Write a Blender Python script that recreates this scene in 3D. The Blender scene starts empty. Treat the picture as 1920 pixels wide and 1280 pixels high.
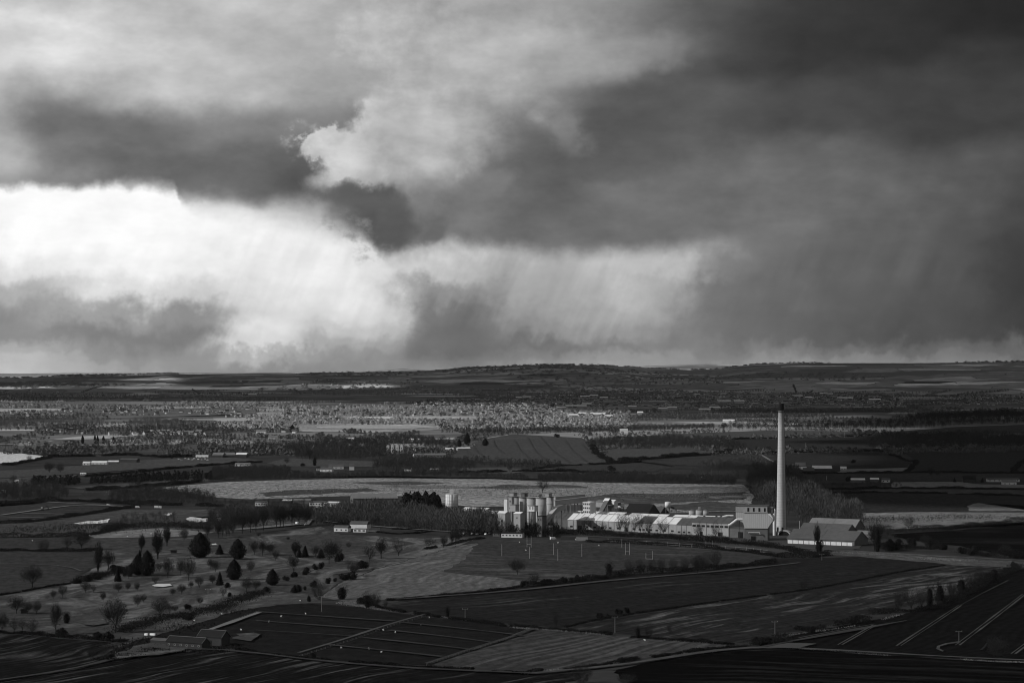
import bpy, bmesh, math, random
import numpy as np
from mathutils import Vector, noise as mnoise

# ------------------------------------------------------------------ camera, light, exposure
scene = bpy.context.scene
COL = scene.collection
W, H, F = 1920.0, 1280.0, 4533.0          # pixel frame of the photograph, focal length in those pixels
CAMH = 160.0                               # eye height above the plain (a chalk escarpment)
HORY = 686.0                               # row of the true horizon
PITCH = math.atan((HORY - H / 2) / F)
cam_d = bpy.data.cameras.new("camera")
cam_d.sensor_width = 36.0
cam_d.lens = 36.0 * F / W
cam_d.clip_start = 1.0
cam_d.clip_end = 120000.0
cam = bpy.data.objects.new("camera", cam_d)
cam.location = (0, 0, CAMH)
cam.rotation_euler = (math.pi / 2 + PITCH, 0, 0)
COL.objects.link(cam)
scene.camera = cam

SUN_EL, SUN_AZ = 30.0, -104.0              # degrees; azimuth clockwise from the view direction (left, a little behind)
SUN_STRENGTH = 4.0
SKY_STRENGTH = 0.1
HAZE_DENSITY = 0.30e-5
scene.view_settings.view_transform = 'Standard'
scene.view_settings.look = 'None'
scene.view_settings.exposure = 0.0
scene.view_settings.gamma = 1.0
scene.view_settings.use_curve_mapping = False
try:
    scene.cycles.use_denoising = True
    scene.cycles.denoising_prefilter = 'ACCURATE'
    scene.cycles.denoising_input_passes = 'RGB_ALBEDO_NORMAL'
    scene.cycles.denoiser = 'OPENIMAGEDENOISE'
    scene.cycles.max_bounces = 4
    scene.cycles.diffuse_bounces = 2
    scene.cycles.glossy_bounces = 2
    scene.cycles.volume_bounces = 0
    scene.cycles.transparent_max_bounces = 8
    scene.cycles.sample_clamp_indirect = 4.0
    scene.render.film_filter_size = 1.2
except Exception:
    pass
try:
    scene.cycles.pixel_filter_type = 'BLACKMAN_HARRIS'
    scene.cycles.filter_width = 1.05
except Exception:
    pass

sun_d = bpy.data.lights.new("sun", 'SUN')
sun_d.energy = SUN_STRENGTH
sun_d.angle = math.radians(0.5)
sun_d.color = (1.0, 1.0, 1.0)              # the photograph is black and white
sun = bpy.data.objects.new("sun", sun_d)
_a, _e = math.radians(SUN_AZ), math.radians(SUN_EL)
SUN_DIR = Vector((math.sin(_a) * math.cos(_e), math.cos(_a) * math.cos(_e), math.sin(_e)))   # towards the sun
sun.rotation_euler = SUN_DIR.to_track_quat('Z', 'Y').to_euler()
sun.location = SUN_DIR * 500
COL.objects.link(sun)


class NT:
    """small helper round a node tree"""
    def __init__(s, tree):
        s.t = tree
        s.n = tree.nodes
        s.l = tree.links

    def put(s, sock, v):
        if isinstance(v, bpy.types.NodeSocket):
            s.l.new(v, sock)
        elif v is not None:
            sock.default_value = v

    def m(s, op, a, b=None, c=None, clamp=False):
        n = s.n.new('ShaderNodeMath')
        n.operation = op
        n.use_clamp = clamp
        s.put(n.inputs[0], a)
        if b is not None:
            s.put(n.inputs[1], b)
        if c is not None:
            s.put(n.inputs[2], c)
        return n.outputs[0]

    def add(s, a, b): return s.m('ADD', a, b)
    def sub(s, a, b): return s.m('SUBTRACT', a, b)
    def mul(s, a, b): return s.m('MULTIPLY', a, b)

    def xyz(s, x, y, z=0.0):
        n = s.n.new('ShaderNodeCombineXYZ')
        s.put(n.inputs[0], x); s.put(n.inputs[1], y); s.put(n.inputs[2], z)
        return n.outputs[0]

    def sep(s, v):
        n = s.n.new('ShaderNodeSeparateXYZ')
        s.put(n.inputs[0], v)
        return n.outputs

    def ss(s, v, lo, hi, a=0.0, b=1.0, kind='SMOOTHSTEP'):
        n = s.n.new('ShaderNodeMapRange')
        n.interpolation_type = kind
        n.clamp = True if kind == 'LINEAR' else n.clamp
        s.put(n.inputs['Value'], v)
        s.put(n.inputs['From Min'], lo); s.put(n.inputs['From Max'], hi)
        s.put(n.inputs['To Min'], a); s.put(n.inputs['To Max'], b)
        return n.outputs[0]

    def noise(s, vec, scale=1.0, detail=4.0, rough=0.5, lac=2.0, dist=0.0, dims='3D'):
        n = s.n.new('ShaderNodeTexNoise')
        n.noise_dimensions = dims
        s.put(n.inputs['Vector'], vec)
        s.put(n.inputs['Scale'], scale); s.put(n.inputs['Detail'], detail)
        s.put(n.inputs['Roughness'], rough); s.put(n.inputs['Lacunarity'], lac)
        s.put(n.inputs['Distortion'], dist)
        return n.outputs[0]

    def mixf(s, f, a, b):
        n = s.n.new('ShaderNodeMix')
        n.data_type = 'FLOAT'
        s.put(n.inputs[0], f); s.put(n.inputs[2], a); s.put(n.inputs[3], b)
        return n.outputs[0]

    def curve(s, v, pts):
        """float curve through (x, y) points, x and y both 0..1"""
        n = s.n.new('ShaderNodeFloatCurve')
        c = n.mapping.curves[0]
        while len(c.points) > 2:
            c.points.remove(c.points[1])
        c.points[0].location = pts[0]
        c.points[1].location = pts[-1]
        for p in pts[1:-1]:
            c.points.new(p[0], p[1])
        for p in c.points:
            p.handle_type = 'AUTO'
        n.mapping.use_clip = False
        n.mapping.update()
        s.put(n.inputs['Value'], v)
        return n.outputs[0]


def lin(v):
    """display grey 0..255 to linear"""
    c = v / 255.0
    return c / 12.92 if c <= 0.04045 else ((c + 0.055) / 1.055) ** 2.4


# ------------------------------------------------------------------ world: physical sky behind a full deck of storm cloud
world = bpy.data.worlds.new("World")
scene.world = world
world.use_nodes = True
wt = NT(world.node_tree)
wt.n.clear()
tc = wt.n.new('ShaderNodeTexCoord')
X, Y, Z = wt.sep(tc.outputs['Generated'])
# azimuth and elevation of the direction, both in units of 1/4533 rad
AZ = wt.mul(wt.m('ARCTAN2', X, Y), F)
hyp = wt.m('SQRT', wt.add(wt.mul(X, X), wt.mul(Y, Y)))
EL = wt.mul(wt.m('ARCTAN2', Z, hyp), F)

SKY_COLS = [0, 120, 240, 360, 480, 600, 720, 840, 960, 1080, 1200, 1320, 1440, 1560, 1680, 1800, 1920]
# brightness of the cloud deck above the ragged base (display greys along the azimuth, one row per elevation)
UPPER = [
 (-120, [175,180,182,184,184,178,172,166,158,146,126,100,76,62,56,48,44]),
 (0, [186,190,192,192,190,182,176,172,164,150,128,98,72,58,54,46,42]),
 (60, [222,214,196,184,178,168,166,170,168,152,120,92,72,62,56,48,46]),
 (120, [204,216,205,190,180,170,164,174,178,160,120,82,64,58,56,58,56]),
 (180, [180,160,182,190,182,172,158,160,150,121,91,82,76,71,63,60,65]),
 (240, [160,112,112,122,128,132,120,130,128,103,87,85,83,74,67,67,69]),
 (300, [176,128,112,100,98,100,100,112,100,110,101,98,96,94,91,89,79]),
 (350, [150,128,126,132,96,84,90,110,108,115,108,108,108,101,98,91,73]),
 (400, [170,170,180,200,190,160,84,96,108,112,110,110,112,103,96,87,67]),
 (450, [200,200,210,225,215,190,92,104,104,112,110,116,112,103,94,85,65]),
 (520, [170,170,170,170,170,130,110,110,110,116,116,119,110,101,92,83,63]),
]
# brightness of the lit rain curtain below the base
LOWER = [
 (340, [252,254,254,252,246,236,214,200,190,186,190,160,112,101,95,88,66]),
 (400, [250,254,254,252,246,238,220,206,196,190,196,158,112,101,95,88,66]),
 (460, [240,250,252,248,242,236,226,212,186,180,192,170,114,101,92,84,64]),
 (510, [215,232,244,238,234,232,222,192,172,176,186,140,112,99,90,81,63]),
 (550, [166,196,218,208,222,228,212,138,160,172,170,116,108,95,88,79,62]),
 (590, [136,158,152,140,208,216,200,112,146,160,158,112,103,90,84,77,62]),
 (625, [140,130,124,124,226,198,186,106,132,146,142,114,103,88,81,77,66]),
 (655, [170,156,138,142,216,172,156,108,112,118,126,124,123,110,101,101,101]),
 (675, [184,172,152,142,176,148,142,118,124,138,146,136,139,130,123,114,123]),
 (700, [190,176,162,144,136,134,134,134,146,156,150,142,143,134,128,121,128]),
]


def grid_layer(u, v, rows):
    """smooth surface through rows of greys: a curve along the azimuth per row, blended over the elevation"""
    out = None
    prev = None
    for (y, vals) in rows:
        e = HORY - y
        vals = [x / 255.0 for x in vals]
        # beyond the frame the deck evens out towards one grey
        pts = [(0.0, 0.45)] + [(0.25 + 0.5 * c / 1920.0, q) for c, q in zip(SKY_COLS, vals)] + [(1.0, 0.33)]
        cv = wt.curve(u, pts)
        if out is None:
            out = cv
        else:
            t = wt.ss(v, HORY - prev, e, 0.0, 1.0, 'SMOOTHSTEP')
            out = wt.mixf(t, out, cv)
        prev = y
    return out


P0 = wt.xyz(wt.mul(AZ, 0.01), wt.mul(EL, 0.01), 0.0)          # 1 unit = 100 px


def warp(scale, amp, seed, detail=5.0, rough=0.55, sx=1.0, sy=1.0):
    a = wt.noise(wt.xyz(wt.mul(AZ, 0.01 * sx), wt.mul(EL, 0.01 * sy), seed), scale, detail, rough)
    return wt.mul(wt.sub(a, 0.5), amp)


wu = wt.add(warp(0.45, 150, 1.3, 6, 0.6), 0.0)
wv = wt.add(warp(0.45, 90, 7.7, 6, 0.6), 0.0)
U = wt.add(AZ, wu)
V = wt.add(EL, wv)
un = wt.add(wt.mul(U, 0.5 / 1920.0), 0.5)                      # frame = 0.25..0.75
upper = grid_layer(un, V, [(y, v) for y, v in UPPER][::-1])
# the rain curtain keeps its verticals: warped along the azimuth by a noise stretched along the fall of the rain
slant = wt.add(AZ, wt.mul(EL, -0.45))
streak = wt.noise(wt.xyz(wt.mul(slant, 0.01), wt.mul(EL, 0.0018), 3.1), 1.7, 4, 0.5)
streak2 = wt.noise(wt.xyz(wt.mul(slant, 0.01), wt.mul(EL, 0.0030), 9.1), 4.5, 3, 0.5)
Ul = wt.add(AZ, wt.add(wt.mul(wt.sub(streak, 0.5), wt.ss(EL, 60, 260, 90.0, 26.0)), warp(0.8, 170, 5.5, 8, 0.62)))
Vl = wt.add(EL, wt.add(wt.mul(wt.sub(streak, 0.5), wt.ss(AZ, -700, 100, 14.0, 60.0)), warp(0.8, 150, 2.2, 8, 0.62)))
unl = wt.add(wt.mul(Ul, 0.5 / 1920.0), 0.5)
lower = grid_layer(unl, Vl, [(y, v) for y, v in LOWER][::-1])

# ragged base of the deck
BASE = [(-400, 362), (0, 362), (90, 356), (180, 352), (328, 354), (346, 380), (420, 402), (520, 414), (600, 424), (660, 432),
        (700, 446), (722, 472), (745, 470), (790, 446), (830, 438), (880, 452), (960, 464), (1050, 472), (1130, 470),
        (1200, 470), (1290, 464), (1360, 456), (1440, 450), (1920, 450), (2300, 450)]
bpts = [((x + 480) / 2880.0, 1 - y / 1280.0) for x, y in BASE]
ub = wt.m('MULTIPLY_ADD', wt.add(AZ, warp(1.6, 46, 4.4, 6, 0.62)), 1 / 2880.0, (960 + 480) / 2880.0, clamp=True)
base_el = wt.add(wt.mul(wt.curve(ub, [(0.0, bpts[0][1])] + bpts[1:-1] + [(1.0, bpts[-1][1])]), 1280.0), HORY - 1280.0)
edge_n = wt.add(warp(2.2, 34, 8.8, 8, 0.66), warp(0.7, 26, 6.1, 3, 0.5))
soft = wt.add(wt.ss(AZ, -960, 420, 12.0, 26.0), wt.mul(wt.mul(wt.ss(AZ, -620, -560), wt.sub(1.0, wt.ss(AZ, -330, -260))), 16.0))
dd = wt.m('DIVIDE', wt.add(wt.sub(EL, base_el), edge_n), soft)
mask_up = wt.ss(dd, -1.0, 1.0)
lum = wt.mixf(mask_up, lower, upper)




def blob(cx, cy, rx, ry, rot=0.0, u=None, v=None):
    """1 at the centre falling to 0 at the rim (pixel coordinates of the direction)"""
    u = u if u is not None else AZ
    v = v if v is not None else EL
    du = wt.sub(u, cx - 960.0)
    dv = wt.sub(v, HORY - cy)
    c, s = math.cos(math.radians(rot)), math.sin(math.radians(rot))
    a = wt.mul(wt.add(wt.mul(du, c), wt.mul(dv, s)), 1.0 / rx)
    b = wt.mul(wt.sub(wt.mul(dv, c), wt.mul(du, s)), 1.0 / ry)
    r = wt.m('SQRT', wt.add(wt.mul(a, a), wt.mul(b, b)))
    return wt.sub(1.0, r)


# bright cumulus in the middle of the frame: union of lobes, crisp ragged rim on its left, soft on its right
cu = wt.add(AZ, wt.add(warp(1.1, 120, 11.3, 8, 0.62), 0))
cvv = wt.add(EL, wt.add(warp(1.1, 120, 14.9, 8, 0.62), 0))
CUM = [(820, 60, 200, 160, 10), (760, 230, 110, 110, 0), (870, 220, 190, 130, -15), (690, 300, 110, 62, -8),
       (600, 270, 46, 26, 25), (810, 320, 130, 66, -20), (1040, 90, 260, 100, 12), (960, 170, 150, 90, 0),
       (900, 390, 120, 60, -10), (1020, 235, 70, 50, -40), (1190, 110, 150, 50, 14)]
cm = None
for (cx, cy, rx, ry, rot) in CUM:
    b = blob(cx, cy, rx, ry, rot, cu, cvv)
    cm = b if cm is None else wt.m('SMOOTH_MAX', cm, b, 0.2)
cm = wt.add(cm, warp(2.0, 0.62, 61.0, 8, 0.56))
rim = wt.ss(AZ, -300, 0, 0.30, 1.05)
cmask = wt.ss(wt.m('DIVIDE', cm, rim), 0.0, 1.0)
cnoise = wt.noise(wt.xyz(wt.mul(AZ, 0.01), wt.mul(EL, 0.01), 21.0), 1.5, 7, 0.6)
clum_base = wt.curve(wt.add(wt.mul(wt.add(AZ, wu), 1 / 1920.0), 0.5),
                     [(0, .7), (0.28, 0.74), (0.33, 0.80), (0.37, 0.76), (0.44, 0.70), (0.50, 0.65), (0.56, 0.58), (0.62, 0.50), (0.70, .38), (1, .3)])
vfade = wt.ss(wt.add(EL, warp(1.0, 80, 66.0, 5, 0.6)), HORY - 410, HORY - 300, 0.62, 1.0)
vfade2 = wt.ss(EL, HORY - 120, HORY + 30, 1.0, 0.88)
clum = wt.mul(wt.mul(wt.mul(clum_base, vfade), vfade2), wt.add(0.78, wt.mul(cnoise, 0.42)))
lum = wt.mixf(wt.mul(cmask, 0.93), lum, clum)

# folds of shade and light in the cumulus and the deck right of it
su_ = wt.add(AZ, warp(0.9, 150, 81.3, 6, 0.6))
sv_ = wt.add(EL, warp(0.9, 110, 84.9, 6, 0.6))
SOFT = [(1040, 330, 190, 70, 12, 0.36, 0.75), (1010, 265, 80, 45, -20, 0.42, 0.8), (1250, 235, 260, 80, 12, 0.35, 0.8), (850, 415, 130, 52, 18, 0.47, 0.75),
        (905, 345, 70, 22, 10, 0.46, 0.8), (640, 320, 70, 36, 30, 0.80, 0.8), (800, 260, 110, 60, -30, 0.76, 0.6), (960, 95, 150, 50, 5, 0.70, 0.5),
        (1170, 110, 150, 42, 12, 0.60, 0.5), (1060, 245, 40, 60, 35, 0.52, 0.7), (790, 370, 60, 40, 20, 0.58, 0.6), (640, 150, 120, 40, 0, 0.60, 0.5),
        (1100, 380, 180, 30, 8, 0.42, 0.5), (1400, 330, 260, 60, 10, 0.43, 0.5), (1150, 425, 220, 36, 0, 0.41, 0.6), (330, 330, 240, 34, -6, 0.38, 0.6),
        (260, 250, 200, 30, -8, 0.42, 0.5), (120, 130, 160, 50, 0, 0.84, 0.5), (430, 60, 200, 40, 5, 0.66, 0.4), (1640, 190, 260, 60, 6, 0.29, 0.5), (1700, 60, 300, 70, 0, 0.20, 0.5)]
for (cx, cy, rx, ry, rot, g, k) in SOFT:
    b = blob(cx, cy, rx * 1.35, ry * 1.35, rot, su_, sv_)
    lum = wt.mixf(wt.mul(wt.ss(b, 0.0, 0.75), k), lum, g)

# dark scud below the cumulus and torn wisps against the white gap
DARK = [(736, 410, 56, 78, 10, 0.36), (676, 368, 110, 30, -8, 0.36), (815, 428, 60, 30, 24, 0.40)]
du_ = wt.add(AZ, warp(1.8, 80, 31.3, 8, 0.6))
dv_ = wt.add(EL, warp(1.8, 80, 34.9, 8, 0.6))
for (cx, cy, rx, ry, rot, g) in DARK:
    b = blob(cx, cy, rx, ry, rot, du_, dv_)
    lum = wt.mixf(wt.ss(b, 0.0, 0.72, 0.0, 0.9), lum, g)
wn = wt.noise(wt.xyz(wt.mul(AZ, 0.01), wt.mul(EL, 0.013), 40.0), 3.6, 8, 0.62)
for (cx, cy, rx, ry, rot, g, k) in [(655, 428, 70, 40, -5, 0.52, .8), (700, 470, 46, 26, 20, 0.6, .7), (575, 265, 60, 42, 10, 0.80, .75)]:
    b = blob(cx, cy, rx, ry, rot, du_, dv_)
    w_ = wt.mul(wt.ss(b, 0.0, 0.7), wt.ss(wn, 0.43, 0.66))
    lum = wt.mixf(wt.mul(w_, k), lum, g)

# rain streaks in the curtain, mottling in the deck
spatch = wt.noise(wt.xyz(wt.mul(AZ, 0.01), wt.mul(EL, 0.008), 71.0), 0.9, 3, 0.5)
stk = wt.add(wt.mul(wt.sub(streak, 0.5), 0.26), wt.mul(wt.sub(streak2, 0.5), 0.06))
stk = wt.mul(stk, wt.ss(spatch, 0.35, 0.62, 0.25, 1.25))
stk = wt.mul(stk, wt.ss(AZ, -900, 0, 0.35, 1.0))
rain_zone = wt.mul(wt.sub(1.0, wt.ss(EL, 150, 420)), wt.ss(EL, -5, 30, 0.35, 1.0))
right_zone = wt.mul(wt.ss(AZ, 240, 460), wt.sub(1.0, wt.ss(EL, 300, 480)))
rz = wt.m('MAXIMUM', wt.mul(wt.sub(1.0, mask_up), rain_zone), wt.mul(right_zone, 0.45))
lum = wt.mul(lum, wt.add(1.0, wt.mul(stk, rz)))
mott = wt.noise(wt.xyz(wt.mul(AZ, 0.005), wt.mul(EL, 0.010), 51.0), 1.6, 8, 0.58)
lum = wt.mul(lum, wt.add(1.0, wt.mul(wt.sub(mott, 0.5), wt.mixf(mask_up, 0.20, 0.42))))
# away from the view the deck goes on as broken grey cloud
far_n = wt.noise(tc.outputs['Generated'], 2.6, 7, 0.58)
away = wt.m('MAXIMUM', wt.ss(wt.m('ABSOLUTE', AZ), 1500, 4200), wt.ss(EL, 800, 2200))
lum = wt.mixf(away, lum, wt.ss(far_n, 0.3, 0.72, 0.34, 0.74, 'LINEAR'))
lum = wt.m('MAXIMUM', wt.m('MINIMUM', lum, 1.0), 0.05)
cloud_lin = wt.m('POWER', lum, 2.2)
below = wt.ss(EL, -400, -40)
cloud_lin = wt.mul(cloud_lin, wt.mixf(below, 0.15, 1.0))

sky = wt.n.new('ShaderNodeTexSky')
sky.sky_type = 'NISHITA'
sky.sun_disc = False
sky.sun_elevation = math.radians(SUN_EL)
sky.sun_rotation = math.radians(SUN_AZ)
bw = wt.n.new('ShaderNodeRGBToBW')
wt.l.new(sky.outputs[0], bw.inputs[0])
bg_sky = wt.n.new('ShaderNodeBackground')
wt.l.new(bw.outputs[0], bg_sky.inputs[0])
bg_sky.inputs[1].default_value = SKY_STRENGTH
bg_cl = wt.n.new('ShaderNodeBackground')
wt.l.new(cloud_lin, bg_cl.inputs[0])
bg_cl.inputs[1].default_value = 1.0
mixw = wt.n.new('ShaderNodeMixShader')
# thin places in the deck, away from the storm, let a little blue sky through
cover = wt.mixf(away, 1.0, wt.ss(far_n, 0.58, 0.70, 1.0, 0.55))
wt.l.new(cover, mixw.inputs[0])
wt.l.new(bg_sky.outputs[0], mixw.inputs[1])
wt.l.new(bg_cl.outputs[0], mixw.inputs[2])
wo = wt.n.new('ShaderNodeOutputWorld')
wt.l.new(mixw.outputs[0], wo.inputs[0])
world.cycles.sampling_method = 'MANUAL'
world.cycles.sample_map_resolution = 512

# ------------------------------------------------------------------ naming helpers
rng = random.Random(7)
npr = np.random.RandomState(7)


def tag(o, label=None, cat=None, group=None, kind=None):
    if label: o["label"] = label
    if cat: o["category"] = cat
    if group: o["group"] = group
    if kind: o["kind"] = kind
    return o


def empty(name, loc=(0, 0, 0), rz=0.0):
    o = bpy.data.objects.new(name, None)
    o.location = loc
    o.rotation_euler = (0, 0, rz)
    o.empty_display_size = 1.0
    COL.objects.link(o)
    return o


def link_mesh(name, me, parent=None):
    o = bpy.data.objects.new(name, me)
    COL.objects.link(o)
    if parent is not None:
        o.parent = parent
    return o


# ------------------------------------------------------------------ terrain
MAIN_SKY = [(-1500, 712), (-600, 705), (0, 707), (50, 709), (95, 706), (150, 703.5), (240, 703), (325, 700.5), (345, 702), (430, 701), (520, 699.5),
            (620, 698.5), (700, 697.5), (800, 695), (840, 692), (865, 689), (900, 687), (1000, 684.5), (1090, 684.5),
            (1160, 687), (1215, 691), (1290, 693.5), (1350, 692), (1380, 687), (1420, 683.5), (1500, 681), (1600, 681),
            (1700, 681), (1800, 680), (1920, 678), (2600, 684), (3500, 700)]
FAR_SKY = [(-1500, 716), (0, 712), (600, 702), (690, 696.5), (735, 693), (755, 691), (775, 693), (820, 695), (900, 690), (1100, 688),
           (1200, 686.5), (1250, 685), (1325, 682.5), (1400, 684), (1500, 683), (1920, 690), (3500, 704)]
DC, DF = 18000.0, 27000.0
_mx = np.array([p[0] for p in MAIN_SKY], float); _my = np.array([p[1] for p in MAIN_SKY], float)
_fx = np.array([p[0] for p in FAR_SKY], float); _fy = np.array([p[1] for p in FAR_SKY], float)


def sm(t):
    t = np.clip(t, 0, 1)
    return t * t * (3 - 2 * t)


def height(x, y):
    x = np.asarray(x, float); y = np.asarray(y, float)
    D = np.hypot(x, y)
    px = np.arctan2(x, y) * F + W / 2
    zc = CAMH + (HORY - np.interp(px, _mx, _my)) / F * DC
    zf = CAMH + (HORY - np.interp(px, _fx, _fy)) / F * DF
    z = np.maximum(0.0, 156.0 - 0.27 * D)
    t = (D - 13300.0) / (DC - 13300.0)
    lump = 9 * np.sin(x / 900.0 + 1.3 + y / 2300.0) * np.sin(y / 800.0) + 5 * np.sin(x / 330.0 + y / 510.0) + 2.5 * np.sin(x / 140.0 - y / 300.0) * np.sin(x / 97.0)
    rise = zc * sm(t) ** 0.92 + lump * np.sin(np.pi * np.clip(t, 0, 1)) ** 1.0
    back = np.where(D > DC, zc * (1 - 0.55 * sm((D - DC) / 4000.0)), rise)
    far = zf * sm((D - 21500.0) / (DF - 21500.0))
    far = np.where(D > DF, zf - (D - DF) * 0.01, far)
    z = z + np.maximum(back, 0)
    return np.where(D > 21000, np.maximum(z, far), z)


def ray(px, py):
    """direction of a pixel of the photograph"""
    cp, sp = math.cos(PITCH), math.sin(PITCH)
    fx, fy, fz = 0.0, cp, sp
    ux, uy, uz = 0.0, -sp, cp
    a, b = px - W / 2, H / 2 - py
    return (a, cp * F + uy * b, sp * F + uz * b)


def G(px, py):
    """point of the ground seen at a pixel"""
    dx, dy, dz = ray(px, py)
    t = -CAMH / dz if dz < 0 else 1e9
    if dz < 0 and t * math.hypot(dx, dy) < 12500:
        return Vector((dx * t, dy * t, 0.0))
    n = math.hypot(dx, dy)
    s = np.linspace(12000, 26000, 2801)
    zz = CAMH + dz / n * s
    hh = height(dx / n * s, dy / n * s)
    k = np.argmax(hh >= zz)
    if hh[k] < zz[k]:
        k = len(s) - 1
    return Vector((dx / n * s[k], dy / n * s[k], float(hh[k])))


def ppm(p):
    """metres per photograph pixel at a point"""
    return math.hypot(p.x, p.y) / F


# ------------------------------------------------------------------ materials (the photograph is black and white: greys only)
MATS = {}


def new_mat(name):
    m = bpy.data.materials.new(name)
    m.use_nodes = True
    nt = NT(m.node_tree)
    bsdf = m.node_tree.nodes.get('Principled BSDF')
    bsdf.inputs['Roughness'].default_value = 0.9
    bsdf.inputs['Specular IOR Level'].default_value = 0.0
    bsdf.inputs['Roughness'].default_value = 1.0
    MATS[name] = m
    return m, nt, bsdf


def g3(v):
    return (v, v, v, 1.0)


def pos(nt):
    n = nt.n.new('ShaderNodeNewGeometry')
    return n.outputs['Position']


def objc(nt):
    n = nt.n.new('ShaderNodeTexCoord')
    return n.outputs['Object']


def plain(name, a, var=0.25, scale=0.6, rough=0.9, spec=0.12, metal=0.0, perobj=0.0, coords='o'):
    """weathered surface of grey a, mottled by two noises"""
    m, nt, b = new_mat(name)
    p = objc(nt) if coords == 'o' else pos(nt)
    n1 = nt.noise(p, scale, 5, 0.6)
    n2 = nt.noise(p, scale * 0.13, 3, 0.5)
    k = nt.add(nt.mul(nt.sub(n1, 0.5), var * 2), nt.mul(nt.sub(n2, 0.5), var * 1.6))
    v = nt.mul(nt.add(1.0, k), a)
    if perobj:
        oi = nt.n.new('ShaderNodeObjectInfo')
        v = nt.mul(v, nt.ss(oi.outputs['Random'], 0.0, 1.0, 1 - perobj, 1 + perobj, 'LINEAR'))
    nt.put(b.inputs['Base Color'], v)
    b.inputs['Roughness'].default_value = rough
    b.inputs['Specular IOR Level'].default_value = spec
    b.inputs['Metallic'].default_value = metal
    return m


def streaked(name, a, px_dir, contrast=0.5, pale=0.10, pale_amt=0.5, across=9.0, along=140.0, furrow=0.0, furrow_w=3.0, fine=0.6, seed=0.0):
    """field surface: base grey a, pale drifts drawn out along the working direction, fine furrows"""
    m, nt, b = new_mat(name)
    A, B = G(*px_dir[0]), G(*px_dir[1])
    ang = math.atan2(B.y - A.y, B.x - A.x)
    x, y, _ = nt.sep(pos(nt))
    c, s = math.cos(ang), math.sin(ang)
    u = nt.add(nt.mul(x, c), nt.mul(y, s))
    v = nt.sub(nt.mul(y, c), nt.mul(x, s))
    wob = nt.mul(nt.sub(nt.noise(nt.xyz(x, y, seed), 1 / 160.0, 2, 0.5), 0.5), across * 6)
    v2 = nt.add(v, wob)
    n1 = nt.noise(nt.xyz(nt.mul(u, 1 / along), nt.mul(v2, 1 / across), seed), 1.0, 5, 0.62)
    n2 = nt.noise(nt.xyz(nt.mul(u, 0.004), nt.mul(v2, 0.006), seed + 5), 1.0, 3, 0.5)
    drift = nt.ss(nt.add(n1, nt.mul(nt.sub(n2, 0.5), 0.7)), 0.62 - 0.12 * pale_amt, 0.80 - 0.08 * pale_amt)
    val = nt.mixf(drift, a, pale)
    n3 = nt.noise(nt.xyz(nt.mul(u, 0.03), nt.mul(v2, 0.12), seed + 9), 1.0, 5, 0.65)
    val = nt.mul(val, nt.add(1.0, nt.mul(nt.sub(n3, 0.5), contrast * 2)))
    nf = nt.noise(nt.xyz(nt.mul(x, 0.16), nt.mul(y, 0.07), 0.0), 1.0, 5, 0.7)
    val = nt.mul(val, nt.m('MAXIMUM', nt.add(1.0, nt.mul(nt.sub(nf, 0.5), fine * 3.4)), 0.15))
    if furrow:
        w = nt.m('SINE', nt.mul(v2, 2 * math.pi / furrow_w))
        val = nt.mul(val, nt.add(1.0, nt.mul(w, furrow)))
    nt.put(b.inputs['Base Color'], nt.m('MAXIMUM', val, 0.002))
    return m


def patch_mat():
    """ground sheet: near, dark pasture; beyond the works, a patchwork of fields too far away to build singly"""
    m, nt, b = new_mat("ground")
    p = pos(nt)
    x, y, z = nt.sep(p)
    w1 = nt.mul(nt.sub(nt.noise(p, 1 / 700.0, 4, 0.6), 0.5), 260)
    w2 = nt.mul(nt.sub(nt.noise(nt.xyz(y, x, 4.0), 1 / 800.0, 4, 0.6), 0.5), 260)
    q = nt.xyz(nt.mul(nt.add(x, w1), 1 / 360.0), nt.mul(nt.add(y, w2), 1 / 300.0))
    vo = nt.n.new('ShaderNodeTexVoronoi')
    vo.voronoi_dimensions = '2D'
    nt.put(vo.inputs['Vector'], q); vo.inputs['Scale'].default_value = 1.0
    ve = nt.n.new('ShaderNodeTexVoronoi')
    ve.voronoi_dimensions = '2D'; ve.feature = 'DISTANCE_TO_EDGE'
    nt.put(ve.inputs['Vector'], q); ve.inputs['Scale'].default_value = 1.0
    cr = nt.sep(vo.outputs['Color'])
    crop = nt.curve(cr[0], [(0, 0.13), (0.3, 0.17), (0.5, 0.21), (0.72, 0.27), (0.85, 0.36), (1, 0.5)])
    n1 = nt.noise(nt.xyz(nt.mul(x, 0.01), nt.mul(y, 0.01), 2.0), 1.0, 6, 0.65)
    crop = nt.mul(crop, nt.ss(n1, 0.3, 0.7, 0.6, 1.4, 'LINEAR'))
    hedge = nt.ss(ve.outputs['Distance'], 0.006, 0.02)
    far = nt.mixf(nt.ss(y, 12000, 13500), nt.mul(crop, 0.55), crop)  # rain haze put into the colour: hill ground lighter than the plain
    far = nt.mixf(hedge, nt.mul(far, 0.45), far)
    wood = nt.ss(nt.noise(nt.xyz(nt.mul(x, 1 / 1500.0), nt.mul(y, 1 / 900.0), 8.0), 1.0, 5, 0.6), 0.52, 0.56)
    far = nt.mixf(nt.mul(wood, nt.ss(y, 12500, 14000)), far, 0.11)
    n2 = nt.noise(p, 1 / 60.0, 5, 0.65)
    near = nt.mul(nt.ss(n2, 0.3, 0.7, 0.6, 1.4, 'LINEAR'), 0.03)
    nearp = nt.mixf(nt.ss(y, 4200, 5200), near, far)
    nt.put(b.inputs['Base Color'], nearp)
    return m


GROUND = patch_mat()


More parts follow.
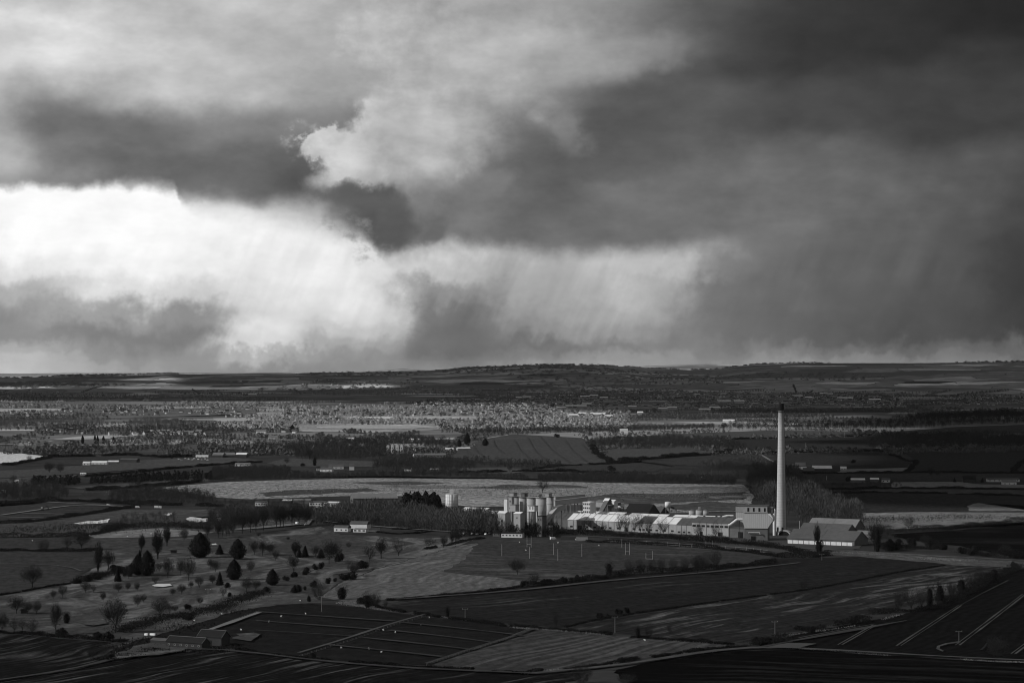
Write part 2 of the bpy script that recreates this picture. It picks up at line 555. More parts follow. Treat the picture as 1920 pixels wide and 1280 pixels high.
def build_ground():
    az = np.concatenate([np.linspace(-180, -40, 29)[:-1], np.linspace(-40, -16, 25)[:-1], np.linspace(-16, 16, 321),
                         np.linspace(16, 40, 25)[1:], np.linspace(40, 180, 29)[1:-1]])
    D = np.concatenate([np.linspace(0, 620, 9)[1:], np.linspace(700, 12500, 30), np.linspace(12700, 21500, 110),
                        np.linspace(22000, 30000, 22), [34000, 42000]])
    na, nd = len(az), len(D)
    A, DD = np.meshgrid(np.radians(az), D, indexing='ij')
    x = np.sin(A) * DD; y = np.cos(A) * DD
    z = height(x, y)
    # woodland and hedges roughen the crest a little
    rough = npr.rand(na, nd) * 2.2 * np.clip((DD - 14000) / 2000, 0, 1)
    z = z + rough
    v = np.stack([x, y, z], -1).reshape(-1, 3)
    v = np.vstack([v, [[0, 0, 156.0]]])
    faces = []
    for i in range(na):
        j = (i + 1) % na
        for k in range(nd - 1):
            faces.append((i * nd + k, i * nd + k + 1, j * nd + k + 1, j * nd + k))
        faces.append((na * nd, i * nd, j * nd))
    me = bpy.data.meshes.new("ground")
    me.from_pydata(v.tolist(), [], [f[::-1] for f in faces])
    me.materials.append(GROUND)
    me.validate()
    for p in me.polygons:
        p.use_smooth = True
    o = link_mesh("ground", me)
    tag(o, kind="structure")
    return o


ground = build_ground()

# haze: one closed box of thin even air
hm = bpy.data.materials.new("haze")
hm.use_nodes = True
hm.node_tree.nodes.clear()
_o = hm.node_tree.nodes.new('ShaderNodeOutputMaterial')
_v = hm.node_tree.nodes.new('ShaderNodeVolumePrincipled')
_v.inputs['Color'].default_value = (0.9, 0.9, 0.9, 1)
_v.inputs['Density'].default_value = HAZE_DENSITY
_v.inputs['Anisotropy'].default_value = 0.0
hm.node_tree.links.new(_v.outputs[0], _o.inputs['Volume'])
hb = bmesh.new()
bmesh.ops.create_cube(hb, size=1.0)
hme = bpy.data.meshes.new("haze")
for v in hb.verts:
    v.co = Vector((v.co.x * 92000, v.co.y * 92000, v.co.z * 252 + 125))
hb.to_mesh(hme); hb.free()
hme.materials.append(hm)
haze = link_mesh("haze", hme)
tag(haze, kind="stuff")


# ------------------------------------------------------------------ mesh collector
class MB:
    def __init__(s):
        s.v = []; s.f = []; s.mi = []; s.m = 0

    def quad(s, a, b, c, d):
        i = len(s.v); s.v += [a, b, c, d]; s.f.append((i, i + 1, i + 2, i + 3)); s.mi.append(s.m)

    def tri(s, a, b, c):
        i = len(s.v); s.v += [a, b, c]; s.f.append((i, i + 1, i + 2)); s.mi.append(s.m)

    def box(s, x0, x1, y0, y1, z0, z1):
        i = len(s.v)
        s.v += [(x0, y0, z0), (x1, y0, z0), (x1, y1, z0), (x0, y1, z0), (x0, y0, z1), (x1, y0, z1), (x1, y1, z1), (x0, y1, z1)]
        for f in ((0, 3, 2, 1), (4, 5, 6, 7), (0, 1, 5, 4), (1, 2, 6, 5), (2, 3, 7, 6), (3, 0, 4, 7)):
            s.f.append(tuple(i + k for k in f)); s.mi.append(s.m)

    def gable(s, x0, x1, y0, y1, z0, z1, over=0.0, thick=0.25):
        """roof with its ridge along x: two slabs with thickness"""
        ym = (y0 + y1) / 2
        x0 -= over; x1 += over
        k = over * (z1 - z0) / max(0.01, (ym - y0))
        for (ya, yb) in ((y0 - over, ym), (y1 + over, ym)):
            i = len(s.v)
            za, zb = z0 - k, z1
            s.v += [(x0, ya, za), (x1, ya, za), (x1, yb, zb), (x0, yb, zb),
                    (x0, ya, za - thick), (x1, ya, za - thick), (x1, yb, zb - thick), (x0, yb, zb - thick)]
            for f in ((0, 1, 2, 3), (7, 6, 5, 4), (0, 4, 5, 1), (1, 5, 6, 2), (2, 6, 7, 3), (3, 7, 4, 0)):
                s.f.append(tuple(i + q for q in f)); s.mi.append(s.m)

    def prism(s, poly, y0, y1):
        """polygon of (x, z) extruded along y"""
        n = len(poly); i = len(s.v)
        s.v += [(p[0], y0, p[1]) for p in poly] + [(p[0], y1, p[1]) for p in poly]
        s.f.append(tuple(range(i, i + n))); s.mi.append(s.m)
        s.f.append(tuple(range(i + 2 * n - 1, i + n - 1, -1))); s.mi.append(s.m)
        for k in range(n):
            q = (k + 1) % n
            s.f.append((i + k, i + n + k, i + n + q, i + q)); s.mi.append(s.m)

    def cyl(s, cx, cy, z0, z1, r0, r1=None, n=20, cap=True):
        r1 = r0 if r1 is None else r1
        i = len(s.v)
        for k in range(n):
            a = 2 * math.pi * k / n
            s.v.append((cx + r0 * math.cos(a), cy + r0 * math.sin(a), z0))
        for k in range(n):
            a = 2 * math.pi * k / n
            s.v.append((cx + r1 * math.cos(a), cy + r1 * math.sin(a), z1))
        for k in range(n):
            q = (k + 1) % n
            s.f.append((i + k, i + q, i + n + q, i + n + k)); s.mi.append(s.m)
        if cap:
            s.f.append(tuple(i + n + k for k in range(n))); s.mi.append(s.m)
            s.f.append(tuple(i + k for k in range(n - 1, -1, -1))); s.mi.append(s.m)

    def tube(s, a, b, r0, r1=None, n=6, cap=True):
        a, b = Vector(a), Vector(b)
        r1 = r0 if r1 is None else r1
        d = (b - a).normalized()
        u = d.orthogonal().normalized(); w = d.cross(u)
        i = len(s.v)
        for (c, r) in ((a, r0), (b, r1)):
            for k in range(n):
                t = 2 * math.pi * k / n
                s.v.append(tuple(c + u * (r * math.cos(t)) + w * (r * math.sin(t))))
        for k in range(n):
            q = (k + 1) % n
            s.f.append((i + k, i + q, i + n + q, i + n + k)); s.mi.append(s.m)
        if cap:
            s.f.append(tuple(i + n + k for k in range(n))); s.mi.append(s.m)
            s.f.append(tuple(i + k for k in range(n - 1, -1, -1))); s.mi.append(s.m)

    def mesh(s, name, mats):
        me = bpy.data.meshes.new(name)
        me.from_pydata([tuple(v) for v in s.v], [], s.f)
        for m in mats:
            me.materials.append(m)
        if len(mats) > 1:
            me.polygons.foreach_set("material_index", s.mi)
        me.update()
        return me

    def build(s, name, mats, parent=None):
        if not isinstance(mats, (list, tuple)):
            mats = [mats]
        return link_mesh(name, s.mesh(name, mats), parent)


# ------------------------------------------------------------------ fields: sheets laid on the plain
LAYER = [0]


def field(name, px, mat, layer=None, label=None, rag=3.0):
    if layer is None:
        LAYER[0] += 1
        z = 0.02 + 0.012 * LAYER[0]
    else:
        z = layer
    pts = [G(*p) for p in px]
    me = bpy.data.meshes.new(name)
    # the edge of a field is never ruled: break it up and let it wander
    vs = []
    for i, a in enumerate(pts):
        b = pts[(i + 1) % len(pts)]
        Lg = (b - a).length
        n = max(1, min(60, int(Lg / (9 if ppm(a) < .7 else 30))))
        for k in range(n):
            q = a.lerp(b, k / n)
            amp = rag * min(1.0, Lg / 28.0) * (1.0 if ppm(a) < .7 else 2.2)
            nx_ = mnoise.noise(Vector((q.x / 23.0, q.y / 23.0, 3.0))) + 0.6 * mnoise.noise(Vector((q.x / 7.0, q.y / 7.0, 5.0)))
            ny_ = mnoise.noise(Vector((q.x / 23.0, q.y / 23.0, 9.0))) + 0.6 * mnoise.noise(Vector((q.x / 7.0, q.y / 7.0, 7.0)))
            vs.append((q.x + nx_ * amp, q.y + ny_ * amp * 1.8, z))
    ar = sum(vs[i][0] * vs[(i + 1) % len(vs)][1] - vs[(i + 1) % len(vs)][0] * vs[i][1] for i in range(len(vs)))
    if ar < 0:
        vs = vs[::-1]
    bm = bmesh.new()
    f = bm.faces.new([bm.verts.new(v) for v in vs])
    bmesh.ops.triangulate(bm, faces=[f])
    bm.to_mesh(me); bm.free()
    me.materials.append(mat)
    o = link_mesh(name, me)
    tag(o, kind="structure", label=label)
    return o


def strip(name, px, width, mat, z=0.9, wob=0.0, parent=None, kind="structure"):
    """a ribbon along a polyline of pixels (track, path, verge), width in metres"""
    pts = [G(*p) for p in px]
    dense = []
    for a, b in zip(pts[:-1], pts[1:]):
        n = max(1, int((b - a).length / 25))
        for k in range(n):
            dense.append(a.lerp(b, k / n))
    dense.append(pts[-1])
    # round the corners a little
    for _ in range(2):
        dense = [dense[0]] + [(dense[i - 1] + dense[i] * 2 + dense[i + 1]) / 4 for i in range(1, len(dense) - 1)] + [dense[-1]]
    mb = MB()
    L = []
    for i, p in enumerate(dense):
        d = (dense[min(i + 1, len(dense) - 1)] - dense[max(i - 1, 0)])
        d = Vector((d.x, d.y, 0)).normalized()
        nrm = Vector((-d.y, d.x, 0))
        w = width * (0.5 + (rng.random() - 0.5) * wob)
        L.append((p + nrm * w, p - nrm * w))
    for (a, b), (c, d) in zip(L[:-1], L[1:]):
        mb.quad((a.x, a.y, z), (b.x, b.y, z), (d.x, d.y, z), (c.x, c.y, z))
    o = mb.build(name, mat, parent)
    if kind:
        tag(o, kind=kind)
    return o

# ------------------------------------------------------------------ clouds added out of view up left, shaped to shade parts of the plain
SHADE_CLOUD = plain("shade_cloud", 0.8, 0.1, 0.002)


def ico(r, sub=1):
    bm = bmesh.new()
    bmesh.ops.create_icosphere(bm, subdivisions=sub, radius=r)
    v = np.array([p.co[:] for p in bm.verts]); f = np.array([[q.index for q in p.verts] for p in bm.faces])
    bm.free()
    return v, f


ICO_V, ICO_F = ico(1.0, 2)
ICO1_V, ICO1_F = ico(1.0, 1)


def merge(name, Vs, Fs, mat, parent=None, smooth=False, mats=None, mi=None):
    """one mesh from stacked triangle arrays"""
    V = np.concatenate(Vs); Fa = np.concatenate(Fs).astype(np.int32)
    me = bpy.data.meshes.new(name)
    me.vertices.add(len(V)); me.vertices.foreach_set("co", V.astype(np.float32).ravel())
    me.loops.add(Fa.size); me.loops.foreach_set("vertex_index", Fa.ravel())
    me.polygons.add(len(Fa))
    me.polygons.foreach_set("loop_start", np.arange(0, Fa.size, 3, dtype=np.int32))
    me.polygons.foreach_set("loop_total", np.full(len(Fa), 3, dtype=np.int32))
    for m in (mats or [mat]):
        me.materials.append(m)
    if mi is not None:
        me.polygons.foreach_set("material_index", np.concatenate(mi).astype(np.int32))
    if smooth:
        me.polygons.foreach_set("use_smooth", np.ones(len(Fa), bool))
    me.update(calc_edges=True)
    return link_mesh(name, me, parent)


def shade_cloud(px0, px1, d0, d1, r, alt=4000.0, seed=1):
    """lumpy flat-based cloud added out of view so its shadow falls on the plain between two distances and two bearings"""
    rs = np.random.RandomState(seed)
    off = SUN_DIR * (alt / SUN_DIR.z)
    Vs, Fs, n = [], [], 0
    D = d0 + r * 0.8
    while D < d1:
        x0 = math.tan((px0 - 960) / F) * D; x1 = math.tan((px1 - 960) / F) * D
        x = x0 + r * 0.6
        while x < x1:
            rr = r * rs.uniform(0.75, 1.25)
            v = ICO_V * np.array([rr * rs.uniform(1, 1.5), rr * rs.uniform(0.9, 1.3), rr * 0.5])
            v = v * (1 + 0.18 * rs.rand(len(v), 1))
            v[:, 2] = np.maximum(v[:, 2], -rr * 0.12)
            v = v + np.array([x + rs.uniform(-.25, .25) * r + off.x, D + rs.uniform(-.25, .25) * r + off.y, alt + rs.uniform(0, .3) * r])
            Vs.append(v); Fs.append(ICO_F + n); n += len(v)
            x += r * 0.95
        D += r * 0.85
    o = merge("shade_cloud", Vs, Fs, SHADE_CLOUD, smooth=True)
    tag(o, kind="structure")
    return o


SHADE_CLOUDS = [(1200, 2700, 8300, 20500, 520), (800, 1215, 10400, 20500, 420), (-900, 815, 11200, 14100, 330),
          (630, 815, 15300, 20500, 260), (-900, 150, 15000, 20500, 420), (390, 500, 15000, 20000, 200),
          (1700, 3200, 2700, 8200, 260)]
for i, c in enumerate(SHADE_CLOUDS):
    shade_cloud(*c, seed=i + 3)

# ------------------------------------------------------------------ vegetation
BARK = plain("bark", 0.012, 0.3, 1.5)
TWIG = plain("twigs", 0.016, 0.2, 0.3, perobj=0.30)
TWIGD = plain("dark_twigs", 0.010, 0.2, 0.3, perobj=0.30)
TWIGP = plain("pale_twigs", 0.10, 0.3, 0.02, perobj=0.25, coords='p')
LEAF = plain("evergreen_leaf", 0.0032, 0.4, 0.6, perobj=0.3)
IVY = plain("ivy_leaf", 0.005, 0.4, 0.8, perobj=0.2)
HILLW = plain("hazy_hill_tree_twigs", 0.13, 0.5, 0.004, coords='p')  # haze put into the colour, lighter than the far trees below
HEDGE = plain("hedge_twigs", 0.0075, 0.5, 0.05, coords='p')
ROUGHGRASS = plain("dry_grass", 0.16, 0.5, 0.08, coords='p')
WOODM = plain("wood_twigs", 0.022, 0.55, 0.012, coords='p')
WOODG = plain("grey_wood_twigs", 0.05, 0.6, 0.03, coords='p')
WOODP = plain("pale_wood_twigs", 0.05, 0.5, 0.012, coords='p')
WOODD = plain("dark_wood_leaf", 0.006, 0.5, 0.012, coords='p')
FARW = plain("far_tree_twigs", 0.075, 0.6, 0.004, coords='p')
FARP = plain("far_sunlit_tree_twigs", 0.30, 0.5, 0.004, coords='p')  # lit copy of the far tree twigs: sunlight put into the colour


def slivers(P, D, L, Wd, rs):
    """thin triangles from points P along directions D"""
    n = len(P)
    side = np.cross(D, rs.normal(size=(n, 3)))
    side /= np.linalg.norm(side, axis=1, keepdims=True) + 1e-9
    a = P - side * (Wd / 2)[:, None]
    b = P + side * (Wd / 2)[:, None]
    c = P + D * L[:, None]
    V = np.stack([a, b, c], 1).reshape(-1, 3)
    return V, np.arange(3 * n).reshape(-1, 3)


def tubes_np(segs, n=4):
    Vs, Fs, k = [], [], 0
    for (a, b, r0, r1) in segs:
        a = np.array(a, float); b = np.array(b, float)
        d = b - a; d = d / (np.linalg.norm(d) + 1e-9)
        u = np.cross(d, [0.3, 0.9, 0.1]); u /= np.linalg.norm(u) + 1e-9
        w = np.cross(d, u)
        t = np.arange(n) * 2 * math.pi / n
        ring = np.cos(t)[:, None] * u + np.sin(t)[:, None] * w
        Vs += [a + ring * r0, b + ring * r1]
        for i in range(n):
            j = (i + 1) % n
            Fs += [[k + i, k + j, k + n + j], [k + i, k + n + j, k + n + i]]
        k += 2 * n
    return np.concatenate(Vs), np.array(Fs)


def bare_tree(h, w, seed, ntw=900, fork=0.25, upright=0.5, tw=0.012, lim=7):
    """limb segments and twigs of a leafless tree of unit kind: arrays (trunkV, trunkF, crownV, crownF)"""
    rs = np.random.RandomState(seed)
    segs = []; tips = []
    top = np.array([rs.uniform(-.03, .03) * h, rs.uniform(-.03, .03) * h, fork * h])
    segs.append(((0, 0, -0.3), tuple(top), 0.024 * h, 0.019 * h))

    def grow(p, d, L, r, lev):
        q = p + d * L
        mid = p + d * L * 0.5 + rs.normal(size=3) * L * 0.06
        segs.append((p, mid, r, r * 0.8)); segs.append((mid, q, r * 0.8, r * 0.6))
        tips.append((mid, d, lev)); tips.append((q, d, lev))
        if lev < 2:
            for _ in range(3 if lev == 0 else 2):
                nd = d + rs.normal(size=3) * 0.55 + np.array([0, 0, 0.16 + 0.2 * upright])
                nd /= np.linalg.norm(nd)
                grow(q if rs.rand() < .6 else mid, nd, L * rs.uniform(0.6, 0.85), r * 0.55, lev + 1)
    for i in range(lim):
        a = 2 * math.pi * (i + rs.rand() * 0.7) / lim
        sp = rs.uniform(0.35, 1.0)
        d = np.array([math.cos(a) * sp * w / h, math.sin(a) * sp * w / h, rs.uniform(0.55, 1.0) * (0.6 + upright)])
        d /= np.linalg.norm(d)
        z0 = rs.uniform(0.6, 1.0)
        grow(top * z0, d, h * rs.uniform(0.22, 0.32), 0.010 * h, 0)
    tv, tf = tubes_np(segs, 4)
    # crown outline: twigs start along the limbs and fill an uneven volume
    T = np.array([t[0] for t in tips])
    n = ntw
    k = rs.randint(0, len(T), n)
    P = T[k] + rs.normal(size=(n, 3)) * np.array([w, w, h * 0.8]) * 0.070
    cz = 0.60 * h
    # pull outliers into the crown's egg
    R = np.sqrt((P[:, 0] / (w * 0.5)) ** 2 + (P[:, 1] / (w * 0.5)) ** 2 + ((P[:, 2] - cz) / (h * 0.42)) ** 2)
    s = np.where(R > 1, 1 / R * rs.uniform(0.85, 1.0, n), 1.0)
    P = np.stack([P[:, 0] * s, P[:, 1] * s, cz + (P[:, 2] - cz) * s], 1)
    P[:, 2] = np.maximum(P[:, 2], 0.12 * h)
    # most of the twigs fill the crown itself, bulging in lobes
    q = rs.rand(n) < 0.62
    d3 = rs.normal(size=(n, 3)); d3 /= np.linalg.norm(d3, axis=1, keepdims=True)
    aa = np.arctan2(d3[:, 1], d3[:, 0])
    lobe = 1 + 0.16 * np.sin(aa * 3 + seed) + 0.12 * np.sin(aa * 5 + d3[:, 2] * 4 + seed * 2)
    rr = rs.rand(n) ** (1 / 2.6) * lobe
    zsq = np.where(d3[:, 2] < 0, 0.34, 0.37)
    Q = np.stack([d3[:, 0] * rr * w * .47, d3[:, 1] * rr * w * .47, cz + d3[:, 2] * rr * h * zsq], 1)
    P = np.where(q[:, None], Q, P)
    D = P - np.array([0, 0, 0.30 * h]); D /= np.linalg.norm(D, axis=1, keepdims=True)
    D = D + rs.normal(size=(n, 3)) * 0.35 + np.array([0, 0, 0.25 * (upright + .4)])
    D /= np.linalg.norm(D, axis=1, keepdims=True)
    cv, cf = slivers(P, D, rs.uniform(0.05, 0.12, n) * h, np.full(n, tw * h) * rs.uniform(0.6, 1.3, n), rs)
    return tv, tf, cv, cf


def leafy(h, w, seed, n=1300, shape='egg', size=0.055, z0=0.04):
    """dense evergreen crown: leaf clumps on and under an uneven skin"""
    rs = np.random.RandomState(seed)
    a = rs.rand(n) * 2 * math.pi
    t = rs.rand(n)
    if shape == 'cone':
        t = 1 - np.sqrt(rs.rand(n))
        rad = (1 - t) ** 0.85 * (1 + 0.14 * np.sin(t * 40 + a * 2)) + 0.02
    elif shape == 'egg':
        rad = np.sin(np.pi * np.clip(t, 0.03, 0.985) ** 0.66) ** 0.72
    else:
        rad = np.sin(np.pi * np.clip(t * 0.9 + 0.08, 0, 1)) ** 0.6
    k_ = 1.9 if shape == 'bush' else 1.0
    lump = 1 + k_ * (0.16 * np.sin(a * 3 + seed) * np.cos(t * 9 + seed) + 0.10 * np.sin(a * 7 + t * 17 + seed * 2))
    depth = np.where(rs.rand(n) < .12, rs.uniform(1.0, 1.16, n), rs.uniform(0.7, 1.0, n))
    r = rad * lump * depth * w * 0.5
    P = np.stack([np.cos(a) * r, np.sin(a) * r, (z0 + t * (1 - z0)) * h], 1)
    nrm = np.stack([np.cos(a), np.sin(a), rs.uniform(-.2, .9, n)], 1)
    nrm /= np.linalg.norm(nrm, axis=1, keepdims=True)
    u = np.cross(nrm, rs.normal(size=(n, 3))); u /= np.linalg.norm(u, axis=1, keepdims=True)
    v = np.cross(nrm, u)
    s = (size * h * rs.uniform(0.6, 1.4, n))[:, None]
    A = P - u * s * .5 - v * s * .35; B = P + u * s * .5 - v * s * .35; C = P + v * s * .65 + nrm * s * 0.3
    V = np.stack([A, B, C], 1).reshape(-1, 3)
    return V, np.arange(3 * n).reshape(-1, 3)


def np_mesh(name, V, Fa, mat):
    me = bpy.data.meshes.new(name)
    me.from_pydata(V.tolist(), [], Fa.tolist())
    me.materials.append(mat)
    me.update()
    return me


PROTO = {}


def protos():
    for k in range(6):
        tv, tf, cv, cf = bare_tree(1.0, 0.95, 10 + k, 2300, tw=0.0125)
        PROTO['round', k] = (np_mesh("trunk", tv, tf, BARK), np_mesh("crown", cv, cf, TWIG), 0.95)
    for k in range(4):
        tv, tf, cv, cf = bare_tree(1.0, 0.62, 30 + k, 1700, upright=0.9, tw=0.012)
        PROTO['tall', k] = (np_mesh("trunk", tv, tf, BARK), np_mesh("crown", cv, cf, TWIG), 0.62)
    for k in range(3):
        tv, tf, cv, cf = bare_tree(1.0, 0.27, 40 + k, 1700, fork=0.12, upright=2.6, tw=0.010, lim=9)
        PROTO['poplar', k] = (np_mesh("trunk", tv, tf, BARK), np_mesh("crown", cv, cf, TWIG), 0.27)
    for k in range(3):
        tv, tf, cv, cf = bare_tree(1.0, 1.15, 50 + k, 2400, fork=0.08, upright=0.3, tw=0.011, lim=11)
        PROTO['shrub', k] = (np_mesh("trunk", tv, tf, BARK), np_mesh("crown", cv, cf, TWIG), 1.15)
    for k in range(3):
        tv, tf, cv, cf = bare_tree(1.0, 0.9, 60 + k, 1100, fork=0.22, upright=0.4, tw=0.011, lim=8)
        PROTO['gaunt', k] = (np_mesh("trunk", tv, tf, BARK), np_mesh("crown", cv, cf, TWIGD), 0.9)
    for k in range(3):
        tv, tf, _, _ = bare_tree(1.0, 0.6, 70 + k, 10, fork=0.5)
        cv, cf = leafy(1.0, 0.82, 70 + k, 2600, 'egg', 0.06)
        PROTO['evergreen', k] = (np_mesh("trunk", tv, tf, BARK), np_mesh("crown", cv, cf, LEAF), 0.82)
    for k in range(3):
        tv, tf = tubes_np([((0, 0, -.02), (0, 0, .9), 0.03, 0.008)], 5)
        cv, cf = leafy(1.0, 0.62, 80 + k, 1900, 'cone', 0.06)
        PROTO['cone', k] = (np_mesh("trunk", tv, tf, BARK), np_mesh("crown", cv, cf, LEAF), 0.62)
    for k in range(4):
        # a bush is several uneven clumps run together, with bare twigs sticking out of them
        tv, tf, bv, bf = bare_tree(1.0, 1.05, 90 + k, 500, fork=0.1, upright=0.4, tw=0.012, lim=8)
        rs = np.random.RandomState(900 + k)
        Vs_, Fs_, n_ = [bv * np.array([1.05, 1.05, 0.95])], [bf], len(bv)
        for q in range(5):
            s_ = rs.uniform(0.38, 0.72)
            lv, lf = leafy(s_, s_ * rs.uniform(0.9, 1.3), 90 + k * 7 + q, 380, 'bush', 0.13, z0=0.0)
            lv = lv + np.array([rs.uniform(-.36, .36), rs.uniform(-.36, .36), rs.uniform(0, .9 - s_) if q > 1 else 0.0])
            Vs_.append(lv); Fs_.append(lf + n_); n_ += len(lv)
        PROTO['bush', k] = (np_mesh("trunk", tv, tf, BARK), np_mesh("crown", np.vstack(Vs_), np.vstack(Fs_), IVY), 1.1)
    for k in range(3):
        # ivy-clad: dark column of leaves along the trunk and lower limbs, bare twigs above
        tv, tf, cv, cf = bare_tree(1.0, 0.55, 100 + k, 500, upright=1.0, tw=0.010)
        lv, lf = leafy(0.72, 0.30, 100 + k, 900, 'bush', 0.07, z0=0.0)
        PROTO['ivy', k] = (np_mesh("trunk", tv, tf, BARK), np_mesh("crown", np.vstack([cv, lv]), np.vstack([cf, lf + len(cv)]), IVY), 0.55)


protos()
KIND = {  # kind: (object name, category, how it looks)
    'round': ("bare_tree", "tree", "bare round-headed tree"), 'tall': ("bare_tree", "tree", "bare upright tree"),
    'poplar': ("poplar_tree", "tree", "bare narrow poplar"), 'shrub': ("bare_shrub", "shrub", "bare spreading thicket"),
    'gaunt': ("bare_tree", "tree", "gaunt dark bare tree"), 'evergreen': ("evergreen_tree", "tree", "dense black evergreen tree"),
    'cone': ("conifer_tree", "conifer", "small dark cone-shaped conifer"), 'bush': ("bush", "bush", "dark dense bush"),
    'ivy': ("ivy_clad_tree", "tree", "dark ivy-clad tree")}
TREES = []        # (x, y, h, w, kind, area)


def add_trees(area, rows):
    for r in rows:
        TREES.append(tuple(r) + (area,))


def plant(x, y, hpx, wpx, kind, label, group=None):
    p = G(x, y)
    k = ppm(p)
    h = hpx * k
    n = sum(1 for q in PROTO if q[0] == kind)
    tm, cm_, pw = PROTO[kind, rng.randrange(n)]
    name, cat, _ = KIND[kind]
    root = empty(name, (p.x, p.y, p.z), rng.uniform(0, 6.28))
    sxy = wpx * k / pw
    for nm, me in (("trunk", tm), ("crown", cm_)):
        o = link_mesh(nm, me, root)
        o.scale = (sxy, sxy, h)
    tag(root, label, cat, group)
    return root

# ------------------------------------------------------------------ field surfaces
M_GOLF = streaked("golf_grass", 0.040, ((150, 1160), (420, 1080)), 0.6, 0.105, 1.25, across=26, along=220, fine=0.6, seed=1)
M_MEADOW = streaked("mown_meadow", 0.0739, ((700, 1110), (850, 1050)), 0.4, 0.1305, 1.2, across=12, along=160, furrow=0.10, furrow_w=7, seed=2)
M_RUGBY = streaked("playing_field_grass", 0.0325, ((900, 1030), (1200, 1040)), 0.4, 0.0690, 0.9, across=18, along=90, seed=3)
M_ARABLE_A = streaked("sparse_young_crop", 0.0135, ((800, 1130), (1400, 1075)), 0.55, 0.0419, 0.55, across=11, along=110, furrow=0.12, furrow_w=6, seed=4)
M_ARABLE_B = streaked("streaky_tilled_soil", 0.0157, ((1100, 1190), (1500, 1120)), 0.6, 0.0783, 1.0, across=10, along=80, furrow=0.1, furrow_w=6, seed=5)
M_PADDOCK = streaked("paddock_grass", 0.0108, ((600, 1150), (1100, 1190)), 0.3, 0.0135, 0.5, across=20, along=60, seed=6)
M_PADDOCK2 = streaked("ridged_paddock_grass", 0.0321, ((900, 1235), (1100, 1190)), 0.3, 0.0603, 1.0, across=5, along=120, furrow=0.12, furrow_w=8, seed=7)
M_PLOUGH = streaked("ploughed_soil_with_pale_drifts", 0.0075, ((40, 1245), (230, 1205)), 0.6, 0.0510, 1.2, across=9, along=90, furrow=0.15, furrow_w=5, seed=8)
M_PLOUGH2 = streaked("ploughed_soil", 0.0069, ((300, 1275), (620, 1215)), 0.6, 0.0696, 1.0, across=8, along=100, furrow=0.15, furrow_w=5, seed=9)
M_DARKSOIL = streaked("dark_soil", 0.0028, ((1200, 1230), (1900, 1262)), 0.6, 0.0119, 0.8, across=9, along=160, furrow=0.1, furrow_w=6, seed=10)
M_TRAM = streaked("dark_winter_crop", 0.0060, ((1580, 1215), (1920, 1090)), 0.35, 0.0132, 0.35, across=8, along=120, furrow=0.20, furrow_w=7, seed=11)
M_BANK = streaked("rough_bank_grass", 0.0508, ((1600, 1040), (1900, 1060)), 0.6, 0.1087, 0.9, across=3, along=9, seed=12)
M_LANDFILL = streaked("rough_dry_grass", 0.1650, ((300, 915), (1400, 930)), 1.0, 0.2450, 1.1, across=22, along=70, fine=1.2, seed=13)
M_ROUGH = streaked("scrubby_rough_grass", 0.0493, ((0, 990), (300, 975)), 0.8, 0.0870, 0.8, across=12, along=25, fine=0.5, seed=14)
M_ROUGHP = streaked("pale_scrub_grass", 0.1197, ((1600, 985), (1900, 965)), 0.8, 0.1950, 0.8, across=9, along=30, fine=0.5, seed=15)
M_G1 = streaked("dark_pasture", 0.0319, ((100, 1000), (700, 1010)), 0.4, 0.0348, 0.6, across=40, along=200, seed=16)
M_G2 = streaked("grey_pasture", 0.0522, ((100, 900), (700, 880)), 0.35, 0.0653, 0.6, across=50, along=200, seed=17)
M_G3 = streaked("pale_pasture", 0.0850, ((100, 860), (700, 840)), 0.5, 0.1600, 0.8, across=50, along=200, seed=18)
M_P1 = streaked("pale_sunlit_field", 0.2800, ((100, 830), (700, 800)), 0.5, 0.4200, 1.0, across=30, along=160, seed=19)  # sunlight put into the colour: far grass drawn pale
M_P2 = streaked("white_stubble_and_sunlit_grass", 0.4200, ((100, 850), (700, 800)), 0.25, 0.5500, 1.0, across=30, along=160, seed=20)  # stubble, and far grass with sunlight put into its colour
M_PV = streaked("sunlit_village_ground", 0.20, ((100, 830), (700, 800)), 0.9, 0.40, 0.9, across=40, along=120, fine=1.0, seed=23)  # brightness of the sunlit band put into the ground colour
M_ARF = streaked("dark_far_crop", 0.0232, ((1400, 840), (1900, 850)), 0.3, 0.0247, 0.6, across=30, along=200, seed=21)
M_TRAMF = streaked("sloping_crop", 0.0493, ((900, 860), (1000, 815)), 0.35, 0.0609, 0.7, across=40, along=120, furrow=0.08, furrow_w=14, seed=22)
M_TRACK = plain("bare_track", 0.042, 0.7, 0.10, coords='p')
M_TRACKD = plain("worn_track", 0.022, 0.8, 0.10, coords='p')
M_TRACKP = plain("chalk_track", 0.11, 0.6, 0.12, coords='p')
M_WATER, _nt, _b = new_mat("pond_water")
_b.inputs['Base Color'].default_value = g3(0.02)
_b.inputs['Roughness'].default_value = 0.12
_b.inputs['Specular IOR Level'].default_value = 0.5
M_CONC = plain("yard_concrete", 0.035, 0.3, 0.12, coords='p')
M_SAND = plain("bunker_sand", 0.42, 0.1, 0.5, coords='p')

field("bright_plain", [(400, 790), (480, 765), (620, 762), (760, 764), (900, 768), (1060, 768), (1180, 780), (1140, 794), (1000, 796), (900, 803), (700, 806), (560, 808), (420, 806)], M_PV)  # base sheets of the bright band, sunlight carried by their pale colour
field("bright_plain", [(-260, 782), (-260, 758), (0, 756), (200, 757), (400, 758), (500, 764), (480, 776), (300, 779), (100, 781)], M_G3)
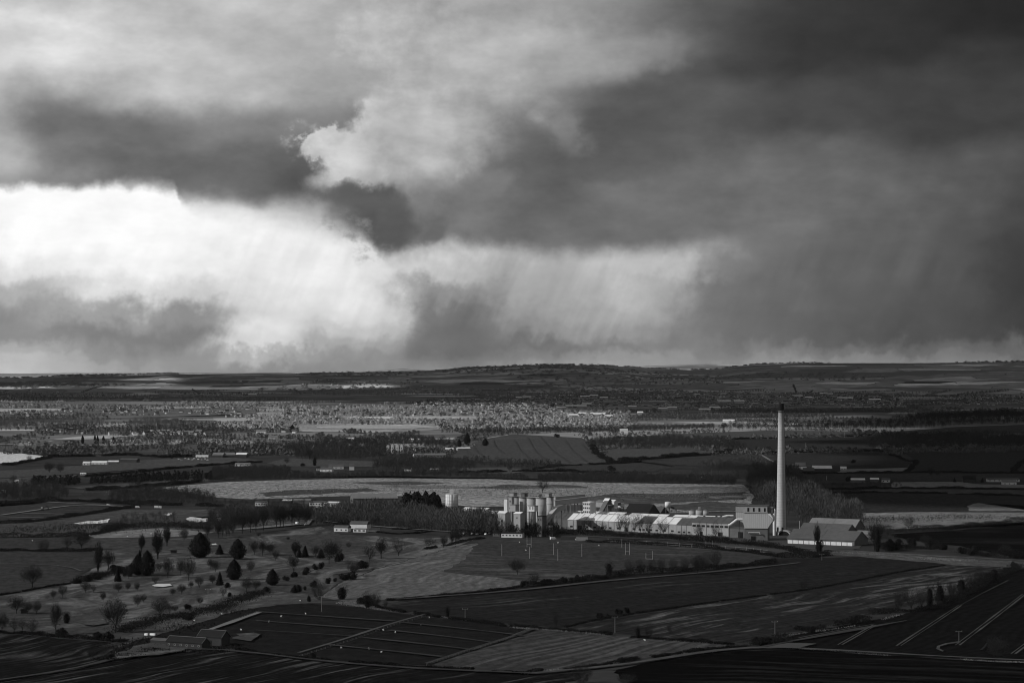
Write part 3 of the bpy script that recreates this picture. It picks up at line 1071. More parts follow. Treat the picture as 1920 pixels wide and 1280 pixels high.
# near ground, front to back
field("ploughed_field", [(-260, 1190), (0, 1187), (130, 1197), (232, 1206), (262, 1222), (205, 1240), (110, 1262), (0, 1278), (-260, 1330)], M_PLOUGH)
field("ploughed_field", [(-260, 1340), (0, 1279), (110, 1263), (210, 1241), (300, 1222), (440, 1220), (560, 1236), (760, 1252), (1000, 1262), (1060, 1262), (1140, 1256), (1090, 1400), (-260, 1420)], M_PLOUGH2)
field("dark_field", [(1000, 1420), (1100, 1262), (1240, 1238), (1400, 1218), (1500, 1216), (1680, 1230), (1860, 1240), (2250, 1252), (2300, 1420)], M_DARKSOIL)
field("paddock", [(225, 1208), (330, 1160), (450, 1132), (560, 1130), (640, 1134), (790, 1154), (800, 1156), (560, 1233), (430, 1214), (260, 1212)], M_PADDOCK)
field("paddock", [(560, 1233), (800, 1156), (880, 1164), (990, 1180), (800, 1246), (700, 1243)], M_PADDOCK)
field("ridged_field", [(800, 1246), (990, 1180), (1040, 1182), (1190, 1194), (1340, 1204), (1400, 1208), (1330, 1215), (1220, 1230), (1120, 1246), (1040, 1256), (900, 1252)], M_PADDOCK2)
field("arable_field", [(700, 1136), (760, 1122), (980, 1100), (1130, 1080), (1300, 1072), (1460, 1048), (1620, 1043), (1740, 1046), (1775, 1058), (1560, 1095), (1300, 1134), (1120, 1163), (1050, 1176), (880, 1162), (780, 1150)], M_ARABLE_A)
field("arable_field", [(1060, 1177), (1120, 1164), (1300, 1135), (1560, 1096), (1778, 1059), (1900, 1062), (1860, 1076), (1720, 1130), (1560, 1170), (1440, 1198), (1400, 1206), (1300, 1200), (1190, 1190)], M_ARABLE_B)
field("winter_crop_field", [(1440, 1202), (1500, 1188), (1690, 1152), (1800, 1118), (1905, 1066), (2200, 1075), (2260, 1250), (1860, 1236), (1680, 1226), (1500, 1213)], M_TRAM)
field("railway_embankment", [(1545, 1026), (1600, 1032), (1760, 1042), (1920, 1052), (2250, 1066), (2250, 1082), (1920, 1064), (1800, 1060), (1700, 1050), (1560, 1040)], M_BANK)
field("golf_course", [(-260, 1190), (-260, 1128), (0, 1116), (120, 1096), (180, 1062), (170, 1010), (340, 1008), (470, 1003), (600, 986), (640, 1002), (760, 1008), (900, 1008), (860, 1022), (720, 1062), (640, 1090), (600, 1118), (560, 1128), (450, 1130), (330, 1158), (225, 1204), (130, 1192), (0, 1184)], M_GOLF)
field("mown_meadow", [(600, 1120), (645, 1090), (722, 1062), (862, 1022), (935, 1012), (862, 1054), (830, 1072), (860, 1075), (1000, 1082), (975, 1098), (760, 1120), (660, 1130)], M_MEADOW)
field("playing_field", [(905, 1008), (1000, 1012), (1150, 1014), (1300, 1022), (1460, 1042), (1440, 1048), (1300, 1070), (1130, 1078), (1000, 1092), (860, 1074), (832, 1070), (864, 1054)], M_RUGBY)
field("pasture", [(-260, 1126), (-260, 1064), (0, 1034), (150, 1036), (178, 1060), (118, 1094), (0, 1114)], M_G1)
field("pasture", [(-260, 1030), (-260, 1010), (0, 1008), (120, 1009), (175, 1006), (170, 1030), (60, 1032), (0, 1030)], M_G1)
field("rough_pasture", [(165, 1003), (230, 994), (300, 990), (400, 998), (340, 1006), (180, 1009)], M_ROUGHP)
field("scrubland", [(-260, 1006), (-260, 975), (0, 978), (100, 970), (230, 955), (420, 955), (560, 966), (590, 980), (420, 1000), (290, 988), (180, 1000), (60, 1007)], M_ROUGH)
field("building_plot", [(-260, 975), (-260, 944), (0, 950), (88, 942), (215, 949), (212, 954), (100, 970), (0, 976)], M_G1)
field("ditch_rough", [(222, 1200), (330, 1156), (450, 1128), (500, 1106), (600, 1116), (600, 1130), (520, 1134), (440, 1146), (340, 1178), (270, 1196), (235, 1208)], M_ROUGH)
field("landfill_grassland", [(300, 914), (420, 903), (560, 899), (700, 896), (830, 893), (1000, 902), (1180, 906), (1395, 908), (1415, 930), (1400, 958), (1240, 962), (1060, 948), (900, 950), (820, 946), (760, 930), (640, 930), (470, 936), (400, 932), (330, 920)], M_LANDFILL)
for q in ([(1080, 934), (1150, 925), (1250, 926), (1400, 922), (1400, 936), (1280, 942), (1200, 946), (1120, 944)], [(480, 925), (560, 918), (700, 915), (720, 920), (600, 926), (500, 931)],
          [(860, 915), (960, 908), (1080, 910), (1100, 914), (960, 917)], [(1240, 948), (1330, 940), (1400, 944), (1400, 958), (1290, 958)], [(620, 905), (760, 902), (840, 906), (740, 910)]):
    field("scrub_patch", q, M_ROUGH, rag=9.0)
for q in ([(1180, 913), (1290, 912), (1380, 914), (1300, 917), (1200, 917)], [(700, 912), (830, 910), (900, 913), (800, 916)], [(1330, 930), (1400, 928), (1400, 932), (1340, 935)]):
    field("pale_patch", q, M_ROUGHP, rag=7.0)
field("works_yard", [(860, 962), (960, 954), (1080, 946), (1260, 962), (1400, 962), (1480, 990), (1640, 1010), (1600, 1032), (1460, 1036), (1280, 1014), (1100, 1006), (930, 1004), (860, 985)], M_CONC)
field("pale_rough_ground", [(1600, 962), (1720, 960), (1920, 961), (2200, 962), (2200, 984), (1920, 978), (1800, 986), (1700, 992), (1605, 996)], M_ROUGHP)
field("arable_field", [(1662, 1002), (1770, 996), (1920, 984), (2250, 984), (2250, 1050), (1920, 1048), (1800, 1024), (1700, 1012)], M_DARKSOIL)
field("pasture", [(1530, 929), (1640, 923), (1900, 930), (2200, 930), (2200, 958), (1820, 958), (1620, 960), (1560, 950)], M_ARF)
field("rough_mound", [(1815, 949), (1832, 943), (1870, 948), (1925, 957), (2100, 959), (1815, 958)], M_ROUGHP)
field("rough_pasture", [(1590, 917), (1920, 917), (2200, 918), (2200, 929), (1900, 929), (1650, 922)], M_ROUGH)
field("dry_grass_field", [(1676, 904), (1800, 903), (1830, 908), (2000, 910), (2000, 915), (1800, 914), (1670, 914)], M_ROUGHP)
field("pasture", [(1530, 888), (1920, 888), (2200, 888), (2200, 902), (1680, 902), (1530, 900)], M_G1)
field("dry_grass_strip", [(1580, 880), (1702, 877), (1700, 883), (1570, 886)], M_ROUGHP)
field("pasture", [(1444, 851), (1650, 847), (1715, 862), (1700, 876), (1560, 875), (1470, 866)], M_ARF)
field("pasture", [(1692, 848), (1920, 842), (2250, 842), (2250, 886), (1706, 886), (1720, 866)], M_ARF)
field("pasture", [(1360, 825), (1440, 822), (1640, 818), (1640, 842), (1440, 847), (1362, 846)], M_ARF)
field("pasture", [(1115, 822), (1300, 812), (1440, 807), (1620, 809), (1632, 816), (1440, 820), (1350, 823), (1280, 826)], M_G2)
field("pasture", [(1640, 812), (1800, 800), (1920, 796), (2250, 796), (2250, 812), (1900, 812), (1700, 816)], M_G1)
field("crescent_field", [(1128, 850), (1150, 842), (1280, 840), (1340, 846), (1352, 852), (1250, 857), (1150, 864), (1134, 860)], M_G2)
field("pasture", [(1222, 866), (1420, 852), (1440, 858), (1436, 876), (1300, 873), (1240, 870)], M_G1)
field("pasture", [(1010, 872), (1150, 869), (1262, 875), (1230, 884), (1100, 884), (1000, 882)], M_G1)
field("sloping_crop_field", [(842, 857), (884, 838), (905, 824), (962, 814), (1092, 821), (1116, 832), (1120, 850), (1146, 866), (1080, 871), (900, 866)], M_TRAMF)
field("pasture", [(800, 830), (880, 820), (930, 817), (900, 824), (880, 836), (820, 838)], M_G3)
field("pasture", [(860, 878), (952, 876), (1000, 884), (960, 888), (870, 887)], M_G2)
field("pasture", [(500, 868), (540, 859), (720, 866), (700, 876), (520, 874)], M_G2)
field("pasture", [(545, 895), (640, 888), (840, 886), (1100, 892), (1290, 897), (1290, 902), (1000, 898), (700, 892)], M_G1)
field("pasture", [(-260, 892), (60, 880), (290, 861), (430, 857), (490, 864), (300, 877), (150, 888), (0, 897), (-260, 906)], M_G2)
field("pasture", [(-260, 912), (0, 898), (150, 889), (126, 908), (0, 914), (-260, 926)], M_G2)
field("pasture", [(126, 914), (300, 903), (480, 893), (420, 900), (300, 910), (180, 920)], M_G2)
field("stubble_and_sunlit_field", [(-260, 846), (0, 848), (30, 849), (94, 857), (60, 863), (0, 869), (-260, 868)], M_P2)
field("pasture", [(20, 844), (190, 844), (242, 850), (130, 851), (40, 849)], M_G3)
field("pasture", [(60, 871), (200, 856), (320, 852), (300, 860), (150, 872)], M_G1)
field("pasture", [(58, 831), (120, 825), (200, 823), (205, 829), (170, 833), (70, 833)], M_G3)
field("stubble_and_sunlit_field", [(100, 823.5), (150, 818), (205, 816), (280, 816), (220, 819), (205, 822.5), (130, 824.6)], M_P1)
field("stubble_and_sunlit_field", [(-100, 804), (95, 805.5), (100, 807), (0, 808), (-100, 807)], M_P2)
field("stubble_and_sunlit_field", [(240, 806), (380, 805), (378, 810), (300, 809), (240, 809)], M_P1)
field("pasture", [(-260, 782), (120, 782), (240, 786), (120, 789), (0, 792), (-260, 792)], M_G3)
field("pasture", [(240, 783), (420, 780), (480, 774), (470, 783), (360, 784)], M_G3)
field("stubble_and_sunlit_field", [(655, 782), (742, 780.5), (722, 788), (640, 787)], M_P2)  # grass in the lit band; its pale colour carries the sunlight
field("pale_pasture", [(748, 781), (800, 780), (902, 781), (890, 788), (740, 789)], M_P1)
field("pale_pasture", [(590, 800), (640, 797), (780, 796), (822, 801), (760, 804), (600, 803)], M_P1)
field("stubble_and_sunlit_field", [(560, 806), (760, 807.5), (700, 811), (570, 809)], M_P1)
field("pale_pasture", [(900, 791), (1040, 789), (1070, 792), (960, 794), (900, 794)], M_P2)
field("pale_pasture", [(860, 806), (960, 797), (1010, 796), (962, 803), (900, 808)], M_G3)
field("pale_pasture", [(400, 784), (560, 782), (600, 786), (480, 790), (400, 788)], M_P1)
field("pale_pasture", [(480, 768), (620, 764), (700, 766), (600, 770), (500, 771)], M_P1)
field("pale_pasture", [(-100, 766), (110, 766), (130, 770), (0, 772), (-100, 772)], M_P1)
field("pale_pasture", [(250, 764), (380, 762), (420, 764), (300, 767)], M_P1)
field("pasture", [(1200, 776), (1340, 774), (1440, 769), (1440, 782), (1300, 786), (1200, 782)], M_G1)
field("pasture", [(1440, 767), (1700, 766), (1660, 776), (1440, 782)], M_G1)
KEEP = [[(x, y) for x, y in q] for q in (
    [(842, 857), (905, 824), (962, 814), (1092, 821), (1120, 850), (1146, 866), (1080, 871)],
    [(1134, 860), (1150, 842), (1280, 840), (1352, 852), (1250, 857)],
    [(1360, 846), (1360, 825), (1640, 818), (1640, 842)], [(1222, 866), (1420, 852), (1436, 876)],
    [(1692, 848), (2250, 842), (2250, 886), (1706, 886)], [(1444, 851), (1650, 847), (1700, 876), (1500, 868)],
    [(-260, 846), (0, 848), (94, 857), (0, 869), (-260, 868)], [(60, 880), (290, 861), (430, 857), (490, 864), (150, 888)],
    [(640, 781), (900, 780), (890, 789), (640, 788)], [(560, 797), (820, 796), (820, 811), (560, 810)],
    [(100, 816), (280, 816), (205, 830), (58, 833)], [(1110, 822), (1440, 806), (1632, 816), (1350, 823)])]


def inside(poly, x, y):
    c = False
    n = len(poly)
    for i in range(n):
        x1, y1 = poly[i]; x2, y2 = poly[(i + 1) % n]
        if (y1 > y) != (y2 > y) and x < (x2 - x1) * (y - y1) / (y2 - y1) + x1:
            c = not c
    return c


def hill_field(rows, mat):
    """field draped over the far slopes, given as rows (y, x0, x1)"""
    Vs = []; N = 14
    ys = np.arange(rows[0][0], rows[-1][0] + 0.01, 0.5)
    for y in ys:
        x0 = np.interp(y, [r[0] for r in rows], [r[1] for r in rows]); x1 = np.interp(y, [r[0] for r in rows], [r[2] for r in rows])
        for k in range(N + 1):
            p = G(x0 + (x1 - x0) * k / N, y)
            Vs.append((p.x, p.y, p.z + 1.6))
    Fq = [(r * (N + 1) + k, r * (N + 1) + k + 1, (r + 1) * (N + 1) + k + 1, (r + 1) * (N + 1) + k) for r in range(len(ys) - 1) for k in range(N)]
    me = bpy.data.meshes.new("hill_field")
    me.from_pydata(Vs, [], Fq)
    me.materials.append(mat)
    tag(link_mesh("hill_field", me), kind="structure")


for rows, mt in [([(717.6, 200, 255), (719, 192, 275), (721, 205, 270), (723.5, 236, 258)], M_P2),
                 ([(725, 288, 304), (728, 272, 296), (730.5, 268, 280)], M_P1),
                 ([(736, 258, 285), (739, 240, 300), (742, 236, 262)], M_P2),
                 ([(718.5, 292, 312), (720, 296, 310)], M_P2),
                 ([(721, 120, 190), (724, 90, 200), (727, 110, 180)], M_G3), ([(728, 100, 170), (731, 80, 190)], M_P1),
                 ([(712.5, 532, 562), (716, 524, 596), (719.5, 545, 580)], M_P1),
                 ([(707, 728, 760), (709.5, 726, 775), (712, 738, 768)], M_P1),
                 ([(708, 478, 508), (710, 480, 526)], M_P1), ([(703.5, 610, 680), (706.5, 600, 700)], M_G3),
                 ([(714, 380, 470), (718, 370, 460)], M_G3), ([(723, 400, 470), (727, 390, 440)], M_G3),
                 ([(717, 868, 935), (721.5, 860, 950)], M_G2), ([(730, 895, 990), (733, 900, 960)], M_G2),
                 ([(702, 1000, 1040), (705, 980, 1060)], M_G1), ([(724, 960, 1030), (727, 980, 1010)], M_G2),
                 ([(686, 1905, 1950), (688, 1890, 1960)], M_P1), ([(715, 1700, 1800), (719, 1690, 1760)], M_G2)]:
    hill_field(rows, mt)

# ponds behind the scrub on the left
for q in ([(138, 982.5), (150, 980), (165, 978), (180, 978), (204, 973), (203, 981), (180, 983), (160, 983.5), (150, 984)], [(347, 974), (356, 970), (380, 973), (410, 971), (440, 970), (448, 975), (420, 978), (395, 978), (380, 980), (360, 980)], [(307, 964), (321, 963), (320, 967), (312, 968)]):
    field("pond", q, M_WATER)

# bunkers and greens of the golf course
for q in ([(284, 1099), (296, 1096), (318, 1096), (322, 1099), (306, 1102), (290, 1101)], [(398, 1021), (408, 1020), (410, 1023), (399, 1023)]):
    field("sand_bunker", q, M_SAND)
field("putting_green", [(150, 1166), (170, 1162), (196, 1164), (200, 1170), (178, 1175), (156, 1173)], M_G2)

# tracks, lanes, tramlines
ROADM = plain("asphalt", 0.06, 0.3, 0.2, coords='p')
strip("lane", [(575, 985), (585, 972), (600, 978), (640, 983), (760, 992), (900, 1002)], 4.5, M_TRACKP, 1.2)
strip("car_park", [(440, 994), (500, 990), (560, 983)], 16, M_TRACKP, 1.15)
strip("lane", [(370, 985), (450, 974), (530, 972)], 6, M_TRACKD, 1.1)
strip("lane", [(0, 967), (85, 955), (150, 946), (215, 950)], 6, M_TRACKP, 1.2)
strip("site_track", [(0, 970), (120, 973)], 4, M_TRACKP, 1.2)
strip("site_track", [(85, 957), (180, 959), (215, 955)], 4, M_TRACK, 1.2)
strip("site_track", [(88, 942), (215, 949), (260, 952)], 5, M_TRACKP, 1.2)
strip("site_track", [(40, 963), (120, 965)], 4, M_TRACKP, 1.2)
strip("site_track", [(120, 953), (190, 953)], 4, M_TRACK, 1.2)
strip("farm_track", [(-60, 1284), (100, 1264), (200, 1242), (262, 1220), (330, 1212), (440, 1218), (560, 1238), (760, 1255), (1000, 1264)], 4, M_TRACKD, 1.0, 0.4)
strip("farm_track", [(1000, 1264), (1140, 1254), (1240, 1236), (1400, 1213), (1460, 1213), (1680, 1228), (1860, 1238), (2100, 1246)], 5, M_TRACK, 1.05, 0.4)
strip("farm_track", [(395, 1182), (440, 1166), (486, 1150)], 4.5, M_TRACKP, 1.1, 0.3)
strip("field_verge", [(740, 1125), (980, 1108), (1130, 1090), (1310, 1076), (1450, 1062), (1500, 1056)], 5, M_TRACK, 1.0, 0.5)
strip("field_verge", [(1420, 1216), (1480, 1204), (1560, 1190), (1700, 1165)], 6, M_TRACKD, 1.0, 0.8)
for a, b in (((1575, 1211), (1640, 1174)), ((1685, 1213), (1800, 1137)), ((1795, 1212), (1920, 1116)), ((1900, 1228), (1990, 1160))):
    for dx in (-4.0, 4.0):
        mid = ((a[0] + b[0]) / 2 + dx + 2, (a[1] + b[1]) / 2 - 1)
        strip("tractor_rut", [(a[0] + dx, a[1]), mid, (b[0] + dx * 0.7, b[1])], 0.9, M_TRACK, 1.1, 0.6)
strip("tractor_rut", [(1800, 1137), (1840, 1115), (1890, 1090)], 0.9, M_TRACKD, 1.1, 0.6)
for k in (0, 5):
    strip("tractor_rut", [(1800, 1205 + k * .3), (1770, 1207 + k * .2), (1748 + k, 1214), (1748 + k, 1220), (1768, 1224 - k * .3)], 1.0, M_TRACK, 1.1, 0.5)
    strip("tractor_rut", [(1850, 1208), (1856 - k, 1215), (1840, 1221)], 1.0, M_TRACKD, 1.1, 0.5)
strip("tractor_rut", [(1498, 1198), (1560, 1186), (1640, 1172)], 1.3, M_TRACKD, 1.1, 0.7)
# pale strips between the paddocks
for q in ([(480, 1148), (560, 1154), (740, 1166)], [(480, 1165), (600, 1174), (712, 1182)], [(480, 1183), (600, 1190), (660, 1194)],
          [(750, 1168), (850, 1177), (980, 1193)], [(730, 1183), (850, 1196), (880, 1200), (930, 1207)], [(672, 1196), (800, 1209), (890, 1220)],
          [(610, 1210), (700, 1218), (830, 1233)]):
    strip("paddock_strip", q, 2.6, M_TRACKD, 1.0, 0.7)
strip("paddock_path", [(560, 1226), (660, 1196), (740, 1168), (795, 1154)], 3.0, M_TRACK, 1.1, 0.5)
strip("paddock_path", [(800, 1246), (870, 1222), (930, 1204), (965, 1196), (1000, 1180)], 2.2, M_TRACKD, 1.1, 0.5)
strip("golf_path", [(620, 1078), (700, 1068), (760, 1052), (840, 1046)], 2.6, M_TRACK, 1.1, 0.3)
strip("golf_path", [(475, 1050), (560, 1051), (610, 1053)], 2.0, M_TRACKD, 1.1, 0.3)
strip("golf_path", [(0, 1058), (60, 1057), (120, 1060), (150, 1066), (152, 1072)], 2.2, M_TRACK, 1.1, 0.4)
for a, b in (((893, 856), (870, 838)), ((918, 864), (885, 832)), ((945, 850), (925, 826)), ((1000, 866), (965, 826)), ((1028, 868), (990, 822)),
             ((1068, 868), (1012, 818)), ((1100, 866), (1060, 826)), ((1136, 866), (1090, 832))):
    strip("tramline", [a, ((a[0] + b[0]) / 2 - 5, (a[1] + b[1]) / 2 + 1), b], 2.6, M_TRACKD, 1.3, 0.5)
strip("hill_lane", [(1425, 852), (1445, 864), (1462, 872)], 5, M_TRACKP, 1.3)
strip("hill_lane", [(1648, 846), (1672, 853), (1684, 858)], 5, M_TRACKD, 1.3)
strip("drain", [(1200, 866), (1262, 875)], 6, M_DARKSOIL, 1.3)
strip("lane", [(1610, 808), (1625, 813), (1632, 818)], 6, M_TRACK, 1.3)
strip("railway_line", [(1460, 1027), (1545, 1031), (1600, 1035), (1760, 1044), (1920, 1053), (2250, 1068)], 4, ROADM, 1.4)
field("puddled_chalk", [(1440, 1214), (1480, 1207), (1530, 1209), (1500, 1216)], M_TRACK)
field("trampled_ground", [(240, 1214), (300, 1206), (360, 1218), (300, 1230), (250, 1232), (215, 1238)], M_ROUGH, rag=8.0)
field("trampled_ground", [(440, 1190), (470, 1188), (484, 1196), (470, 1203), (445, 1200)], M_ROUGH, rag=9.0)
field("trampled_ground", [(1060, 1275), (1100, 1264), (1160, 1262), (1180, 1272), (1150, 1290), (1070, 1292)], M_TRACKD, rag=9.0)

# ------------------------------------------------------------------ single trees: (x, y of the foot, height, width, kind) in photograph pixels
add_trees("golf course", [
 (375, 1045, 46, 40, 'evergreen'), (412, 1039, 19, 15, 'cone'), (258, 1078, 38, 24, 'evergreen'), (276, 1079, 46, 30, 'evergreen'), (262, 1076, 47, 16, 'cone'),
 (221, 1090, 23, 14, 'cone'), (412, 1097, 26, 14, 'cone'), (185, 1076, 60, 16, 'poplar'), (203, 1070, 40, 24, 'tall'), (295, 1048, 56, 20, 'poplar'),
 (266, 1036, 36, 12, 'poplar'), (313, 1023, 38, 14, 'poplar'), (345, 1015, 26, 20, 'round'), (389, 1009, 32, 16, 'tall'), (410, 1008, 30, 14, 'tall'),
 (241, 1085, 26, 20, 'gaunt'), (298, 1072, 20, 18, 'round'), (315, 1083, 38, 24, 'round'), (339, 1079, 32, 20, 'round'), (354, 1088, 46, 30, 'round'),
 (395, 1067, 22, 16, 'round'), (404, 1072, 24, 20, 'round'), (292, 1096, 18, 18, 'gaunt'), (372, 1098, 20, 18, 'gaunt'), (398, 1092, 15, 13, 'gaunt'),
 (446, 1048, 37, 30, 'evergreen'), (439, 1087, 38, 28, 'evergreen'), (477, 1040, 27, 22, 'round'), (492, 1041, 30, 16, 'tall'), (507, 1041, 27, 22, 'round'),
 (517, 1051, 22, 17, 'round'), (470, 1073, 22, 18, 'round'), (555, 1043, 30, 18, 'poplar'), (561, 1045, 18, 12, 'cone'), (572, 1044, 22, 14, 'cone'),
 (602, 1046, 18, 15, 'cone'), (617, 1057, 44, 32, 'round'), (629, 1054, 38, 26, 'round'), (592, 1045, 24, 20, 'round'), (638, 1052, 17, 18, 'bush'),
 (550, 1075, 36, 24, 'round'), (573, 1077, 17, 17, 'bush'), (592, 1068, 13, 12, 'bush'), (603, 1066, 14, 12, 'bush'), (511, 1097, 30, 24, 'evergreen'),
 (536, 1089, 12, 12, 'bush'), (553, 1082, 12, 13, 'bush'), (693, 1053, 36, 26, 'gaunt'), (715, 1047, 40, 26, 'tall'), (747, 1042, 34, 28, 'gaunt'),
 (804, 1027, 22, 26, 'gaunt'), (832, 1026, 24, 18, 'gaunt'), (681, 1066, 18, 22, 'bush'), (663, 1080, 26, 26, 'round'), (657, 1086, 18, 22, 'bush'), (643, 1087, 15, 18, 'bush'),
 (615, 1094, 13, 12, 'bush'), (628, 1090, 8, 8, 'bush'), (588, 1101, 16, 14, 'bush'), (485, 1006, 8, 10, 'round'), (540, 1013, 8, 9, 'round'),
 (654, 1026, 11, 13, 'shrub'), (31, 1150, 34, 36, 'round'), (52, 1151, 24, 20, 'round'), (69, 1151, 25, 20, 'round'), (4, 1184, 36, 26, 'round'),
 (27, 1186, 31, 24, 'gaunt'), (42, 1184, 27, 20, 'gaunt'), (60, 1191, 34, 26, 'gaunt'), (104, 1189, 60, 22, 'tall'), (125, 1168, 25, 20, 'ivy'),
 (114, 1193, 18, 22, 'bush'), (100, 1122, 17, 14, 'round'), (117, 1120, 24, 18, 'round'), (161, 1111, 22, 22, 'round'), (175, 1110, 18, 18, 'gaunt'),
 (193, 1128, 20, 13, 'round'), (222, 1110, 18, 20, 'round'), (240, 1107, 17, 13, 'round'), (257, 1108, 17, 12, 'round'), (258, 1138, 25, 18, 'round'),
 (269, 1129, 16, 15, 'round'), (216, 1186, 64, 50, 'round'), (301, 1159, 40, 34, 'round'), (318, 1152, 24, 16, 'gaunt'), (328, 1148, 14, 13, 'round'),
 (352, 1142, 13, 14, 'bush'), (375, 1133, 14, 15, 'round'), (341, 1114, 20, 17, 'round'), (324, 1117, 16, 14, 'round'), (358, 1105, 17, 12, 'round'),
 (374, 1102, 22, 18, 'gaunt'), (398, 1095, 18, 15, 'round'), (418, 1121, 24, 18, 'gaunt'), (431, 1119, 12, 8, 'bush'), (427, 1102, 14, 12, 'bush'),
 (463, 1108, 25, 26, 'round'), (480, 1106, 20, 22, 'round'), (180, 1198, 16, 16, 'bush'), (192, 1198, 14, 14, 'bush'), (207, 1198, 17, 15, 'bush'),
 (352, 1162, 16, 24, 'bush'), (146, 1094, 12, 16, 'bush'), (165, 1090, 16, 18, 'bush'), (180, 1086, 14, 18, 'bush'), (240, 1080, 26, 20, 'bush'), (219, 1074, 20, 26, 'bush')])
add_trees("pasture by the golf course", [
 (153, 1030, 38, 34, 'round'), (126, 1031, 26, 22, 'gaunt'), (81, 1032, 22, 26, 'shrub'), (60, 1102, 42, 44, 'round')])
add_trees("car park avenue", [(454, 1000, 44, 24, 'tall'), (469, 998, 44, 20, 'tall'), (480, 996, 40, 20, 'tall'), (494, 994, 46, 22, 'tall'),
 (518, 990, 46, 20, 'tall'), (525, 989, 42, 20, 'tall'), (532, 988, 44, 20, 'tall'), (547, 987, 44, 24, 'tall'), (560, 985, 42, 22, 'tall'),
 (409, 1007, 36, 14, 'gaunt'), (417, 1007, 32, 12, 'gaunt'), (424, 1006, 32, 12, 'gaunt'), (430, 1005, 30, 12, 'gaunt'), (437, 1004, 30, 14, 'gaunt'),
 (575, 984, 36, 24, 'round'), (440, 990, 34, 24, 'round')])
add_trees("meadow edge", [(558, 1111, 17, 20, 'bush'), (572, 1106, 10, 8, 'bush'), (596, 1125, 38, 28, 'shrub'), (579, 1128, 15, 8, 'bush'),
 (641, 1123, 30, 28, 'ivy'), (690, 1139, 32, 26, 'ivy'), (703, 1141, 30, 26, 'round'), (680, 1134, 22, 20, 'bush'), (723, 1141, 18, 10, 'gaunt'), (500, 1110, 14, 18, 'bush'),
 (839, 1157, 24, 12, 'ivy'), (587, 1235, 14, 12, 'bush'), (172, 1235, 22, 20, 'gaunt'), (208, 1232, 9, 12, 'bush')])
add_trees("playing field", [(970, 1077, 31, 36, 'round'), (848, 1023, 26, 10, 'tall'), (855, 1021, 28, 12, 'tall'), (861, 1019, 26, 12, 'tall'), (832, 1026, 22, 14, 'gaunt')])
add_trees("field hedge", [(981, 1100, 13, 12, 'bush'), (1001, 1098, 27, 24, 'gaunt'), (1018, 1096, 14, 12, 'bush'), (1030, 1095, 14, 14, 'bush'), (1058, 1092, 14, 12, 'bush'),
 (1072, 1091, 12, 7, 'bush'), (1082, 1089, 14, 12, 'bush'), (1142, 1080, 32, 20, 'ivy'), (1180, 1076, 28, 22, 'shrub'), (1200, 1076, 30, 22, 'shrub'), (1222, 1074, 27, 22, 'shrub'),
 (1240, 1073, 28, 20, 'shrub'), (1262, 1071, 26, 20, 'shrub'), (1284, 1070, 26, 22, 'shrub'), (1308, 1077, 38, 28, 'round'), (1324, 1068, 34, 24, 'shrub'), (1342, 1062, 32, 26, 'shrub'),
 (1043, 1179, 31, 14, 'gaunt'), (1196, 1196, 26, 14, 'ivy'), (1217, 1196, 27, 20, 'shrub'), (1160, 1152, 14, 14, 'bush'), (1175, 1149, 12, 11, 'bush'), (1141, 1156, 7, 7, 'bush'),
 (1125, 1159, 14, 12, 'bush'), (1090, 1284, 42, 48, 'shrub'), (1175, 1282, 20, 40, 'shrub'), (1422, 1208, 20, 26, 'bush'), (1438, 1206, 16, 24, 'bush'), (1256, 1190, 22, 14, 'gaunt')])
add_trees("winter crop field", [(1507, 1108, 23, 18, 'gaunt'), (1684, 1146, 32, 16, 'gaunt'), (1709, 1145, 46, 32, 'gaunt'), (1728, 1142, 40, 24, 'round'), (1743, 1137, 46, 22, 'ivy'),
 (1762, 1133, 48, 26, 'ivy'), (1784, 1126, 40, 22, 'round'), (1803, 1115, 38, 26, 'ivy'), (1820, 1108, 34, 22, 'round'), (1836, 1101, 36, 28, 'gaunt'), (1858, 1090, 26, 24, 'bush'),
 (1690, 1138, 40, 30, 'shrub'), (1868, 1236, 44, 46, 'shrub'), (1900, 1064, 14, 12, 'bush'), (1601, 1168, 16, 18, 'bush'), (1519, 1186, 14, 22, 'bush')])
add_trees("sheds", [(1645, 1034, 58, 20, 'ivy'), (1640, 1032, 50, 24, 'tall'), (1532, 1031, 50, 12, 'poplar'), (1536, 1034, 24, 16, 'bush'), (1665, 1032, 26, 26, 'bush'), (1680, 1030, 24, 22, 'bush'),
 (1704, 992, 26, 28, 'gaunt'), (1735, 1024, 22, 24, 'round'), (1752, 1027, 18, 26, 'bush'), (1710, 1024, 18, 20, 'bush'), (1822, 1040, 20, 24, 'bush'), (1805, 1038, 16, 18, 'bush'), (1884, 1044, 24, 26, 'round'), (1900, 1046, 18, 22, 'bush'),
 (1770, 1030, 14, 18, 'bush'), (1650, 1008, 26, 22, 'round')])
add_trees("works", [(1017, 924, 34, 26, 'gaunt'), (1163, 1000, 42, 20, 'gaunt'), (1174, 1002, 44, 22, 'gaunt'), (1190, 1003, 46, 20, 'gaunt'), (1200, 1003, 44, 18, 'gaunt'), (1216, 1004, 40, 20, 'gaunt'),
 (1243, 1003, 34, 26, 'gaunt'), (1310, 1008, 30, 22, 'gaunt'), (1342, 1010, 32, 18, 'gaunt'), (1410, 1012, 26, 16, 'gaunt'), (1100, 1000, 30, 22, 'gaunt'), (1130, 1003, 26, 20, 'gaunt'),
 (940, 996, 30, 24, 'gaunt'), (962, 996, 34, 22, 'gaunt'), (1000, 1000, 26, 20, 'round'), (1030, 1002, 22, 22, 'round'), (985, 998, 26, 20, 'bush')])
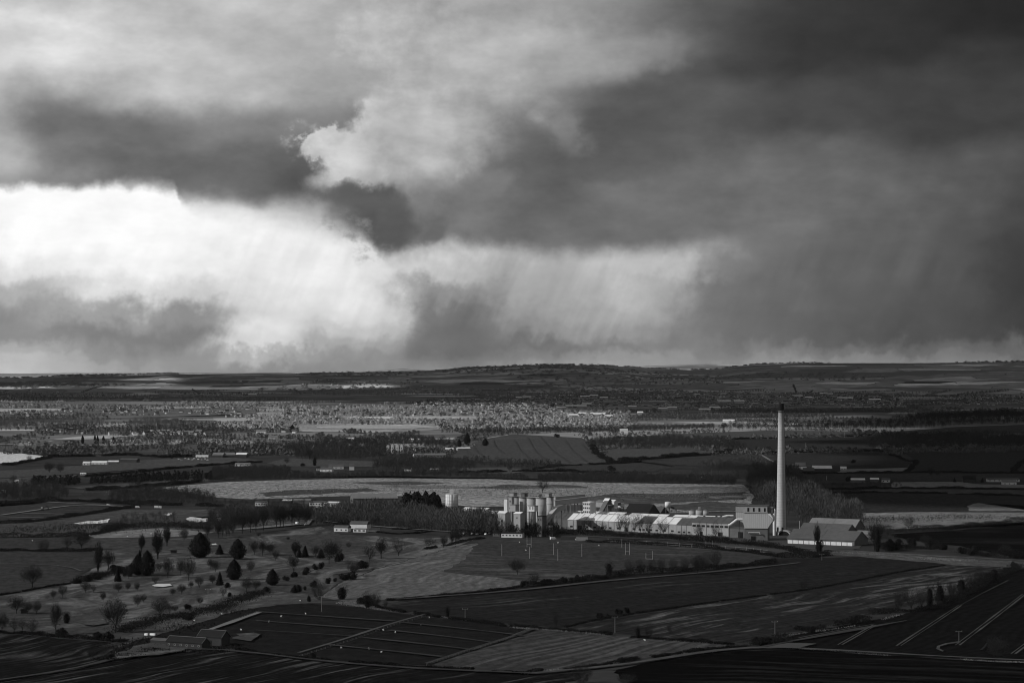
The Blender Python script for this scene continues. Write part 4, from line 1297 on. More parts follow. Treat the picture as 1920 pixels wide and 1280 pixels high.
add_trees("far pasture", [(1746, 893, 18, 18, 'gaunt'), (1757, 893, 12, 12, 'gaunt'), (255, 917, 22, 28, 'gaunt'), (25, 906, 17, 16, 'gaunt'), (92, 886, 20, 22, 'round'), (113, 887, 18, 16, 'round'),
 (956, 884, 14, 12, 'gaunt'), (1148, 883, 12, 16, 'bush'), (1044, 820, 9, 10, 'bush'), (876, 834, 22, 12, 'evergreen'), (861, 838, 14, 9, 'evergreen'), (910, 836, 14, 12, 'evergreen'), (1591, 902, 12, 10, 'bush'),
 (1790, 904, 9, 6, 'cone'), (1842, 904, 9, 6, 'cone'), (155, 832, 16, 6, 'evergreen'), (178, 832, 17, 5, 'evergreen'), (183, 832, 16, 5, 'evergreen'), (194, 832, 15, 6, 'evergreen'), (213, 832, 14, 5, 'evergreen'),
 (55, 866, 14, 12, 'gaunt'), (137, 852, 12, 6, 'gaunt'), (192, 852, 10, 10, 'round'), (116, 852, 7, 8, 'round'), (128, 852, 7, 8, 'round'), (548, 810, 14, 9, 'evergreen'), (538, 870, 14, 14, 'gaunt'), (590, 873, 20, 12, 'ivy'), (568, 874, 8, 9, 'bush'),
 (1600, 868, 8, 12, 'bush'), (322, 860, 6, 5, 'bush'), (580, 862, 26, 18, 'gaunt')])

LAND = [(306, 1099, "sand bunker"), (175, 1168, "putting green"), (660, 990, "white clubhouse"), (500, 992, "long car park"), (970, 1005, "white pavilion"),
        (375, 1200, "dark brick farm barns"), (1462, 990, "tall chimney"), (1550, 1020, "big grey sheds"), (1420, 1000, "precipitator building"),
        (990, 960, "concrete silos"), (847, 950, "ringed silo"), (1200, 985, "long works building"), (700, 945, "big warehouse"), (1046, 1040, "playing field poles"),
        (1330, 1020, "small goal"), (1217, 1045, "white goal"), (1525, 880, "farm under the chimney"), (1640, 900, "row of sheds"), (1855, 905, "long low houses at right edge"),
        (742, 842, "pale manor house"), (806, 855, "white stable block"), (605, 880, "white farm cluster"), (188, 1076, "tall poplar"), (375, 1045, "black evergreen pair"),
        (446, 1048, "big black evergreen"), (617, 1057, "big bare clump"), (216, 1186, "giant bare tree"), (1797, 1205, "utility pole"), (1453, 1190, "utility pole"),
        (1153, 1185, "utility pole"), (872, 1160, "utility pole"), (700, 1100, "striped meadow"), (1590, 1190, "white ruts"), (95, 955, "digger"), (40, 1058, "curved golf path"),
        (1090, 1262, "farm track"), (1640, 1040, "railway bank"), (640, 1190, "striped paddocks"), (1130, 1240, "ridged field"), (40, 855, "white stubble field"),
        (1000, 845, "sloping crop field"), (178, 981, "bright pond"), (130, 820, "pale stubble")]
ORD = ["leftmost", "second from left", "third from left", "fourth from left", "fifth from left", "sixth from left", "seventh from left", "eighth from left", "ninth from left", "tenth from left"]
_items = []
for t in TREES:
    x, y, h, w, kind, area = t
    name, cat, look = KIND[kind]
    # nearest landmark in the picture that is not the tree itself
    best = min((l for l in LAND if math.hypot(l[0] - x, (l[1] - y) * 2) > 6), key=lambda l: math.hypot(l[0] - x, (l[1] - y) * 2.2))
    dx, dy = x - best[0], y - best[1]
    if abs(dy) * 2.2 > abs(dx):
        rel = "beyond" if dy < 0 else "in front of"
    else:
        rel = "right of" if dx > 0 else "left of"
    size = "tall " if h > 33 else ("small " if h < 17 else "")
    if look.startswith("small "):
        size = ""
    _items.append([x, y, h, w, kind, size + look, rel, best[2]])
_by = {}
for it in _items:
    _by.setdefault((it[5], it[6], it[7]), []).append(it)
for key, its in _by.items():
    its.sort(key=lambda q: q[0])
    for k, it in enumerate(its):
        lab = "%s %s the %s" % key
        if len(its) > 1:
            o_ = "rightmost" if k == len(its) - 1 else ORD[min(k, 9)]
            lab += ", " + (o_ if len(its) > 2 or k else "left one")
            if len(its) == 2 and k == 1:
                lab = lab.replace(", rightmost", ", right one")
        plant(it[0], it[1], it[2], it[3], it[4], lab)

# ------------------------------------------------------------------ hedges: each a thing, leafless twigs and leaves along a line
def hedge(label, px, hpx, wm, mat=None, gap=0.12, dens=9.0, name="hedge", lump=0.45):
    mat = mat or HEDGE
    pts = [G(*p) for p in px]
    L = [0.0]
    for a, b in zip(pts[:-1], pts[1:]):
        L.append(L[-1] + (b - a).length)
    mid = pts[len(pts) // 2]
    k = ppm(mid)
    h = hpx * k
    seed = int(px[0][0] * 7 + px[0][1] * 13)
    rs = np.random.RandomState(seed % 99991)
    n = int(min(26000, L[-1] * dens * 4.5 * max(0.35, min(1.0, 1.2 / k))))
    s = np.sort(rs.rand(n)) * L[-1]
    X = np.interp(s, L, [p.x for p in pts]); Y = np.interp(s, L, [p.y for p in pts])
    dxs = np.gradient(np.interp(s, L, [p.x for p in pts]) + s * 1e-9, s + np.arange(n) * 1e-9); dys = np.gradient(np.interp(s, L, [p.y for p in pts]), s + np.arange(n) * 1e-9)
    nn = np.hypot(dxs, dys) + 1e-9
    nx, ny = -dys / nn, dxs / nn
    prof = 0.75 + lump * (np.sin(s / (2.2 * h + 1) + seed) * 0.4 + np.sin(s / (0.9 * h + .5) + seed * 2) * 0.35 + np.sin(s / (5.5 * h) + seed * 3) * 0.5)
    prof = np.clip(prof, 0.12, 1.4)
    g = np.sin(s / (9.0 * h) + seed) * 0.5 + np.sin(s / (3.3 * h) + seed * 1.7) * 0.5
    keep = g > (-1 + 2 * gap)
    off = rs.normal(size=n) * wm * 0.33
    wob = np.sin(s / 31.0 + seed) * wm * 0.3
    z = rs.rand(n) ** 0.8 * h * prof
    P = np.stack([X + nx * (off + wob), Y + ny * (off + wob), z], 1)[keep]
    m_ = len(P)
    D = rs.normal(size=(m_, 3)) * 0.8 + np.array([0, 0, 0.6]); D /= np.linalg.norm(D, axis=1, keepdims=True)
    sz = max(0.95, k * 1.9)
    V, Fq = slivers(P, D, rs.uniform(0.5, 1.1, m_) * sz, rs.uniform(0.4, 0.9, m_) * sz, rs)
    o = merge(name, [V], [Fq], mat)
    tag(o, label, "hedge" if name == "hedge" else "bank")
    return o


M_HD = HEDGE
hedge("dark ragged hedge between the playing field and the big arable field", [(978, 1100), (1040, 1094), (1120, 1086), (1180, 1078), (1260, 1074), (1340, 1066), (1400, 1060), (1455, 1056)], 13, 5, gap=0.05)
hedge("dark clipped hedge below the small goal, along the works edge", [(1280, 1024), (1340, 1030), (1400, 1036), (1470, 1046), (1520, 1046), (1550, 1040)], 9, 4, gap=0.08)
hedge("thin dark hedge curving between the meadow and the arable field", [(725, 1126), (820, 1118), (920, 1108), (978, 1100)], 4, 2.5, gap=0.05)
hedge("low broken hedge along the far side of the striped paddocks", [(690, 1136), (740, 1146), (800, 1154), (880, 1164), (950, 1174)], 6, 3, gap=0.2)
hedge("low hedge with grass tufts between paddocks and streaky arable field", [(955, 1175), (1000, 1178), (1080, 1184), (1180, 1194), (1260, 1200), (1340, 1206), (1400, 1210)], 6, 3, gap=0.22)
hedge("long low hedge between the ploughed field and the paddocks", [(436, 1216), (500, 1226), (560, 1234), (640, 1240), (760, 1250), (880, 1256), (960, 1260)], 5, 2.5, gap=0.2)
hedge("low hedge along the near side of the ridged field", [(960, 1262), (1060, 1256), (1120, 1248), (1180, 1238), (1260, 1228), (1330, 1218), (1400, 1212)], 6, 3, gap=0.2)
hedge("thick black hedge at the tip of the winter crop field", [(1404, 1210), (1440, 1206), (1470, 1202)], 15, 8, gap=0.0)
hedge("black hedge rising along the left side of the winter crop field", [(1490, 1182), (1540, 1176), (1600, 1168), (1625, 1164)], 14, 7, gap=0.04)
hedge("black hedge stub below the line of dark trees", [(1636, 1152), (1680, 1148), (1720, 1146), (1770, 1138)], 11, 7, gap=0.05)
hedge("dark hedge climbing to the railway bank at right edge", [(1770, 1134), (1820, 1108), (1860, 1088), (1905, 1066)], 15, 8, gap=0.02)
hedge("thin ditch hedge crossing the big arable field", [(1060, 1176), (1110, 1164), (1200, 1148), (1300, 1134), (1420, 1118), (1510, 1106), (1600, 1090), (1700, 1070), (1770, 1060)], 2.6, 2, gap=0.1)
hedge("dark hedge along the top of the left ploughed field", [(-40, 1184), (60, 1190), (130, 1196), (180, 1198), (240, 1204)], 7, 4, gap=0.08)
hedge("overgrown ditch hedge running down from the golf course", [(220, 1186), (280, 1172), (340, 1156), (400, 1142), (450, 1126), (500, 1112)], 10, 12, mat=HEDGE, gap=0.1)
hedge("rough bramble strip left of the farm barns", [(200, 1240), (240, 1228), (290, 1218)], 5, 12, gap=0.15)
hedge("dark hedge from the single round tree to the poplar", [(135, 1094), (165, 1088), (200, 1080), (240, 1074), (262, 1072)], 13, 6, gap=0.03)
hedge("low hedge below the left pasture trees", [(-40, 1034), (40, 1032), (100, 1034), (160, 1034), (190, 1032)], 7, 5, gap=0.06)
hedge("low fence hedge on the left of the golf course", [(-40, 1122), (40, 1110), (90, 1100), (135, 1094)], 3, 2, gap=0.1)
hedge("dark scrub hedge in front of the bright pond", [(-40, 1008), (40, 1008), (100, 1007), (170, 1003), (200, 996), (232, 990)], 9, 8, gap=0.03)
hedge("scrub hedge between the pond and the avenue", [(195, 996), (230, 990), (260, 988), (330, 988), (400, 992)], 10, 10, gap=0.05)
hedge("straight dark hedge around the bowling green", [(706, 998), (740, 1001), (780, 1000), (812, 995)], 3, 2, gap=0.0)
hedge("dark hedge behind the bowling green", [(735, 992), (780, 993), (815, 995)], 3, 2, gap=0.0)
hedge("dark hedge beside the clubhouse", [(628, 988), (640, 985), (652, 984)], 8, 8, gap=0.0)
hedge("dark thicket in front of the long works building", [(1040, 1000), (1080, 1002), (1140, 1005), (1200, 1008), (1270, 1011)], 10, 8, gap=0.03, mat=HEDGE)
hedge("dark thicket in front of the end of the works", [(1270, 1012), (1330, 1016), (1400, 1021), (1470, 1030), (1500, 1035)], 11, 8, gap=0.03)
hedge("scrub along the works fence, behind the playing field", [(1100, 1016), (1160, 1018), (1230, 1022), (1300, 1026)], 8, 6, gap=0.04)
hedge("dark scrub behind the white pavilion", [(850, 1006), (900, 1001), (940, 998), (990, 1000), (1040, 1004)], 12, 9, gap=0.03)
hedge("scrub under the trees left of the pavilion", [(800, 1030), (840, 1022), (880, 1012), (925, 1008)], 4, 4, gap=0.25)
hedge("dark hedge below the big grey sheds", [(1480, 1036), (1520, 1040), (1560, 1042)], 10, 8, gap=0.02)
hedge("dark hedge right of the sheds", [(1640, 1030), (1680, 1032), (1720, 1028), (1760, 1030)], 15, 9, gap=0.02)
hedge("dark hedge below the right arable field", [(1795, 1036), (1840, 1042), (1880, 1046), (1930, 1048)], 13, 9, gap=0.08)
hedge("dark hedge behind the right arable field", [(1655, 998), (1700, 998), (1770, 994), (1850, 984), (1940, 978)], 11, 9, gap=0.03)
hedge("long dark hedge under the right hand farm fields", [(1530, 918), (1600, 918), (1690, 916), (1800, 917), (1940, 919)], 5, 5, gap=0.02)
hedge("dark hedge along the pasture below the farm lane", [(1540, 926), (1640, 924), (1760, 926), (1850, 928), (1940, 931)], 4, 4, gap=0.05)
hedge("dark hedge under the farm beside the chimney", [(1500, 888), (1560, 888), (1640, 887), (1760, 886), (1940, 888)], 4, 4, gap=0.02)
hedge("dark hedge running up between two right hand fields", [(1700, 886), (1712, 875), (1720, 865)], 4, 5, gap=0.02)
hedge("dark hedge at the top of the farm field, right of chimney", [(1650, 846), (1680, 856), (1700, 865), (1720, 865)], 3, 4, gap=0.1)
hedge("dark hedge near the right edge running up the slope", [(1898, 886), (1908, 874), (1925, 864)], 5, 5, gap=0.02)
hedge("dark hedge across the slope behind the chimney", [(1350, 849), (1430, 850), (1540, 847), (1650, 846)], 4, 6, gap=0.06)
hedge("dark hedge under the pale field behind the chimney", [(1340, 825), (1440, 822), (1560, 819), (1640, 817)], 3, 5, gap=0.1)
hedge("thick dark hedge below the crescent field", [(1146, 868), (1190, 863), (1250, 858), (1340, 852), (1372, 848)], 7, 9, gap=0.02)
hedge("dark hedge at the right side of the sloping crop field", [(1112, 836), (1118, 850), (1130, 858), (1146, 866)], 5, 8, gap=0.05)
hedge("dark hedge under the sloping crop field", [(1000, 880), (1050, 874), (1100, 872), (1150, 870), (1200, 866)], 4, 6, gap=0.1)
hedge("thin dark hedge on the plain left of the works", [(860, 887), (920, 886), (960, 884), (1060, 884), (1160, 888)], 5, 6, gap=0.05)
hedge("dark hedge left of the landfill grassland", [(160, 920), (260, 914), (330, 908), (420, 898)], 7, 8, gap=0.1)
hedge("long thin hedge over the left pastures", [(160, 894), (250, 886), (330, 878), (400, 872), (490, 866)], 4, 5, gap=0.1)
hedge("dark hedge under the white stubble field", [(-40, 872), (20, 872), (60, 864), (96, 858)], 4, 5, gap=0.05)
hedge("dark hedge beneath the pale pasture at left", [(90, 857), (160, 856), (240, 853), (300, 858), (360, 856)], 5, 6, gap=0.05)
hedge("dark hedge in front of the building plot", [(-40, 984), (40, 980), (110, 972), (170, 964), (215, 955), (260, 950)], 6, 8, gap=0.06)
hedge("dark hedge behind the building plot", [(-40, 944), (40, 946), (88, 940), (160, 940), (260, 946), (420, 950)], 8, 10, gap=0.05)
hedge("pale dry grass tussocks along the paddock corner", [(640, 1130), (680, 1136), (700, 1140)], 3, 7, mat=ROUGHGRASS, gap=0.1, name="hedge")

# ------------------------------------------------------------------ woods and belts that read as one mass: kind stuff
def low_tree(h, w, rs, ntw, kind):
    if kind == 'ever':
        V, Fq = leafy(h, w, rs.randint(1000), ntw, 'cone' if rs.rand() < .3 else 'egg', 0.16)
        return V, Fq
    segs = [((0, 0, -.3), (0, 0, h * .45), 0.022 * h, 0.016 * h)]
    for i in range(4):
        a = rs.uniform(0, 6.28)
        segs.append(((0, 0, h * rs.uniform(.3, .45)), (math.cos(a) * w * .3, math.sin(a) * w * .3, h * rs.uniform(.65, .9)), 0.012 * h, 0.004 * h))
    tv, tf = tubes_np(segs, 3)
    a = rs.rand(ntw) * 6.283; r = np.sqrt(rs.rand(ntw)) * w * .5; z = rs.rand(ntw)
    P = np.stack([np.cos(a) * r * np.sin(np.pi * (z * .85 + .1)) ** .5, np.sin(a) * r * np.sin(np.pi * (z * .85 + .1)) ** .5, (0.22 + 0.66 * z) * h], 1)
    D = P - np.array([0, 0, .2 * h]); D /= np.linalg.norm(D, axis=1, keepdims=True)
    D = D + rs.normal(size=D.shape) * .25 + np.array([0, 0, .5]); D /= np.linalg.norm(D, axis=1, keepdims=True)
    cv, cf = slivers(P, D, rs.uniform(.08, .18, ntw) * h, np.full(ntw, .027 * h) * rs.uniform(.6, 1.5, ntw) * (160 / max(ntw, 40)) ** .5, rs)
    return np.vstack([tv, cv]), np.vstack([tf, cf + len(tv)])


def wood(name, label, px, hpx, spacing, kind='bare', mat=None, ntw=150, seed=1, wr=0.75, cap=1500):
    rs = np.random.RandomState(seed)
    pts = [G(*p) for p in px]
    poly = [(p.x, p.y) for p in pts]
    x0, x1 = min(p[0] for p in poly), max(p[0] for p in poly); y0, y1 = min(p[1] for p in poly), max(p[1] for p in poly)
    area = abs(sum(poly[i][0] * poly[(i + 1) % len(poly)][1] - poly[(i + 1) % len(poly)][0] * poly[i][1] for i in range(len(poly)))) / 2
    n = area / spacing ** 2
    if n > cap:
        spacing *= math.sqrt(n / cap)
    hm = hpx * ppm(pts[0])
    lib = [low_tree(1.0, wr * rs.uniform(.8, 1.2), rs, ntw, kind) for _ in range(6)]
    Vs, Fs, k = [], [], 0
    x = x0
    while x < x1:
        y = y0
        while y < y1:
            X_, Y_ = x + rs.uniform(-.5, .5) * spacing, y + rs.uniform(-.5, .5) * spacing
            if inside(poly, X_, Y_):
                V, Fq = lib[rs.randint(6)]
                s = hm * rs.uniform(.5, 1.15) * (0.9 + 0.2 * math.sin(X_ / 37.0 + seed) * math.sin(Y_ / 71.0))
                a = rs.uniform(0, 6.28); c, q = math.cos(a), math.sin(a)
                W_ = np.stack([V[:, 0] * c - V[:, 1] * q, V[:, 0] * q + V[:, 1] * c, V[:, 2]], 1) * s
                W_ += np.array([X_, Y_, float(height(X_, Y_))])
                Vs.append(W_); Fs.append(Fq + k); k += len(V)
            y += spacing
        x += spacing
    o = merge(name, Vs, Fs, mat or WOODM)
    tag(o, label, kind="stuff")
    return o


WOODS = [
 ("tree_belt", "belt of bare trees between clubhouse and works", [(585, 985), (640, 982), (760, 990), (850, 999), (935, 1006), (945, 996), (900, 984), (830, 976), (760, 972), (680, 968), (600, 968)], 34, 7.5, 'bare', WOODP, 190),
 ("thicket", "bare thicket left of the clubhouse lane", [(392, 986), (440, 982), (520, 978), (588, 978), (588, 968), (520, 962), (440, 960), (392, 966)], 24, 8, 'bare', WOODM, 110),
 ("conifer_copse", "black conifer copse beside the ringed silo", [(756, 950), (800, 954), (824, 952), (820, 944), (760, 942)], 22, 7, 'ever', WOODD, 160),
 ("wood", "bare wood behind and right of the chimney", [(1404, 912), (1412, 930), (1420, 942), (1470, 965), (1500, 978), (1560, 990), (1620, 998), (1600, 975), (1560, 955), (1520, 930), (1480, 908), (1440, 895)], 40, 16, 'bare', WOODG, 420),
 ("wood", "bare grey wood on the plain left of the chimney", [(1290, 896), (1320, 880), (1400, 868), (1430, 872), (1440, 890), (1410, 898), (1330, 900)], 22, 10, 'bare', WOODG, 120),
 ("tree_belt", "long bare tree belt behind the landfill grassland", [(1010, 903), (1100, 905), (1290, 908), (1380, 910), (1380, 903), (1290, 899), (1100, 896), (1010, 896)], 17, 8, 'bare', WOODM, 90),
 ("tree_belt", "bare tree belt behind the left half of the landfill", [(400, 903), (520, 901), (700, 897), (830, 894), (990, 902), (990, 895), (830, 888), (700, 890), (545, 893), (400, 895)], 14, 9, 'bare', WOODM, 80),
 ("wood", "grey bare wood left of the white farm cluster", [(400, 897), (470, 897), (545, 893), (545, 884), (470, 880), (400, 884)], 18, 10, 'bare', WOODM, 90),
 ("scrub_wood", "grey scrub wood behind the digger plot", [(200, 946), (300, 950), (400, 944), (400, 930), (320, 922), (210, 926)], 18, 10, 'bare', WOODM, 80),
 ("wood", "bare trees at the left edge beyond the building plot", [(-80, 938), (0, 940), (90, 940), (130, 935), (120, 915), (40, 912), (-80, 918)], 20, 11, 'bare', WOODM, 90),
 ("conifer_belt", "row of black conifers in the middle of the left plain", [(170, 907), (230, 905), (300, 902), (398, 898), (398, 892), (300, 895), (230, 898), (170, 900)], 14, 9, 'ever', WOODD, 60),
 ("conifer_belt", "short row of black conifers at far left", [(60, 910), (130, 910), (153, 908), (153, 902), (60, 903)], 14, 9, 'ever', WOODD, 60),
 ("wood", "dark wooded strip above the crescent field", [(1100, 838), (1200, 842), (1300, 841), (1370, 844), (1400, 838), (1340, 826), (1230, 824), (1110, 828)], 14, 13, 'bare', WOODM, 60),
 ("wood", "dark bare wood on the right slope", [(1632, 842), (1700, 845), (1800, 843), (1920, 842), (2100, 842), (2100, 826), (1900, 826), (1720, 822), (1650, 826)], 22, 14, 'bare', WOODM, 60),
 ("wood", "black wood across the right of the plain", [(1340, 808), (1440, 806), (1600, 806), (1700, 806), (1810, 798), (1920, 794), (2100, 794), (2100, 780), (1920, 784), (1800, 790), (1700, 790), (1560, 792), (1360, 798)], 12, 18, 'bare', WOODD, 40),
 ("wood", "dark wood on the low rise at the right", [(1670, 786), (1760, 782), (1880, 776), (1920, 778), (1920, 784), (1760, 790)], 14, 18, 'bare', WOODD, 40),
 ("tree_belt", "dark belt of trees behind the sloping crop field", [(862, 816), (960, 814), (1060, 812), (1150, 812), (1210, 806), (1340, 806), (1340, 800), (1200, 800), (1100, 804), (960, 808), (870, 812)], 10, 14, 'bare', WOODM, 40),
 ("wood", "dark parkland wood around the manor house", [(560, 862), (640, 864), (700, 860), (725, 856), (725, 838), (690, 828), (600, 832), (540, 848)], 18, 13, 'bare', WOODM, 70),
 ("wood", "dark parkland wood in front of the manor house", [(700, 868), (760, 862), (840, 866), (900, 878), (860, 884), (760, 884), (700, 880)], 15, 12, 'bare', WOODM, 70),
 ("wood", "dark trees behind the manor house", [(730, 834), (760, 834), (860, 842), (840, 828), (780, 820), (700, 822)], 12, 14, 'bare', WOODM, 60),
 ("wood", "dark wood under the sloping crop field", [(850, 868), (900, 874), (960, 878), (1050, 880), (1050, 872), (960, 868), (880, 862)], 12, 12, 'bare', WOODM, 60),
 ("wood", "dark trees along the village on the left plain", [(200, 826), (300, 830), (420, 828), (520, 830), (560, 822), (480, 818), (380, 822), (240, 820)], 8, 16, 'bare', WOODM, 36),
 ("wood", "dark trees below the village at left", [(-80, 846), (60, 842), (200, 840), (400, 836), (520, 840), (520, 832), (380, 830), (200, 834), (-80, 838)], 8, 18, 'bare', WOODM, 30),
 ("wood", "dark hedged ground in the middle left", [(400, 858), (480, 856), (545, 850), (600, 835), (560, 826), (480, 840), (400, 845)], 11, 16, 'bare', WOODM, 40),
 ("wood", "grey wood at far left beyond the stubble", [(-80, 803), (100, 803), (192, 800), (195, 792), (90, 789), (-80, 791)], 9, 17, 'bare', FARW, 36),
 ("wood", "oval grey wood left of the bright village", [(240, 802), (320, 805), (372, 803), (372, 792), (300, 787), (240, 790)], 9, 17, 'bare', FARW, 36),
 ("wood", "black forest strip at far left under the hills", [(-80, 750), (90, 753), (200, 749), (322, 746), (320, 743), (230, 739), (100, 738), (-80, 737)], 5, 36, 'ever', WOODD, 16),
 ("wood", "dark forest strip in the middle distance", [(412, 755), (500, 756), (560, 750), (540, 745), (430, 748)], 5, 34, 'bare', WOODD, 16),
 ("thicket", "bare thicket behind the tanks and dark barn", [(1160, 965), (1230, 966), (1290, 962), (1240, 956), (1160, 955)], 10, 8, 'bare', WOODM, 60),
 ("thicket", "scrub bushes along the bank above the pond", [(0, 1000), (100, 1000), (190, 994), (300, 985), (300, 978), (210, 975), (90, 984), (0, 988)], 8, 12, 'bare', WOODM, 60),
 ("thicket", "scrub between ponds and tree avenue", [(210, 990), (300, 990), (400, 1000), (440, 1000), (440, 985), (330, 985), (330, 965), (230, 965)], 13, 10, 'bare', WOODM, 70),
 ("thicket", "bare bushes left of the big warehouse", [(400, 948), (480, 952), (600, 950), (690, 956), (690, 948), (560, 944), (400, 940)], 11, 11, 'bare', WOODM, 70),
 ("thicket", "scrub bushes breaking up the edge of the bright pond", [(115, 988), (160, 989), (210, 986), (230, 980), (206, 983.5), (150, 985)], 7, 4.5, 'bare', WOODM, 60),
 ("thicket", "scrub and saplings in front of the second pond", [(335, 990), (400, 992), (455, 988), (455, 978), (400, 981), (340, 984)], 13, 6, 'bare', WOODM, 60),
 ("thicket", "scattered dark scrub on the landfill grassland", [(560, 934), (760, 930), (1000, 926), (1000, 922), (760, 925), (560, 930)], 3, 22, 'bare', WOODM, 50),
 ("thicket", "dark scrub around the tanks and yards of the works", [(1160, 988), (1300, 992), (1300, 978), (1240, 972), (1160, 974)], 9, 12, 'bare', WOODM, 60),
 ("thicket", "dark scrub along the foot of the long works building", [(1040, 1002), (1120, 1006), (1230, 1012), (1340, 1020), (1450, 1030), (1450, 1024), (1340, 1014), (1230, 1007), (1120, 1001), (1040, 998)], 13, 6, 'bare', WOODD, 90),
 ("thicket", "dense dark scrub hiding the feet of the silos", [(925, 1004), (985, 1007), (1045, 1007), (1050, 1003), (1000, 1003), (930, 1000)], 24, 5.5, 'bare', WOODD, 150),
 ("thicket", "bare trees in front of the silo group", [(860, 998), (940, 1006), (1040, 1008), (1060, 1004), (1000, 1002), (940, 1000), (880, 992)], 20, 8, 'bare', WOODM, 120),
 ("thicket", "dark growth right of the chimney sheds", [(1610, 1004), (1640, 1012), (1690, 1012), (1660, 998)], 22, 9, 'bare', WOODM, 90),
 ("wood", "low dark scrub by the right hand farm lane", [(1560, 914), (1690, 914), (1690, 905), (1560, 908)], 8, 10, 'bare', WOODM, 60),
]
for i, (nm, lb, px, hp, sp, kd, mt, nt_) in enumerate(WOODS):
    wood(nm, lb, px, hp, sp, kd, mt, nt_, seed=i + 2)

# pale dry brush along ditches and verges
def tufts(label, px, wm, n, mat=ROUGHGRASS, size=0.8):
    pts = [G(*p) for p in px]
    L = [0.0]
    for a, b in zip(pts[:-1], pts[1:]):
        L.append(L[-1] + (b - a).length)
    rs = np.random.RandomState(int(px[0][0]) + n)
    s = rs.rand(n) * L[-1]
    cl = np.sin(s / 17.0) + np.sin(s / 41.0 + 1)
    s = s[cl > -0.3]; n = len(s)
    P = np.stack([np.interp(s, L, [p.x for p in pts]) + rs.normal(size=n) * wm * .4, np.interp(s, L, [p.y for p in pts]) + rs.normal(size=n) * wm * .4, np.zeros(n)], 1)
    D = rs.normal(size=(n, 3)) * .4 + np.array([0, 0, 1.0]); D /= np.linalg.norm(D, axis=1, keepdims=True)
    V, Fq = slivers(P, D, rs.uniform(.6, 1.6, n) * size, rs.uniform(.3, .6, n) * size, rs)
    tag(merge("dry_grass", [V], [Fq], mat), label, kind="stuff")


tufts("pale dry grass under the paddock hedge", [(640, 1131), (700, 1140), (760, 1148), (880, 1163), (960, 1175)], 3, 1500)
tufts("pale dry grass along the streaky field hedge", [(960, 1176), (1080, 1184), (1200, 1196), (1340, 1206)], 3, 1500)
tufts("pale dry grass along the near lane hedge", [(980, 1262), (1100, 1250), (1240, 1232), (1400, 1213)], 3, 1300)
tufts("pale dry grass on the overgrown ditch", [(300, 1168), (380, 1148), (450, 1128), (500, 1112)], 11, 2600, size=0.9)
tufts("pale dry grass around the barns", [(230, 1230), (280, 1214), (330, 1220), (440, 1219)], 9, 1500)
tufts("pale grass tufts under the black hedge", [(1480, 1190), (1560, 1180), (1640, 1166), (1790, 1122)], 3, 700)
tufts("dry grass on the railway bank", [(1545, 1033), (1640, 1038), (1760, 1048), (1920, 1058), (2100, 1070)], 14, 5000, size=0.8)
tufts("dry grass along the track below the winter crop", [(1460, 1213), (1560, 1219), (1700, 1231), (1860, 1239), (2000, 1244)], 3, 1500, size=0.6)

tufts("dark and pale scrub tussocks on the landfill grassland", [(340, 922), (560, 912), (760, 912), (1000, 914), (1200, 922), (1390, 930)], 150, 9000, mat=ROUGHGRASS, size=1.3)
tufts("low dark scrub on the landfill grassland", [(360, 926), (560, 920), (760, 918), (1000, 920), (1200, 930), (1390, 940)], 190, 7000, mat=HEDGE, size=1.3)
tufts("dark tussocks on the rough ground right of the chimney", [(1610, 975), (1720, 972), (1900, 968)], 60, 3500, mat=HEDGE, size=1.6)
tufts("scrub tussocks by the ponds", [(20, 995), (160, 992), (300, 980), (420, 985)], 90, 5000, mat=HEDGE, size=1.6)

tufts("scrubby tussocks between the barns and the overgrown ditch", [(240, 1222), (300, 1196), (360, 1172), (440, 1144)], 22, 2600, mat=HEDGE, size=1.3)
tufts("dark rough tufts around the farm barns", [(300, 1218), (400, 1222), (470, 1198), (480, 1190)], 12, 1500, mat=HEDGE, size=1.1)

